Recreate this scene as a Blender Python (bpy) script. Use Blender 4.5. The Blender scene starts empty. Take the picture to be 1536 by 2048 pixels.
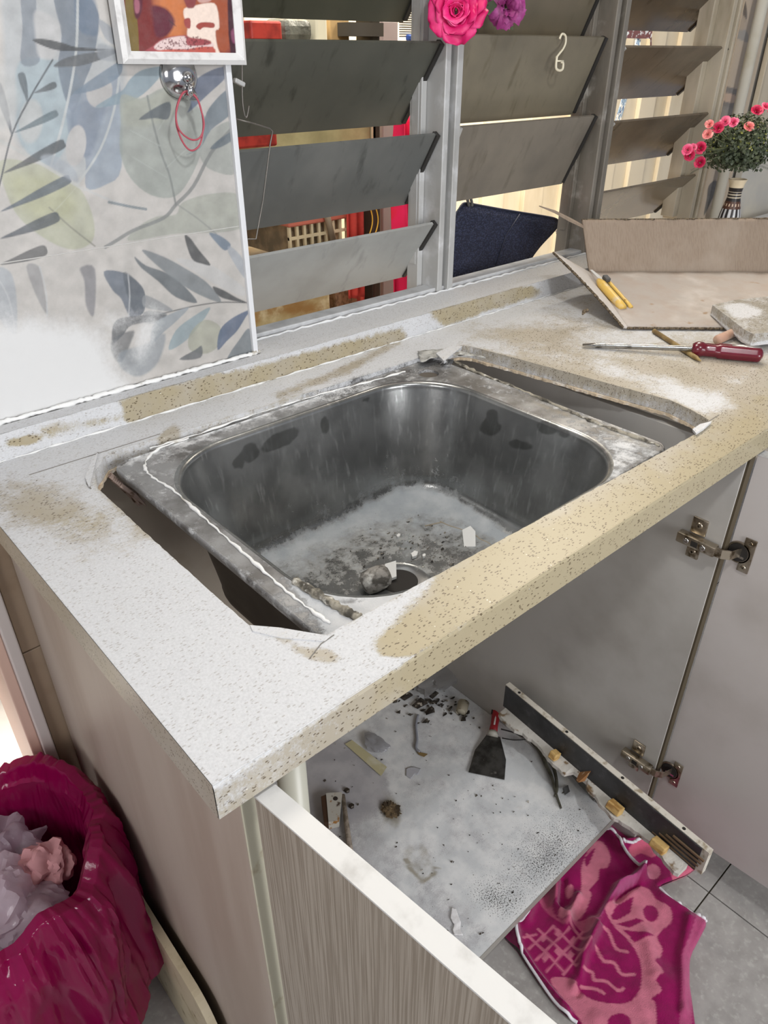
import bpy, bmesh, math, random
import numpy as np
from mathutils import Vector, Matrix, noise as mnoise
from mathutils.geometry import delaunay_2d_cdt

# ---------------------------------------------------------------- camera, world, lights, exposure
scene = bpy.context.scene
COL = scene.collection
CAM = np.array([-0.128, -0.318, 1.333])
FPX, PITCH, AZ = 1463.6, math.radians(32.154), math.radians(41.79)
cam_data = bpy.data.cameras.new('camera')
cam_data.sensor_fit = 'HORIZONTAL'
cam_data.sensor_width = 36.0
cam_data.lens = FPX / 1536 * 36.0
cam_data.clip_start = 0.01
cam = bpy.data.objects.new('camera', cam_data)
cam.location = CAM
cam.rotation_euler = (math.pi / 2 - PITCH, 0, -AZ)
COL.objects.link(cam)
scene.camera = cam

world = bpy.data.worlds.new('world')
scene.world = world
world.use_nodes = True
bg = world.node_tree.nodes['Background']
bg.inputs['Color'].default_value = (0.80, 0.86, 1.0, 1)
bg.inputs['Strength'].default_value = 0.33


def area(name, loc, target, size, power, color=(1, 1, 1), sy=None):
    l = bpy.data.lights.new(name, 'AREA')
    l.energy = power
    l.color = color
    l.size = size
    if sy:
        l.shape = 'RECTANGLE'
        l.size_y = sy
    o = bpy.data.objects.new(name, l)
    o.location = loc
    d = Vector(target) - Vector(loc)
    o.rotation_euler = d.to_track_quat('-Z', 'Y').to_euler()
    COL.objects.link(o)
    return o


area('ceiling_lamp_light', (0.26, -0.45, 2.02), (0.45, 0.25, 0.9), 0.10, 7.6, (0.97, 0.985, 1.0))
area('left_fill_light', (-1.35, -0.35, 1.55), (-0.05, 0.4, 0.45), 0.7, 13, (1.0, 0.97, 0.95))  # unseen fill added to brighten the side panel, bin bag and left door
area('room_fill_light', (0.45, -1.9, 1.25), (0.5, 0.3, 0.4), 1.0, 36, (0.98, 0.985, 1.0))  # unseen fill added behind the camera to brighten the cabinet inside
area('outdoor_light', (1.9, 1.02, 2.3), (1.9, 1.9, 0.9), 0.9, 80, (1.0, 0.9, 0.76))
area('outdoor_light_left', (0.6, 0.85, 2.2), (0.6, 1.2, 0.9), 0.5, 16, (1.0, 0.93, 0.82))
sp = bpy.data.lights.new('doorway_daylight', 'SPOT')
sp.energy, sp.spot_size, sp.spot_blend, sp.shadow_soft_size, sp.color = 330, math.radians(34), .35, .12, (1.0, 0.95, 0.9)
spo = bpy.data.objects.new('doorway_daylight', sp)
spo.location = (-0.55, 1.5, 2.4)
spo.rotation_euler = (Vector((-0.06, 1.15, 0)) - spo.location).to_track_quat('-Z', 'Y').to_euler()
COL.objects.link(spo)

scene.view_settings.view_transform = 'Standard'
scene.view_settings.look = 'None'
scene.view_settings.exposure = 0.0
scene.view_settings.gamma = 1.0
scene.view_settings.use_curve_mapping = False

# ---------------------------------------------------------------- helpers
_fw = np.array([math.cos(PITCH) * math.sin(AZ), math.cos(PITCH) * math.cos(AZ), -math.sin(PITCH)])
_rt = np.array([math.cos(AZ), -math.sin(AZ), 0.0])
_up = np.cross(_rt, _fw)


def ray(u, v):
    return _fw + _rt * (u - 768) / FPX - _up * (v - 1024) / FPX


def onz(u, v, z):
    d = ray(u, v)
    return CAM + (z - CAM[2]) / d[2] * d


def ony(u, v, y):
    d = ray(u, v)
    return CAM + (y - CAM[1]) / d[1] * d


def onx(u, v, x):
    d = ray(u, v)
    return CAM + (x - CAM[0]) / d[0] * d


def pix(P):
    Q = np.asarray(P, float) - CAM
    z = np.maximum(Q @ _fw, 1e-3)
    return np.stack([768 + FPX * (Q @ _rt) / z, 1024 - FPX * (Q @ _up) / z], 1)


def lin(c):
    r = []
    for x in c[:3]:
        x = x / 255.0
        r.append(x / 12.92 if x <= 0.04045 else ((x + 0.055) / 1.055) ** 2.4)
    return (r[0], r[1], r[2], 1.0)


RNG = random.Random(7)


class MB:
    """collects geometry for one mesh"""

    def __init__(self):
        self.v, self.f, self.fm = [], [], []

    def add(self, vs, fs):
        n = len(self.v)
        self.v += [tuple(map(float, p)) for p in vs]
        self.f += [tuple(i + n for i in f) for f in fs]
        return self

    def box(self, a, b, bev=0.0):
        x0, y0, z0 = a
        x1, y1, z1 = b
        if bev <= 0:
            return self.add([(x0, y0, z0), (x1, y0, z0), (x1, y1, z0), (x0, y1, z0), (x0, y0, z1), (x1, y0, z1), (x1, y1, z1), (x0, y1, z1)],
                            [(0, 3, 2, 1), (4, 5, 6, 7), (0, 1, 5, 4), (1, 2, 6, 5), (2, 3, 7, 6), (3, 0, 4, 7)])
        bm = bmesh.new()
        bmesh.ops.create_cube(bm, size=1)
        bmesh.ops.scale(bm, vec=(x1 - x0, y1 - y0, z1 - z0), verts=bm.verts)
        bmesh.ops.translate(bm, vec=((x0 + x1) / 2, (y0 + y1) / 2, (z0 + z1) / 2), verts=bm.verts)
        bmesh.ops.bevel(bm, geom=bm.edges[:], offset=bev, segments=2, affect='EDGES', profile=0.5)
        bm.verts.index_update()
        self.add([v.co[:] for v in bm.verts], [[v.index for v in f.verts] for f in bm.faces])
        bm.free()
        return self

    def xbox(self, M, size, bev=0.0):
        t = MB().box((-size[0] / 2, -size[1] / 2, -size[2] / 2), (size[0] / 2, size[1] / 2, size[2] / 2), bev)
        return self.add([(M @ Vector(p))[:] for p in t.v], t.f)

    def tube(self, pts, r, n=8, cap=True, closed=False):
        P = [Vector(p) for p in pts]
        m = len(P)
        rs = r if isinstance(r, (list, tuple)) else [r] * m
        base = len(self.v)
        up = None
        for i, p in enumerate(P):
            if closed:
                t = (P[(i + 1) % m] - P[i - 1])
            else:
                t = (P[min(i + 1, m - 1)] - P[max(i - 1, 0)])
            t.normalize()
            if up is None:
                up = t.orthogonal().normalized()
            up = (up - t * up.dot(t))
            if up.length < 1e-6:
                up = t.orthogonal()
            up.normalize()
            s = t.cross(up)
            for k in range(n):
                a = 2 * math.pi * k / n
                self.v.append(tuple(p + (up * math.cos(a) + s * math.sin(a)) * rs[i]))
        for i in range(m if closed else m - 1):
            j = (i + 1) % m
            for k in range(n):
                l = (k + 1) % n
                self.f.append((base + i * n + k, base + i * n + l, base + j * n + l, base + j * n + k))
        if cap and not closed:
            self.f.append(tuple(base + k for k in range(n))[::-1])
            self.f.append(tuple(base + (m - 1) * n + k for k in range(n)))
        return self

    def lathe(self, prof, c, n=32, axis=None):
        """prof: list of (r, h); about the axis through c"""
        ax = Vector(axis or (0, 0, 1)).normalized()
        e1 = ax.orthogonal().normalized()
        e2 = ax.cross(e1)
        c = Vector(c)
        base = len(self.v)
        for r, h in prof:
            for k in range(n):
                a = 2 * math.pi * k / n
                self.v.append(tuple(c + ax * h + (e1 * math.cos(a) + e2 * math.sin(a)) * r))
        for i in range(len(prof) - 1):
            for k in range(n):
                l = (k + 1) % n
                self.f.append((base + i * n + k, base + i * n + l, base + (i + 1) * n + l, base + (i + 1) * n + k))
        return self

    def prism(self, poly, h0, h1, fn=lambda x, y, z: (x, y, z)):
        n = len(poly)
        vs = [fn(x, y, h0) for x, y in poly] + [fn(x, y, h1) for x, y in poly]
        fs = [tuple(range(n))[::-1], tuple(range(n, 2 * n))] + [(i, (i + 1) % n, n + (i + 1) % n, n + i) for i in range(n)]
        return self.add(vs, fs)

    def hull(self, pts):
        bm = bmesh.new()
        for p in pts:
            bm.verts.new(p)
        r = bmesh.ops.convex_hull(bm, input=bm.verts)
        junk = [g for g in r['geom_interior'] if isinstance(g, bmesh.types.BMVert)]
        if junk:
            bmesh.ops.delete(bm, geom=junk, context='VERTS')
        bm.verts.index_update()
        self.add([v.co[:] for v in bm.verts], [[v.index for v in f.verts] for f in bm.faces])
        bm.free()
        return self

    def grid(self, U, V, fn, wrapu=False):
        base = len(self.v)
        for j in range(V):
            for i in range(U):
                self.v.append(tuple(map(float, fn(i / (U if wrapu else U - 1), j / (V - 1)))))
        for j in range(V - 1):
            for i in range(U if wrapu else U - 1):
                k = (i + 1) % U
                self.f.append((base + j * U + i, base + j * U + k, base + (j + 1) * U + k, base + (j + 1) * U + i))
        return self

    def build(self, name, mat, parent=None, smooth=False, label=None, paint=None, fix=True, subsurf=0, solid=0.0, auto=None):
        me = bpy.data.meshes.new(name)
        me.from_pydata(self.v, [], self.f)
        if fix:
            bm = bmesh.new()
            bm.from_mesh(me)
            bmesh.ops.recalc_face_normals(bm, faces=bm.faces[:])
            bm.to_mesh(me)
            bm.free()
        P = np.array([v.co[:] for v in me.vertices]) if paint else None
        if paint:
            for an, data in paint(P).items():
                at = me.color_attributes.new(an, 'FLOAT_COLOR', 'POINT')
                at.data.foreach_set('color', np.asarray(data, np.float32).ravel())
        me.materials.append(mat)
        o = bpy.data.objects.new(name, me)
        COL.objects.link(o)
        if parent is None:
            V = np.array(self.v)
            base = Vector((float((V[:, 0].min() + V[:, 0].max()) / 2), float((V[:, 1].min() + V[:, 1].max()) / 2), float(V[:, 2].min())))
            me.transform(Matrix.Translation(-base))
            o.location = base
        else:
            root = parent
            off = Vector((0, 0, 0))
            while root is not None:
                off += root.location
                root = root.parent
            o.parent = parent
            o.location = -off
        if smooth or auto:
            me.polygons.foreach_set('use_smooth', [True] * len(me.polygons))
            if auto:
                try:
                    me.set_sharp_from_angle(angle=math.radians(auto))
                except Exception:
                    pass
        if solid:
            m = o.modifiers.new('thickness', 'SOLIDIFY')
            m.thickness = solid
            m.offset = 0
        if subsurf:
            m = o.modifiers.new('smooth', 'SUBSURF')
            m.levels = m.render_levels = subsurf
        if label:
            o['label'] = label
        return o


def tag(o, label=None, cat=None, group=None, kind=None):
    if label:
        o['label'] = label
    if cat:
        o['category'] = cat
    if group:
        o['group'] = group
    if kind:
        o['kind'] = kind
    return o


def empty(name, loc, label=None, cat=None, group=None, kind=None):
    o = bpy.data.objects.new(name, None)
    COL.objects.link(o)
    o.location = Vector([float(c) for c in loc])
    o.empty_display_size = 0.02
    return tag(o, label, cat, group, kind)


def copy_tree(o, parent=None):
    c = o.copy()
    COL.objects.link(c)
    if parent is not None:
        c.parent = parent
    for ch in list(o.children):
        copy_tree(ch, c)
    return c


# ---- painting of flat print, dust and stains as colour attributes
def sdf(pts, poly):
    """signed distance, negative inside; pts N x 2"""
    poly = np.asarray(poly, float)
    a = poly
    b = np.roll(poly, -1, 0)
    d = np.full(len(pts), 1e9)
    ins = np.zeros(len(pts), bool)
    for (x0, y0), (x1, y1) in zip(a, b):
        ex, ey = x1 - x0, y1 - y0
        wx, wy = pts[:, 0] - x0, pts[:, 1] - y0
        t = np.clip((wx * ex + wy * ey) / (ex * ex + ey * ey + 1e-12), 0, 1)
        d = np.minimum(d, (wx - t * ex) ** 2 + (wy - t * ey) ** 2)
        c = ((y0 > pts[:, 1]) != (y1 > pts[:, 1]))
        with np.errstate(divide='ignore', invalid='ignore'):
            xi = x0 + (pts[:, 1] - y0) * ex / (ey if ey else 1e-12)
        ins ^= c & (pts[:, 0] < xi)
    d = np.sqrt(d)
    return np.where(ins, -d, d)


def sdline(pts, path):
    path = np.asarray(path, float)
    d = np.full(len(pts), 1e9)
    for (x0, y0), (x1, y1) in zip(path[:-1], path[1:]):
        ex, ey = x1 - x0, y1 - y0
        wx, wy = pts[:, 0] - x0, pts[:, 1] - y0
        t = np.clip((wx * ex + wy * ey) / (ex * ex + ey * ey + 1e-12), 0, 1)
        d = np.minimum(d, (wx - t * ex) ** 2 + (wy - t * ey) ** 2)
    return np.sqrt(d)


def crs(poly, k=4, closed=True):
    P = [np.asarray(p, float) for p in poly]
    n = len(P)
    out = []
    for i in range(n if closed else n - 1):
        p0 = P[(i - 1) % n] if closed else P[max(i - 1, 0)]
        p1 = P[i]
        p2 = P[(i + 1) % n]
        p3 = P[(i + 2) % n] if closed else P[min(i + 2, n - 1)]
        for s in range(k):
            t = s / k
            out.append(0.5 * ((2 * p1) + (-p0 + p2) * t + (2 * p0 - 5 * p1 + 4 * p2 - p3) * t * t + (-p0 + 3 * p1 - 3 * p2 + p3) * t ** 3))
    if not closed:
        out.append(P[-1])
    return np.array(out)


def cover(px, shape, soft):
    """coverage 0..1 of a shape: ('poly', pts) ('line', pts, width) ('ell', cx, cy, rx, ry)"""
    kind = shape[0]
    res = np.zeros(len(px))
    if kind == 'ell':
        _, cx, cy, rx, ry = shape[:5]
        a = math.radians(shape[5]) if len(shape) > 5 else 0
        x, y = px[:, 0] - cx, px[:, 1] - cy
        u = (x * math.cos(a) + y * math.sin(a)) / rx
        v = (-x * math.sin(a) + y * math.cos(a)) / ry
        d = (np.sqrt(u * u + v * v) - 1) * min(rx, ry)
        return np.clip(0.5 - d / soft, 0, 1)
    pts = np.asarray(shape[1], float)
    pad = soft + (shape[2] if kind == 'line' else 0)
    m = (px[:, 0] > pts[:, 0].min() - pad) & (px[:, 0] < pts[:, 0].max() + pad) & (px[:, 1] > pts[:, 1].min() - pad) & (px[:, 1] < pts[:, 1].max() + pad)
    if not m.any():
        return res
    if kind == 'poly':
        d = sdf(px[m], pts)
    else:
        d = sdline(px[m], pts) - shape[2] / 2
    res[m] = np.clip(0.5 - d / soft, 0, 1)
    return res


def vnoise(P, scale, seed=0.0, octaves=3):
    """cheap value noise on N x 2 or 3 points"""
    P = np.asarray(P, float) * scale + seed * 17.31
    if P.shape[1] == 2:
        P = np.concatenate([P, np.full((len(P), 1), seed * 3.7)], 1)
    out = np.zeros(len(P))
    amp, tot = 1.0, 0.0
    for o in range(octaves):
        i = np.floor(P).astype(np.int64)
        f = P - i
        f = f * f * (3 - 2 * f)
        acc = 0
        for dx in (0, 1):
            for dy in (0, 1):
                for dz in (0, 1):
                    h = (i[:, 0] + dx) * 374761393 + (i[:, 1] + dy) * 668265263 + (i[:, 2] + dz) * 2147483647 + 1013
                    h = (h ^ (h >> 13)) * 1274126177
                    h = ((h ^ (h >> 16)) & 0xffff) / 65535.0
                    w = (f[:, 0] if dx else 1 - f[:, 0]) * (f[:, 1] if dy else 1 - f[:, 1]) * (f[:, 2] if dz else 1 - f[:, 2])
                    acc = acc + h * w
        out += acc * amp
        tot += amp
        amp *= 0.5
        P = P * 2.03 + 5.1
    return out / tot


def patch(outer, holes=(), step=0.005):
    """triangulated flat region with an even grid inside; returns verts, faces"""
    def resample(poly):
        r = []
        P = [np.asarray(p, float) for p in poly]
        for a, b in zip(P, P[1:] + P[:1]):
            k = max(1, int(np.linalg.norm(b - a) / step + 0.5))
            for i in range(k):
                r.append(a + (b - a) * i / k)
        return np.array(r)
    loops = [resample(outer)] + [resample(h) for h in holes]
    o = loops[0]
    gx = np.arange(o[:, 0].min() + step * 0.7, o[:, 0].max(), step)
    gy = np.arange(o[:, 1].min() + step * 0.7, o[:, 1].max(), step)
    G = np.array([(x, y) for x in gx for y in gy])
    keep = sdf(G, o) < -step * 0.45
    for h in loops[1:]:
        keep &= sdf(G, h) > step * 0.45
    G = G[keep]
    pts, edges = [], []
    for L in loops:
        b = len(pts)
        n = len(L)
        pts += [Vector(p) for p in L]
        edges += [(b + i, b + (i + 1) % n) for i in range(n)]
    pts += [Vector(p) for p in G]
    vs, es, fs, *_ = delaunay_2d_cdt(pts, edges, [], 0, 1e-6)
    V = np.array([v[:] for v in vs])
    F = np.array([f[:] for f in fs])
    cen = V[F].mean(1)
    k = sdf(cen, o) < 0
    for h in loops[1:]:
        k &= sdf(cen, h) > 0
    F = F[k]
    return V, F, loops


# ---------------------------------------------------------------- materials
def nodes_of(m):
    m.use_nodes = True
    nt = m.node_tree
    nt.nodes.clear()
    out = nt.nodes.new('ShaderNodeOutputMaterial')
    p = nt.nodes.new('ShaderNodeBsdfPrincipled')
    nt.links.new(p.outputs[0], out.inputs[0])
    return nt, p, out


class NB:
    def __init__(self, nt):
        self.nt = nt
        self.tc = nt.nodes.new('ShaderNodeTexCoord').outputs['Object']

    def coord(self, sc=(1, 1, 1), rot=(0, 0, 0)):
        m = self.nt.nodes.new('ShaderNodeMapping')
        m.inputs['Scale'].default_value = sc
        m.inputs['Rotation'].default_value = rot
        self.nt.links.new(self.tc, m.inputs['Vector'])
        return m.outputs[0]

    def noise(self, scale, detail=4, sc=(1, 1, 1), rot=(0, 0, 0), rough=0.55):
        n = self.nt.nodes.new('ShaderNodeTexNoise')
        n.inputs['Scale'].default_value = scale
        n.inputs['Detail'].default_value = detail
        n.inputs['Roughness'].default_value = rough
        self.nt.links.new(self.coord(sc, rot), n.inputs['Vector'])
        return n.outputs['Fac']

    def vor(self, scale, sc=(1, 1, 1), rot=(0, 0, 0), out='Distance', feature='F1'):
        n = self.nt.nodes.new('ShaderNodeTexVoronoi')
        n.feature = feature
        n.inputs['Scale'].default_value = scale
        self.nt.links.new(self.coord(sc, rot), n.inputs['Vector'])
        return n.outputs[out]

    def ramp(self, x, lo, hi):
        n = self.nt.nodes.new('ShaderNodeMapRange')
        n.interpolation_type = 'SMOOTHSTEP'
        n.inputs['From Min'].default_value = lo
        n.inputs['From Max'].default_value = hi
        self.put(x, n.inputs['Value'])
        return n.outputs[0]

    def put(self, x, sock):
        if isinstance(x, (int, float)):
            sock.default_value = x
        elif isinstance(x, (tuple, list)):
            sock.default_value = tuple(x)
        else:
            self.nt.links.new(x, sock)

    def math(self, op, a, b=0.0):
        n = self.nt.nodes.new('ShaderNodeMath')
        n.operation = op
        self.put(a, n.inputs[0])
        self.put(b, n.inputs[1])
        return n.outputs[0]

    def mix(self, f, a, b):
        n = self.nt.nodes.new('ShaderNodeMix')
        n.data_type = 'RGBA'
        self.put(f, n.inputs[0])
        self.put(a, n.inputs[6])
        self.put(b, n.inputs[7])
        return n.outputs[2]

    def attr(self, name):
        n = self.nt.nodes.new('ShaderNodeAttribute')
        n.attribute_name = name
        return n

    def sep(self, c):
        n = self.nt.nodes.new('ShaderNodeSeparateColor')
        self.nt.links.new(c, n.inputs[0])
        return n.outputs[0], n.outputs[1], n.outputs[2]

    def bump(self, h, strength, dist=0.001, prev=None):
        n = self.nt.nodes.new('ShaderNodeBump')
        n.inputs['Strength'].default_value = strength
        n.inputs['Distance'].default_value = dist
        self.put(h, n.inputs['Height'])
        if prev is not None:
            self.nt.links.new(prev, n.inputs['Normal'])
        return n.outputs[0]


def mat(name, col, rough=0.5, metal=0.0, var=None, bump=None, spec=None, trans=0.0, emit=None, coat=0.0, sheen=0.0, alpha=None):
    """var = list of (colour, noise scale, lo, hi, stretch); bump = (scale, strength, dist, stretch)"""
    m = bpy.data.materials.new(name)
    nt, p, out = nodes_of(m)
    b = NB(nt)
    c = lin(col)
    for v in (var or []):
        st = v[4] if len(v) > 4 else (1, 1, 1)
        c = b.mix(b.ramp(b.noise(v[1], 5, st), v[2], v[3]), c, lin(v[0]))
    b.put(c, p.inputs['Base Color'])
    p.inputs['Roughness'].default_value = rough
    p.inputs['Metallic'].default_value = metal
    if spec is not None:
        p.inputs['Specular IOR Level'].default_value = spec
    if trans:
        p.inputs['Transmission Weight'].default_value = trans
    if coat:
        p.inputs['Coat Weight'].default_value = coat
    if sheen:
        p.inputs['Sheen Weight'].default_value = sheen
    if alpha is not None:
        p.inputs['Alpha'].default_value = alpha
    if emit:
        b.put(lin(emit[0]), p.inputs['Emission Color'])
        p.inputs['Emission Strength'].default_value = emit[1]
    if bump:
        st = bump[3] if len(bump) > 3 else (1, 1, 1)
        nt.links.new(b.bump(b.noise(bump[0], 5, st), bump[1], bump[2]), p.inputs['Normal'])
    return m


def stone_mat(name, base=(170, 163, 150), yellow=(160, 149, 122)):
    """speckled engineered stone; attribute 'mask': R dust, G yellowing, B black grime"""
    m = bpy.data.materials.new(name)
    nt, p, out = nodes_of(m)
    b = NB(nt)
    R, G, B = b.sep(b.attr('mask').outputs['Color'])
    c = b.mix(b.ramp(b.noise(14, 4), 0.35, 0.7), lin(base), lin((base[0] - 8, base[1] - 9, base[2] - 12)))
    c = b.mix(b.ramp(b.math('ADD', G, b.math('MULTIPLY', b.math('SUBTRACT', b.noise(22, 5), 0.5), 0.9)), 0.25, 0.75), c, lin(yellow))
    fleck = b.ramp(b.vor(185, (1.0, 2.3, 2.0), (0, 0, 0.9)), 0.34, 0.25)
    pick = b.ramp(b.noise(150, 2), 0.47, 0.51)
    fl = b.math('MULTIPLY', b.math('MULTIPLY', fleck, pick), 0.9)
    c = b.mix(fl, c, lin((84, 70, 50)))
    chip = b.ramp(b.vor(150), 0.13, 0.08)
    c = b.mix(b.math('MULTIPLY', b.math('MULTIPLY', chip, b.ramp(b.noise(90, 2), 0.55, 0.62)), 0.8), c, lin((236, 232, 220)))
    grime = b.ramp(b.math('ADD', B, b.math('MULTIPLY', b.math('SUBTRACT', b.noise(90, 6), 0.5), 1.2)), 0.35, 0.7)
    c = b.mix(grime, c, lin((52, 49, 45)))
    n1 = b.math('ADD', b.math('MULTIPLY', b.noise(30, 8, rough=0.72), 0.6), b.math('MULTIPLY', b.noise(110, 7, (1, 2.2, 1), (0, 0, 0.5), rough=0.7), 0.4))
    n2 = b.noise(520, 4, rough=0.7)
    dm = b.math('ADD', R, b.math('MULTIPLY', b.math('SUBTRACT', n1, 0.5), 2.1))
    dm = b.math('ADD', dm, b.math('MULTIPLY', b.math('SUBTRACT', n2, 0.5), 0.7))
    dust = b.ramp(dm, 0.30, 0.85)
    dcol = b.mix(b.ramp(b.noise(420, 5, rough=.75), 0.36, 0.62), lin((192, 193, 195)), lin((203, 204, 206)))
    dcol = b.mix(b.math('MULTIPLY', fl, 0.38), dcol, lin((120, 108, 92)))
    c = b.mix(b.math('MULTIPLY', dust, 0.97), c, dcol)
    b.put(c, p.inputs['Base Color'])
    b.put(b.math('ADD', 0.38, b.math('MULTIPLY', dust, 0.5)), p.inputs['Roughness'])
    p.inputs['Specular IOR Level'].default_value = 0.35
    h = b.math('ADD', b.math('MULTIPLY', dust, b.math('ADD', 0.6, b.math('MULTIPLY', n2, 0.9))), b.math('MULTIPLY', b.noise(160, 5), 0.35))
    nt.links.new(b.bump(h, 0.30, 0.001), p.inputs['Normal'])
    return m


def painted_mat(name, rough=0.5, dustcol=(208, 208, 207), bump=(260, 0.15, 0.0006), spec=0.4, var=0.06):
    """attribute 'print' = flat print colour (linear); 'mask' R = dust"""
    m = bpy.data.materials.new(name)
    nt, p, out = nodes_of(m)
    b = NB(nt)
    c = b.attr('print').outputs['Color']
    R, G, B = b.sep(b.attr('mask').outputs['Color'])
    mott = b.ramp(b.noise(70, 6), 0.25, 0.8)
    c = b.mix(b.math('MULTIPLY', mott, var * 3), c, lin((190, 189, 187)))
    c = b.mix(b.math('MULTIPLY', b.ramp(b.noise(480, 5, rough=.8), .45, .7), var * 2.2), c, lin((120, 120, 120)))
    n = b.math('ADD', b.math('MULTIPLY', b.noise(26, 8, (1, 1, 0.7), rough=.7), .6), b.math('MULTIPLY', b.noise(190, 6, rough=.75), .4))
    dust = b.ramp(b.math('ADD', R, b.math('MULTIPLY', b.math('SUBTRACT', n, 0.5), 1.3)), 0.2, 1.0)
    c = b.mix(b.math('MULTIPLY', dust, 0.95), c, lin(dustcol))
    b.put(c, p.inputs['Base Color'])
    b.put(b.math('ADD', rough, b.math('MULTIPLY', dust, 0.35)), p.inputs['Roughness'])
    p.inputs['Specular IOR Level'].default_value = spec
    nt.links.new(b.bump(b.noise(bump[0], 4), bump[1], bump[2]), p.inputs['Normal'])
    return m


def dusty_mat(name, base, dustcol=(218, 219, 221), rough=0.5, metal=0.0, base2=None, nscale=45, speck=(45, 42, 38), streak=None, spec=0.5, fine=0.45, bs=0.4, rough2=0.9, namp=1.5):
    """attribute 'mask': R dust, G dark speckles, B brown/olive stain"""
    m = bpy.data.materials.new(name)
    nt, p, out = nodes_of(m)
    b = NB(nt)
    am = b.attr('mask')
    R, G, B = b.sep(am.outputs['Color'])
    c = lin(base)
    if base2:
        c = b.mix(b.ramp(b.noise(18, 5), 0.35, 0.65), c, lin(base2))
    if streak:
        c = b.mix(b.ramp(b.noise(streak[1], 5, streak[2]), 0.52, 0.72), c, lin(streak[0]))
    damp = b.ramp(b.math('ADD', b.math('SUBTRACT', 1.0, am.outputs['Alpha']), b.math('MULTIPLY', b.math('SUBTRACT', b.noise(70, 5), 0.5), 0.6)), 0.3, 0.6)
    c = b.mix(b.math('MULTIPLY', damp, .5), c, lin((48, 47, 44)))
    st = b.ramp(b.math('ADD', B, b.math('MULTIPLY', b.math('SUBTRACT', b.noise(55, 6), 0.5), 0.8)), 0.3, 0.9)
    n1 = b.noise(nscale, 9, rough=0.74)
    n2 = b.noise(500, 4, rough=.7)
    dust = b.ramp(b.math('ADD', b.math('ADD', R, b.math('MULTIPLY', b.math('SUBTRACT', n1, 0.5), namp)), b.math('MULTIPLY', b.math('SUBTRACT', n2, 0.5), fine)), 0.28, 0.82)
    c = b.mix(dust, c, b.mix(b.ramp(b.noise(26, 5), 0.35, 0.7), lin((dustcol[0] - 22, dustcol[1] - 20, dustcol[2] - 18)), lin(dustcol)))
    c = b.mix(b.math('MULTIPLY', st, 0.75), c, lin((138, 128, 105)))
    sp = b.ramp(b.math('ADD', G, b.math('MULTIPLY', b.math('SUBTRACT', b.noise(400, 4, rough=.7), 0.5), 2.6)), 0.58, 0.74)
    sp = b.math('MULTIPLY', sp, b.ramp(G, 0.02, 0.1))
    c = b.mix(b.math('MULTIPLY', sp, .9), c, lin(speck))
    b.put(c, p.inputs['Base Color'])
    b.put(b.math('MULTIPLY', metal, b.math('SUBTRACT', 1.0, b.math('MAXIMUM', dust, st))), p.inputs['Metallic'])
    b.put(b.math('ADD', rough, b.math('MULTIPLY', dust, rough2 - rough)), p.inputs['Roughness'])
    p.inputs['Specular IOR Level'].default_value = spec
    h = b.math('ADD', b.math('MULTIPLY', dust, b.math('ADD', 0.5, n2)), b.math('MULTIPLY', b.noise(150, 4), 0.2))
    nt.links.new(b.bump(h, bs, 0.001), p.inputs['Normal'])
    return m


def bag_mat(name, col, rough=0.22, tl=0.35, alpha=1.0, bump=0.5, st=(1, 1, .45)):
    m = bpy.data.materials.new(name)
    nt, p, out = nodes_of(m)
    b = NB(nt)
    p.inputs['Base Color'].default_value = lin(col)
    p.inputs['Roughness'].default_value = rough
    p.inputs['Specular IOR Level'].default_value = 0.7
    nrm = b.bump(b.noise(38, 6, st), bump, 0.006)
    nt.links.new(nrm, p.inputs['Normal'])
    t = nt.nodes.new('ShaderNodeBsdfTranslucent')
    t.inputs[0].default_value = lin(col)
    mx = nt.nodes.new('ShaderNodeMixShader')
    mx.inputs[0].default_value = tl
    nt.links.new(p.outputs[0], mx.inputs[1])
    nt.links.new(t.outputs[0], mx.inputs[2])
    last = mx.outputs[0]
    if alpha < 1:
        tr = nt.nodes.new('ShaderNodeBsdfTransparent')
        m2 = nt.nodes.new('ShaderNodeMixShader')
        m2.inputs[0].default_value = alpha
        nt.links.new(tr.outputs[0], m2.inputs[1])
        nt.links.new(last, m2.inputs[2])
        last = m2.outputs[0]
    nt.links.new(last, out.inputs[0])
    return m


STONE = stone_mat('speckled_stone')
WHITE = mat('white_laminate', (208, 207, 205), 0.45, var=[((190, 187, 182), 6, 0.45, 0.8)])
CREAM = mat('cream_paint', (205, 200, 186), 0.5, var=[((178, 168, 140), 9, 0.5, 0.8)])
INNER = mat('grey_melamine', (178, 175, 170), 0.42, var=[((150, 145, 138), 5, 0.4, 0.8), ((128, 112, 78), 3.2, 0.66, 0.8, (1, 3, 0.6))])
INNER2 = mat('door_melamine', (186, 180, 176), 0.4, var=[((165, 158, 152), 4, 0.45, 0.8), ((150, 128, 110), 6, 0.66, 0.76, (1, 4, 0.35))])
GABLE = mat('beige_laminate', (178, 165, 153), 0.5, var=[((162, 146, 133), 10, 0.4, 0.7, (1, 1, 0.12))], bump=(120, 0.2, 0.0006, (1, 1, 0.08)))
GRAIN = mat('wood_grain_laminate', (162, 152, 139), 0.5, var=[((134, 123, 109), 620, 0.40, 0.62, (1, 1, 0.012))], bump=(160, 0.35, 0.0008, (1, 1, 0.03)))
EDGE = mat('door_edge_band', (206, 205, 202), 0.5, var=[((178, 176, 172), 30, 0.5, 0.75)])
DARK = mat('dark_gap', (34, 30, 26), 0.8)
CAVITY = mat('cabinet_back_board', (150, 140, 126), 0.6, var=[((110, 92, 70), 5, 0.5, 0.8)])
CHROME = mat('chrome', (205, 205, 205), 0.14, 1.0, var=[((120, 118, 112), 40, 0.5, 0.8)])
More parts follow.
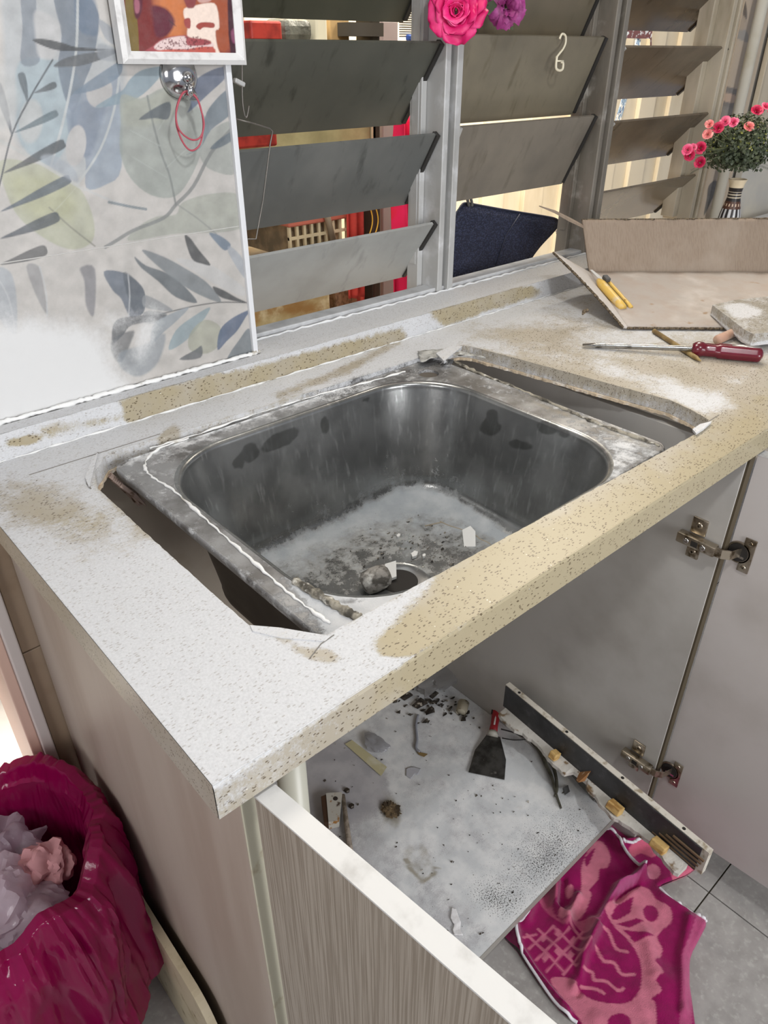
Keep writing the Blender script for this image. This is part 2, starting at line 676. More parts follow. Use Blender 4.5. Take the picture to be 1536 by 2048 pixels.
ALU_D = mat('light_dusty_sill_rail', (198, 199, 200), 0.6, 0.1, var=[((176, 177, 178), 30, 0.4, 0.7)], bump=(300, .2, .0005))
ALU_B = mat('brownish_aluminium', (140, 134, 124), 0.5, 0.25, var=[((108, 102, 92), 12, 0.4, 0.75, (1, 1, 0.3)), ((176, 172, 164), 25, 0.55, 0.85)])
HINGE = mat('nickel_hinge', (176, 166, 150), 0.32, 1.0, var=[((96, 82, 62), 70, 0.5, 0.7)])
ALU = mat('dusty_aluminium', (178, 178, 176), 0.5, 0.15, var=[((136, 134, 129), 12, 0.45, 0.8, (1, 1, 0.3)), ((206, 207, 208), 25, 0.5, 0.8)], bump=(200, 0.15, 0.0005))
ALU_C = mat('cream_aluminium', (196, 186, 166), 0.5, 0.1, var=[((150, 138, 116), 12, 0.45, 0.75, (1, 1, 0.25))])
RUBBER = mat('black_clip', (40, 38, 36), 0.6)
CARD = mat('cardboard', (148, 133, 118), 0.85, var=[((139, 124, 109), 160, 0.4, 0.65, (3, 0.4, 0.4)), ((160, 147, 133), 9, 0.45, 0.8)], bump=(240, 0.35, 0.0008, (1, 1, 0.1)), spec=0.1)
CARD_IN = mat('cardboard_inside', (172, 164, 157), 0.85, var=[((170, 158, 148), 22, 0.35, 0.7), ((196, 190, 184), 10, 0.5, 0.8), ((158, 138, 118), 26, .66, .74)], bump=(260, 0.35, 0.001, (0.9, .15, 1)), spec=0.1)
CARD_E = mat('cardboard_edge', (112, 98, 78), 0.9, var=[((58, 48, 36), 300, 0.4, 0.6)])

# ================================================================= LARGE STRUCTURE
Z0 = 0.91          # counter top


def maskf(fn):
    """wrap fn(P, px) -> (R, G, B) as a 'mask' attribute painter"""
    def go(P):
        px = pix(P)
        res = fn(P, px)
        n = len(P)
        A = np.ones((n, 4))
        A[:, 0], A[:, 1], A[:, 2] = res[:3]
        if len(res) > 3:
            A[:, 3] = 1 - np.clip(res[3], 0, 1)
        return {'mask': np.clip(A, 0, 1.5)}
    return go


# ---- floor: grey square tiles, each its own piece
TILE_M = mat('floor_tile_glaze', (163, 159, 155), 0.42, var=[((146, 142, 138), 24, 0.35, 0.7), ((176, 173, 168), 90, 0.5, 0.75)], bump=(180, 0.12, 0.0005))
GROUT = mat('dark_grout', (70, 62, 48), 0.9)
floor = MB().box((-2.4, -2.4, -0.03), (3.6, 0.70, -0.004)).build('floor', GROUT)
tag(floor, kind='structure')
tile_mesh = None
TS = 0.45
CX, CY = 0.847, -0.141
for i in range(-7, 6):
    for j in range(-5, 2):
        x0, y0 = CX + i * TS, CY + j * TS
        if x0 < -2.4 or x0 + TS > 3.6 or y0 < -2.4:
            continue
        y1 = min(y0 + TS, 0.70)
        full = abs(y1 - y0 - TS) < 1e-6
        if full and tile_mesh is not None:
            o = bpy.data.objects.new('tile', tile_mesh)
            COL.objects.link(o)
            o.parent = floor
            o.location = Vector((x0, y0, 0)) - floor.location
        else:
            t = MB().box((0.0012, 0.0012, -0.006), (TS - 0.0012, y1 - y0 - 0.0012, 0.0), 0.0006).build('tile', TILE_M, floor)
            t.location = Vector((x0, y0, 0)) - floor.location
            if full:
                tile_mesh = t.data

# ---- back wall with leaf-printed wall tiles
WALLP = mat('plaster', (206, 203, 198), 0.8)
wall_back = MB().box((0.004, 0.622, 0.0), (0.4405, 0.70, 2.6)).build('wall_back', WALLP)
tag(wall_back, kind='structure')
WY = 0.612
LEAF = []   # (shape, colour, alpha, soft) in photograph pixels: the printed leaves


def zp(pts):
    return [(x / 2.844, y / 2.844) for x, y in pts]


def L(pts, col, a=0.8, soft=2.0, smooth=True):
    q = zp(pts)
    LEAF.append((('poly', crs(q, 4) if smooth else q), col, a, soft))


def S(pts, w, col, a=0.8, soft=1.6):
    LEAF.append((('line', crs(zp(pts), 4, False), w / 2.844), col, a, soft))


def club(a, b, w, col, al=0.85):
    a, b = np.array(a, float), np.array(b, float)
    d = b - a
    l = np.linalg.norm(d)
    d /= l
    n = np.array([-d[1], d[0]])
    pts = [a, a + d * l * .3 + n * w * .3, a + d * l * .65 + n * w * .5, b - d * w * .25 + n * w * .45, b, b - d * w * .25 - n * w * .45, a + d * l * .65 - n * w * .42, a + d * l * .3 - n * w * .2]
    L(pts, col, al)
    S([tuple(a + d * l * .05), tuple(a + d * l * .5 + n * w * .04), tuple(b - d * w * .5)], 3, tuple(min(255, c_ + 34) for c_ in col), .55)


L([(40, -60), (420, -60), (560, 200), (700, 330), (690, 700), (500, 1000), (280, 950), (100, 820), (40, 600), (20, 200)], (176, 188, 196), .55, 12)
L([(110, 350), (300, 340), (420, 380), (460, 620), (300, 940), (120, 820), (90, 600)], (160, 186, 196), .7, 6)
L([(120, -40), (200, -40), (205, 180), (225, 350), (120, 360), (128, 160)], (128, 142, 158), .75)
L([(310, -40), (480, -40), (555, 60), (560, 160), (530, 340), (480, 470), (420, 640), (370, 560), (330, 380), (350, 200)], (118, 134, 152), .85)
L([(430, -40), (520, -40), (556, 60), (552, 200), (440, 160)], (96, 124, 158), .6, 6)
L([(200, 60), (330, 120), (340, 230), (300, 330), (220, 320), (200, 200)], (206, 204, 202), .8, 6)
L([(380, 600), (440, 520), (640, 430), (685, 500), (690, 950), (600, 1050), (490, 1068), (485, 900), (400, 800)], (142, 158, 178), .75)
L([(560, 700), (680, 620), (692, 950), (600, 1050), (495, 1066), (540, 860)], (162, 176, 190), .7, 5)
L([(400, 640), (520, 560), (600, 600), (560, 760), (500, 900), (430, 800)], (120, 136, 160), .55, 8)
S([(442, -30), (436, 250), (405, 480), (352, 720), (290, 940)], 15, (206, 210, 208), .9)
S([(682, 400), (650, 620), (570, 850), (440, 1050)], 13, (204, 208, 206), .9)
LEAF.append((('ell', 565 / 2.844, 520 / 2.844, 26, 33, 10), (196, 192, 188), .95, 2))
LEAF.append((('ell', 432 / 2.844, 828 / 2.844, 20, 41, 8), (202, 198, 194), .95, 2))
LEAF.append((('ell', 175 / 2.844, 690 / 2.844, 24, 44, 5), (200, 200, 196), .8, 5))
L([(560, 110), (640, 160), (680, 220), (670, 260), (600, 220)], (150, 160, 172), .7)
L([(185, 230), (250, 222), (360, 245), (440, 268), (670, 284), (420, 291), (300, 280)], (70, 73, 76), .92)
L([(305, 378), (360, 335), (480, 305), (672, 285), (610, 325), (470, 372), (380, 380)], (96, 100, 104), .9)
L([(415, 535), (480, 480), (620, 385), (690, 350), (682, 430), (560, 505)], (124, 148, 170), .85)
L([(540, 610), (640, 545), (700, 510), (740, 450), (810, 398), (930, 380), (900, 450), (780, 560), (640, 600)], (134, 162, 176), .85)
L([(0, 915), (200, 930), (330, 980), (460, 1080), (530, 1240), (526, 1370), (420, 1420), (280, 1372), (120, 1250), (40, 1110)], (190, 192, 158), .8, 3)
L([(60, 980), (300, 1010), (420, 1120), (400, 1250), (200, 1240), (80, 1120)], (196, 196, 140), .5, 30)
S([(280, 1180), (400, 1290), (540, 1400)], 8, (150, 150, 132), .8)
S([(430, 1070), (340, 1170), (250, 1260)], 6, (210, 210, 180), .6)
S([(0, 800), (200, 910), (430, 1050), (480, 1080)], 18, (206, 206, 200), .85)
S([(480, 1075), (640, 1145), (740, 1175)], 12, (205, 205, 202), .9)
S([(620, 1150), (740, 1175), (830, 1190)], 15, (124, 142, 150), .8)
L([(690, 540), (800, 560), (930, 500), (1060, 520), (1120, 600), (1185, 700), (1170, 790), (1100, 980), (1000, 1115), (860, 1110), (740, 1010), (682, 860), (686, 700)], (166, 174, 164), .85)
L([(700, 560), (830, 560), (960, 500), (1000, 640), (900, 700), (720, 720)], (178, 180, 156), .45, 14)
S([(838, 545), (870, 700), (920, 880), (965, 1000), (1000, 1165)], 11, (136, 142, 138), .75)
S([(740, 740), (910, 830)], 5, (190, 196, 188), .7)
S([(750, 890), (950, 1010)], 5, (190, 196, 188), .7)
S([(900, 740), (960, 640)], 5, (190, 196, 188), .6)
S([(950, 950), (1060, 850)], 5, (190, 196, 188), .6)
L([(1130, 820), (1200, 740), (1320, 690), (1345, 820), (1340, 985), (1220, 975), (1150, 920)], (172, 177, 168), .85)
L([(730, 1370), (800, 1280), (900, 1230), (1000, 1220), (1040, 1150), (1200, 1102), (1365, 1115), (1370, 1300), (1000, 1330)], (178, 182, 166), .8)
S([(1320, 730), (1200, 870), (1100, 1060), (1000, 1165), (930, 1240), (760, 1310), (660, 1370), (600, 1405)], 20, (148, 151, 148), .85)
S([(1010, 1165), (1120, 1240), (1230, 1330)], 8, (150, 154, 148), .7)
L([(790, 680), (870, 620), (965, 580), (958, 675), (880, 672)], (98, 110, 118), .9)
L([(1070, 640), (1085, 590), (1090, 480), (1190, 405), (1290, 380), (1285, 440), (1180, 540)], (96, 114, 148), .85)
L([(1060, 880), (1150, 820), (1160, 690), (1200, 600), (1300, 510), (1315, 640), (1200, 740), (1140, 840)], (118, 138, 152), .85)
L([(1195, 845), (1250, 790), (1330, 745), (1330, 790), (1250, 840)], (108, 124, 136), .85)
S([(300, 340), (180, 540), (70, 760), (10, 1000), (-10, 1080)], 10, (74, 80, 88), .9)
club((158, 590), (118, 412), 44, (84, 98, 106))
club((195, 528), (322, 478), 40, (84, 92, 98))
club((80, 755), (328, 640), 44, (92, 116, 126))
club((20, 985), (368, 812), 60, (72, 77, 82))
club((0, 1205), (398, 1015), 58, (86, 102, 120))
club((0, 1358), (336, 1228), 66, (82, 92, 104))
club((0, 1505), (268, 1418), 66, (98, 98, 98))
club((70, 775), (-20, 470), 52, (86, 94, 106))
L([(-30, 380), (60, 420), (110, 560), (60, 700), (-30, 720)], (206, 207, 204), .6, 14)
L([(560, 250), (640, 270), (690, 320), (640, 350), (560, 330)], (158, 166, 174), .6, 4)
L([(230, 900), (300, 880), (420, 960), (440, 1040), (330, 980)], (170, 180, 190), .7, 5)
# lower tile
L([(765, 1460), (830, 1510), (940, 1550), (1040, 1620), (1122, 1722), (1000, 1690), (900, 1600), (800, 1520)], (102, 114, 122), .88)
L([(810, 1420), (930, 1460), (1060, 1530), (1180, 1610), (1258, 1718), (1120, 1670), (980, 1580), (860, 1480)], (138, 147, 152), .88)
L([(1000, 1470), (1180, 1500), (1300, 1570), (1390, 1640), (1380, 1685), (1270, 1640), (1130, 1560)], (208, 206, 203), .9)
L([(1050, 1345), (1080, 1352), (1130, 1420), (1197, 1505), (1150, 1500), (1090, 1470)], (88, 90, 92), .92)
L([(1190, 1325), (1250, 1340), (1312, 1390), (1280, 1425), (1230, 1380)], (112, 138, 164), .85)
L([(1310, 1400), (1385, 1480), (1390, 1580), (1300, 1440)], (168, 178, 190), .7)
L([(1210, 1630), (1270, 1650), (1340, 1690), (1402, 1722), (1300, 1705), (1240, 1680)], (84, 87, 90), .92)
S([(1404, 1722), (1250, 1720), (1100, 1742), (980, 1770), (820, 1812), (700, 1850)], 6, (92, 94, 96), .9)
L([(590, 1545), (700, 1550), (790, 1610), (826, 1680), (815, 1780), (740, 1800), (690, 1700), (640, 1650)], (106, 122, 142), .85)
L([(700, 1550), (790, 1610), (826, 1680), (812, 1780), (750, 1760)], (96, 104, 112), .6)
S([(728, 1560), (738, 1680), (730, 1810)], 8, (196, 198, 200), .8)
L([(150, 1515), (220, 1515), (250, 1640), (270, 1790), (205, 1680)], (150, 150, 152), .7, 3)
L([(455, 1525), (540, 1530), (535, 1790), (490, 1740), (480, 1600)], (134, 134, 142), .75, 4)
L([(-30, 1530), (60, 1550), (95, 1700), (90, 1900), (20, 1850), (-40, 1700)], (170, 180, 190), .7, 3)
S([(0, 1600), (50, 1700), (80, 1850), (85, 2040)], 8, (205, 207, 209), .8)
S([(225, 1515), (262, 1660), (268, 1800)], 8, (205, 207, 208), .8)
L([(820, 1680), (900, 1710), (985, 1768), (880, 1762), (815, 1740)], (152, 157, 160), .8)
L([(820, 1775), (900, 1770), (950, 1790), (880, 1840), (820, 1830)], (140, 146, 150), .7)
L([(650, 1835), (740, 1800), (940, 1790), (900, 1822), (750, 1850), (700, 1905), (640, 1950)], (98, 103, 108), .85)
L([(640, 1930), (760, 1880), (740, 1960), (690, 2060), (640, 2020)], (100, 106, 112), .7, 4)
L([(870, 1850), (960, 1790), (1075, 1748), (1000, 1830), (930, 1890), (860, 1960)], (156, 168, 176), .8)
L([(960, 1990), (1000, 1880), (1100, 1800), (1195, 1748), (1150, 1830), (1060, 1935)], (150, 174, 182), .85)
L([(1080, 1990), (1080, 1900), (1160, 1820), (1250, 1855), (1255, 1950), (1180, 2010)], (176, 178, 154), .75)
L([(1238, 1990), (1250, 1880), (1320, 1810), (1425, 1760), (1400, 1800), (1350, 1880), (1290, 1940)], (82, 108, 148), .85)
L([(1290, 2060), (1370, 1920), (1420, 1870), (1450, 1990), (1440, 2080)], (120, 136, 146), .8)
L([(1020, 2045), (1110, 1990), (1147, 1968), (1140, 2035)], (106, 112, 118), .85)
L([(690, 2000), (820, 1960), (940, 1900), (900, 2060), (800, 2140), (720, 2120), (670, 2060)], (150, 160, 168), .75, 5)
TDUST = [(('poly', [(-60, 640), (60, 628), (200, 655), (228, 700), (226, 752), (300, 770), (230, 805), (-60, 890)]), 1.0, 80),
         (('ell', 292, 668, 24, 62, 20), .75, 34), (('ell', 240, 640, 60, 26, 0), .6, 50), (('poly', [(-60, 560), (240, 640), (230, 700), (-60, 700)]), .45, 90),
         (('line', [(0, 862), (300, 790), (508, 718)], 14), .8, 16), (('poly', [(-60, 690), (190, 700), (260, 790), (-60, 880)]), 1.5, 120)]


def paint_tile(P):
    px = pix(P)
    n = len(P)
    C = np.array([lin((176, 172, 167))[:3]] * n)
    for shape, col, a, soft in LEAF:
        gy = sum(col) / 3
        col = tuple((c_ * .75 + gy * .25) * (.84 if gy > 150 else .80) for c_ in col)
        k = (cover(px, shape, soft) * a)[:, None]
        C = C * (1 - k) + np.array(lin(col)[:3]) * k
    w = vnoise(px, 0.05, 3, 4)[:, None]
    C = C * (0.80 + 0.40 * w)
    A = np.ones((n, 4))
    A[:, :3] = np.clip(C, 0, 1)
    Mk = np.zeros((n, 4))
    Mk[:, 3] = 1
    for shape, a, soft in TDUST:
        Mk[:, 0] = np.maximum(Mk[:, 0], cover(px, shape, soft) * a)
    return {'print': A, 'mask': Mk}


LEAFTILE = painted_mat('leaf_printed_tile', 0.38, var=.03)


def wall_tile(x0, x1, z0, z1, step):
    U, V = int((x1 - x0) / step) + 1, int((z1 - z0) / step) + 1
    mb = MB()
    mb.grid(U, V, lambda u, v: (x0 + (x1 - x0) * u, WY, z0 + (z1 - z0) * v))
    mb.add([(x0, WY, z0), (x1, WY, z0), (x1, WY, z1), (x0, WY, z1), (x0, WY + .009, z0), (x1, WY + .009, z0), (x1, WY + .009, z1), (x0, WY + .009, z1)],
           [(0, 1, 5, 4), (1, 2, 6, 5), (2, 3, 7, 6), (3, 0, 4, 7)])
    return mb.build('tile', LEAFTILE, wall_back, paint=paint_tile, fix=False)


MB().box((0.005, 0.6132, 0.94), (0.4345, 0.6215, 1.48)).build('tile_joint', mat('white_grout', (214, 212, 208), .8), wall_back)
wall_tile(0.006, 0.4345, 0.948, 1.1283, 0.0011)
wall_tile(0.006, 0.4345, 1.1295, 1.47, 0.0011)
BTILE = mat('beige_wall_tile', (168, 148, 126), 0.35, var=[((150, 128, 104), 9, 0.4, 0.7)])
for z0 in (0.0, 0.3, 0.6):
    MB().box((0.006, 0.612, z0 + .001), (0.2, 0.6215, z0 + .299), 0.001).build('tile', BTILE, wall_back)
MB().box((0.2, 0.612, 0.0), (2.6, 0.6215, 0.86)).build('wall_lower', CAVITY)
tag(bpy.data.objects['wall_lower'], kind='structure')
MB().box((0.4345, 0.606, 0.946), (0.4425, 0.70, 2.6), 0.001).build('trim_1', mat('white_tile_trim', (214, 215, 217), 0.35))
tag(bpy.data.objects['trim_1'], kind='structure')
MB().box((-0.012, 0.600, 0.0), (0.004, 0.70, 2.6), 0.002).build('trim_2', mat('white_door_jamb', (206, 198, 194), 0.4))
tag(bpy.data.objects['trim_2'], kind='structure')
MB().box((-0.027, 0.612, 0.0), (-0.012, 0.76, 2.6), 0.002).build('trim_3', mat('pink_lit_reveal', (214, 182, 166), 0.4))  # pink tone paints in the light falling on the reveal face
tag(bpy.data.objects['trim_3'], kind='structure')
g = MB().box((-2.4, 0.70, -0.03), (3.6, 3.2, -0.002)).build('ground', mat('pale_outdoor_paving', (226, 222, 216), 0.6, var=[((206, 202, 196), 12, 0.4, 0.7)]))
tag(g, kind='structure')
g = MB().box((-1.6, 1.35, -0.002), (-0.035, 1.42, 1.3)).build('wall_left', mat('brown_outdoor_wall', (150, 128, 96), 0.8))
tag(g, kind='structure')
g = MB().box((-2.4, -2.4, 2.6), (3.6, 0.76, 2.64)).build('ceiling', mat('white_ceiling', (200, 198, 194), 0.9))
tag(g, kind='structure')

# ---- wall to the right of the window, with a pipe and a pale cupboard
wr = MB().box((1.862, 0.668, 0.90), (2.9, 0.76, 2.6)).build('wall_right', WALLP)
tag(wr, kind='structure')


def paint_right(P):
    px = pix(P)
    n = len(P)
    C = np.array([lin((186, 170, 150))[:3]] * n)
    Q = lambda pts: [(1240 + x / 5.19, 160 + y / 5.19) for x, y in pts]
    q3 = lambda pts: [(1200 + x / 4.571, y / 4.571) for x, y in pts]
    for pts, col in [(q3([(1302, 15), (1330, 12), (1345, 120), (1338, 190), (1318, 195), (1305, 120)]), (88, 78, 70)),
                     (q3([(1190, 270), (1250, 262), (1340, 280), (1355, 385), (1300, 370), (1200, 330)]), (150, 146, 140)),
                     (q3([(1180, 160), (1320, 150), (1340, 270), (1190, 260)]), (172, 156, 138)),
                     (q3([(1085, 795), (1150, 792), (1240, 812), (1300, 850), (1260, 1010), (1040, 960)]), (118, 112, 108)),
                     (q3([(1050, 960), (1250, 1010), (1200, 1100), (1040, 1080)]), (140, 134, 126)),
                     (Q([(990, 1040), (1010, 1100), (960, 1230), (870, 1410), (900, 1230), (920, 1100)]), (70, 66, 62))]:
        k = cover(px, ('poly', crs(pts, 3)), 2)[:, None] * .9
        C = C * (1 - k) + np.array(lin(col)[:3]) * k
    k = cover(px, ('ell', 1200 + 1180 / 4.571, 895 / 4.571, 21, 9, 12), 2)[:, None] * .9
    C = C * (1 - k) + np.array(lin((196, 170, 148))[:3]) * k
    A = np.ones((n, 4))
    A[:, :3] = C
    Mk = np.zeros((n, 4))
    Mk[:, 3] = 1
    return {'print': A, 'mask': Mk}


RTILE = painted_mat('leaf_printed_tile_warm', 0.25, var=0.03)
for z0, z1 in ((0.90, 1.128), (1.13, 1.50)):
    mb = MB().grid(60, int((z1 - z0) / .003), lambda u, v: (1.862 + .14 * u, 0.659, z0 + (z1 - z0) * v))
    mb.box((1.862, 0.6592, z0), (2.002, 0.668, z1))
    mb.build('tile', RTILE, wr, paint=paint_right, fix=False)
pp = ony(1412, 500, 0.635)
MB().tube([(pp[0] + .004, 0.635, 0.93), (pp[0] + .004, 0.635, 2.6)], 0.013, 20).build('pipe', CREAM, smooth=True)
tag(bpy.data.objects['pipe'], 'cream vertical pipe running up the wall right of the window', 'pipe')
cb = empty('cupboard', (2.15, 0.55, Z0), 'pale wood grained wall cupboard panel behind the flowers', 'cupboard')
PALEW = mat('pale_grain_panel', (196, 184, 162), 0.5, var=[((176, 162, 138), 70, 0.4, 0.68, (1, 1, 0.04))])
x0 = ony(1500, 200, .645)[0] + .045
MB().box((x0, 0.645, 1.16), (2.7, 0.658, 1.9), 0.001).build('panel', PALEW, cb)
MB().box((x0, 0.640, 0.912), (2.7, 0.658, 1.155), 0.001).build('splash_panel', mat('grey_splash', (190, 186, 176), 0.3, var=[((206, 200, 184), 8, 0.4, 0.7)]), cb)
cb.location = (0, 0, 0)
for ch in cb.children:
    ch.location = (0, 0, 0)

# ---- louvred window
win = empty('window_1', (1.15, 0.70, 0.945), kind='structure')
SILL = stone_mat('sill_stone', (190, 188, 184))
V, F, loops = patch([(0.4425, 0.604), (1.86, 0.604), (1.86, 0.702), (0.4425, 0.702)], step=0.008)


def sill_mask(P, px):
    R = np.full(len(P), 1.1)
    G = np.zeros(len(P))
    B = cover(px, ('line', [(700, 640), (900, 590), (1100, 520)], 14), 10) * .12
    R -= cover(px, ('line', [(860, 620), (1060, 560)], 14), 30) * .35
    return R, G, B


mb = MB()
mb.add([(x, y, 0.9435) for x, y in V], F.tolist())
mb.box((0.4425, 0.604, 0.90), (1.86, 0.702, 0.9425))
mb.build('window_sill', SILL, win, paint=maskf(sill_mask), fix=False)
# bottom rail, caulk, jambs, mullions
MB().box((0.4425, 0.670, 0.9435), (1.86, 0.702, 0.951), 0.0015).build('window_frame', ALU_D, win)
pts = []
for i in range(140):
    t = i / 139
    pts.append((0.447 + 1.39 * t, 0.6625 + 0.002 * math.sin(i * 1.7), 0.9445 + 0.001 * math.sin(i * 2.3)))
MB().tube(pts, [.0012 + .0014 * RNG.random() for _ in pts], 6).build('caulk', mat('white_caulk', (224, 225, 225), 0.8, bump=(300, .5, .001)), win, smooth=True)


def mullion(xa, xb, m, nm='mullion'):
    w = xb - xa
    mb = MB()
    mb.box((xa, 0.664, 0.9445), (xa + w * .34, 0.735, 1.75), 0.0015)
    mb.box((xa + w * .36, 0.676, 0.9445), (xa + w * .60, 0.735, 1.75), 0.0015)
    mb.box((xa + w * .62, 0.660, 0.9445), (xb, 0.735, 1.75), 0.0015)
    o = mb.build(nm, m, win)
    st = MB()
    st.box((xa - 0.013, 0.706, 0.9), (xa - 0.0005, 0.735, 1.75), 0.001)
    st.box((xa - 0.0145, 0.712, 0.99), (xa - 0.013, 0.728, 1.75))
    st.build('louver_channel', m, win)
    sc = MB().lathe([(0, -.0026), (.003, -.0022), (.0036, 0)], (xa - 0.0128, 0.720, 0.985), 10, (-1, 0, 0))
    sc.build('screw', CHROME, win, smooth=True)
    return o


mullion(0.886, 0.924, ALU)
mullion(1.358, 1.398, ALU_B)
mb = MB()
mb.box((1.822, 0.664, 0.956), (1.838, 0.74, 1.75), .001).box((1.840, 0.672, 0.956), (1.848, 0.74, 1.75), .001).box((1.850, 0.662, 0.956), (1.860, 0.74, 1.75), .001)
mb.build('mullion', ALU_C, win)
MB().box((1.800, 0.70, 0.965), (1.821, 0.735, 1.75), .001).build('louver_channel', ALU_C, win)
MB().box((0.4425, 0.665, 1.50 + .12), (1.86, 0.74, 1.66)).build('window_frame', ALU, win)


def blade_mat(i, col, col2, rough, tint=None, sp=.5):
    return mat('louver_glass', col, rough, 0.0, var=[(col2, 10, 0.35, 0.75, (1, 1, 1)), (tuple(max(0, c - 22) for c in col), 34, 0.56, 0.75, (1.2, 0.4, 0.4))], bump=(90, .05, .0005), spec=sp)


BLADES = [
    # x0, x1, top z, dy, dz, colours
    (0.470, 0.880, 1.068, .085, -.112, (156, 157, 154), (140, 140, 136), .5),
    (0.470, 0.878, 1.213, .078, -.122, (92, 94, 92), (106, 107, 104), .42),
    (0.470, 0.880, 1.345, .092, -.122, (72, 73, 66), (82, 82, 74), .4),
    (0.470, 0.880, 1.497, .092, -.122, (66, 67, 56), (74, 74, 62), .4),
    (0.934, 1.342, 1.221, .064, -.136, (124, 117, 106), (110, 104, 95), .38),
    (0.928, 1.340, 1.357, .056, -.136, (122, 115, 98), (108, 102, 88), .38),
    (0.928, 1.340, 1.492, .060, -.136, (108, 100, 84), (96, 90, 76), .38),
    (1.404, 1.834, 1.066, .105, -.104, (112, 100, 84), (96, 86, 72), .16),
    (1.412, 1.832, 1.205, .098, -.102, (104, 92, 78), (88, 78, 66), .16),
    (1.412, 1.850, 1.341, .112, -.102, (104, 92, 78), (88, 78, 66), .16),
    (1.412, 1.850, 1.476, .112, -.102, (88, 78, 66), (76, 68, 58), .16),
]
for i, (xa, xb, zt, dy, dz, c1, c2, rg) in enumerate(BLADES):
    th = 0.005
    d = Vector((0, dy, dz))
    n = Vector((0, -dz, dy)).normalized()      # inward normal (-y side is the room)
    a = Vector((0, 0.670, zt))
    P = [a, a + d, a + d + n * th, a + n * th]
    mb = MB().add([(xa, p.y, p.z) for p in P] + [(xb, p.y, p.z) for p in P], [(3, 2, 1, 0), (4, 5, 6, 7), (0, 1, 5, 4), (1, 2, 6, 5), (2, 3, 7, 6), (3, 0, 4, 7)])
    bl = mb.build('louver_blade', blade_mat(i, c1, c2, rg), win)
    # clips that hold the blade ends
    for xe, s in ((xb, 1), (xa, -1)):
        e = xe + s * 0.0025
        p0, p1 = a - n * .0035, a + d * 0.97 - n * .0035
        q = [(p0), (p1), (p1 + n * .012), (p0 + n * .012)]
        xa2, xb2 = min(xe - s * .004, e + s * .002), max(xe - s * .004, e + s * .002)
        MB().add([(xa2, p.y, p.z) for p in q] + [(xb2, p.y, p.z) for p in q], [(3, 2, 1, 0), (4, 5, 6, 7), (0, 1, 5, 4), (1, 2, 6, 5), (2, 3, 7, 6), (3, 0, 4, 7)]).build('blade_clip', RUBBER if s > 0 else ALU, bl)
    # light clip arm on the mullion side
    m1, m2 = a + d * .05, a + d * .60
    MB().xbox(Matrix.Translation((xb + .006, (m1.y + m2.y) / 2 + .004, (m1.z + m2.z) / 2)) @ Matrix.Rotation(math.atan2(dz, dy), 4, 'X'), (.004, (m2 - m1).length, .008), .001).build('clip_arm', ALU, bl)

# ---- outside, seen through the gaps
OUTW = mat('cream_outside_wall', (232, 222, 200), 0.8, var=[((214, 200, 172), 5, 0.4, 0.7, (1, 1, 0.3))])
mb = MB()
for k in range(26):
    x = 1.30 + k * .14
    mb.box((x, 1.90 + (0.02 if k % 2 else 0), 0.0), (x + .139, 2.0, 2.8), 0.004)
wo = mb.build('wall_outside', OUTW)
tag(wo, kind='structure')
wo = MB().box((-1.0, 1.95, 0.0), (1.299, 2.05, 2.8)).build('wall_far', mat('dim_outside_wall', (150, 142, 132), 0.85, var=[((120, 112, 104), 4, .4, .7)]))
tag(wo, kind='structure')


def outbox(name, u0, v0, u1, v1, y, dep, m, label, cat, bev=.004, zfloor=False, group=None):
    a, b_ = ony(u0, v0, y), ony(u1, v1, y)
    x0, x1 = sorted((a[0], b_[0]))
    z0, z1 = sorted((a[2], b_[2]))
    if zfloor:
        z0 = 0.0
    o = MB().box((x0, y, z0), (x1, y + dep, z1), bev).build(name, m)
    return tag(o, label, cat, group), (x0, x1, z0, z1)


REDP = mat('red_plastic', (170, 52, 42), 0.45, var=[((130, 34, 28), 40, .4, .7)])
GOLD = mat('gold_veined_stone', (198, 182, 138), 0.4, var=[((168, 128, 78), 9, .4, .65, (1, 1, 2)), ((226, 214, 178), 22, .5, .7)])
# bottom row: gold stone ledge, brown box, red upright
Y1 = 1.02
gb, gx = outbox('stone_ledge', 470, 560, 664, 700, Y1, .24, GOLD, 'gold veined stone ledge outside below the lowest left louvre', 'ledge', zfloor=True)
bb, bx = outbox('wooden_box', 668, 540, 716, 640, Y1 + .02, .2, mat('brown_speckled_wood', (150, 118, 90), .7, var=[((112, 84, 60), 90, .45, .6)]), 'brown speckled box outside beside the gold stone ledge', 'box', zfloor=True)
rp, rx = outbox('red_post', 718, 300, 731, 640, Y1 + .02, .03, mat('red_paint', (206, 84, 70), .5), 'narrow red post outside beside the dark door post', 'post', zfloor=True)
dk, dx = outbox('door_post', 742, 30, 762, 640, Y1 + .0, .05, mat('dark_steel', (58, 54, 46), .45, .3), 'dark metal post standing outside behind the first mullion', 'post', zfloor=True)
gp, _ = outbox('door_panel', 764, 40, 792, 640, Y1 + .1, .02, mat('mauve_grey_panel', (150, 138, 138), .6), 'mauve grey door panel outside beside the dark post', 'door panel', zfloor=True)
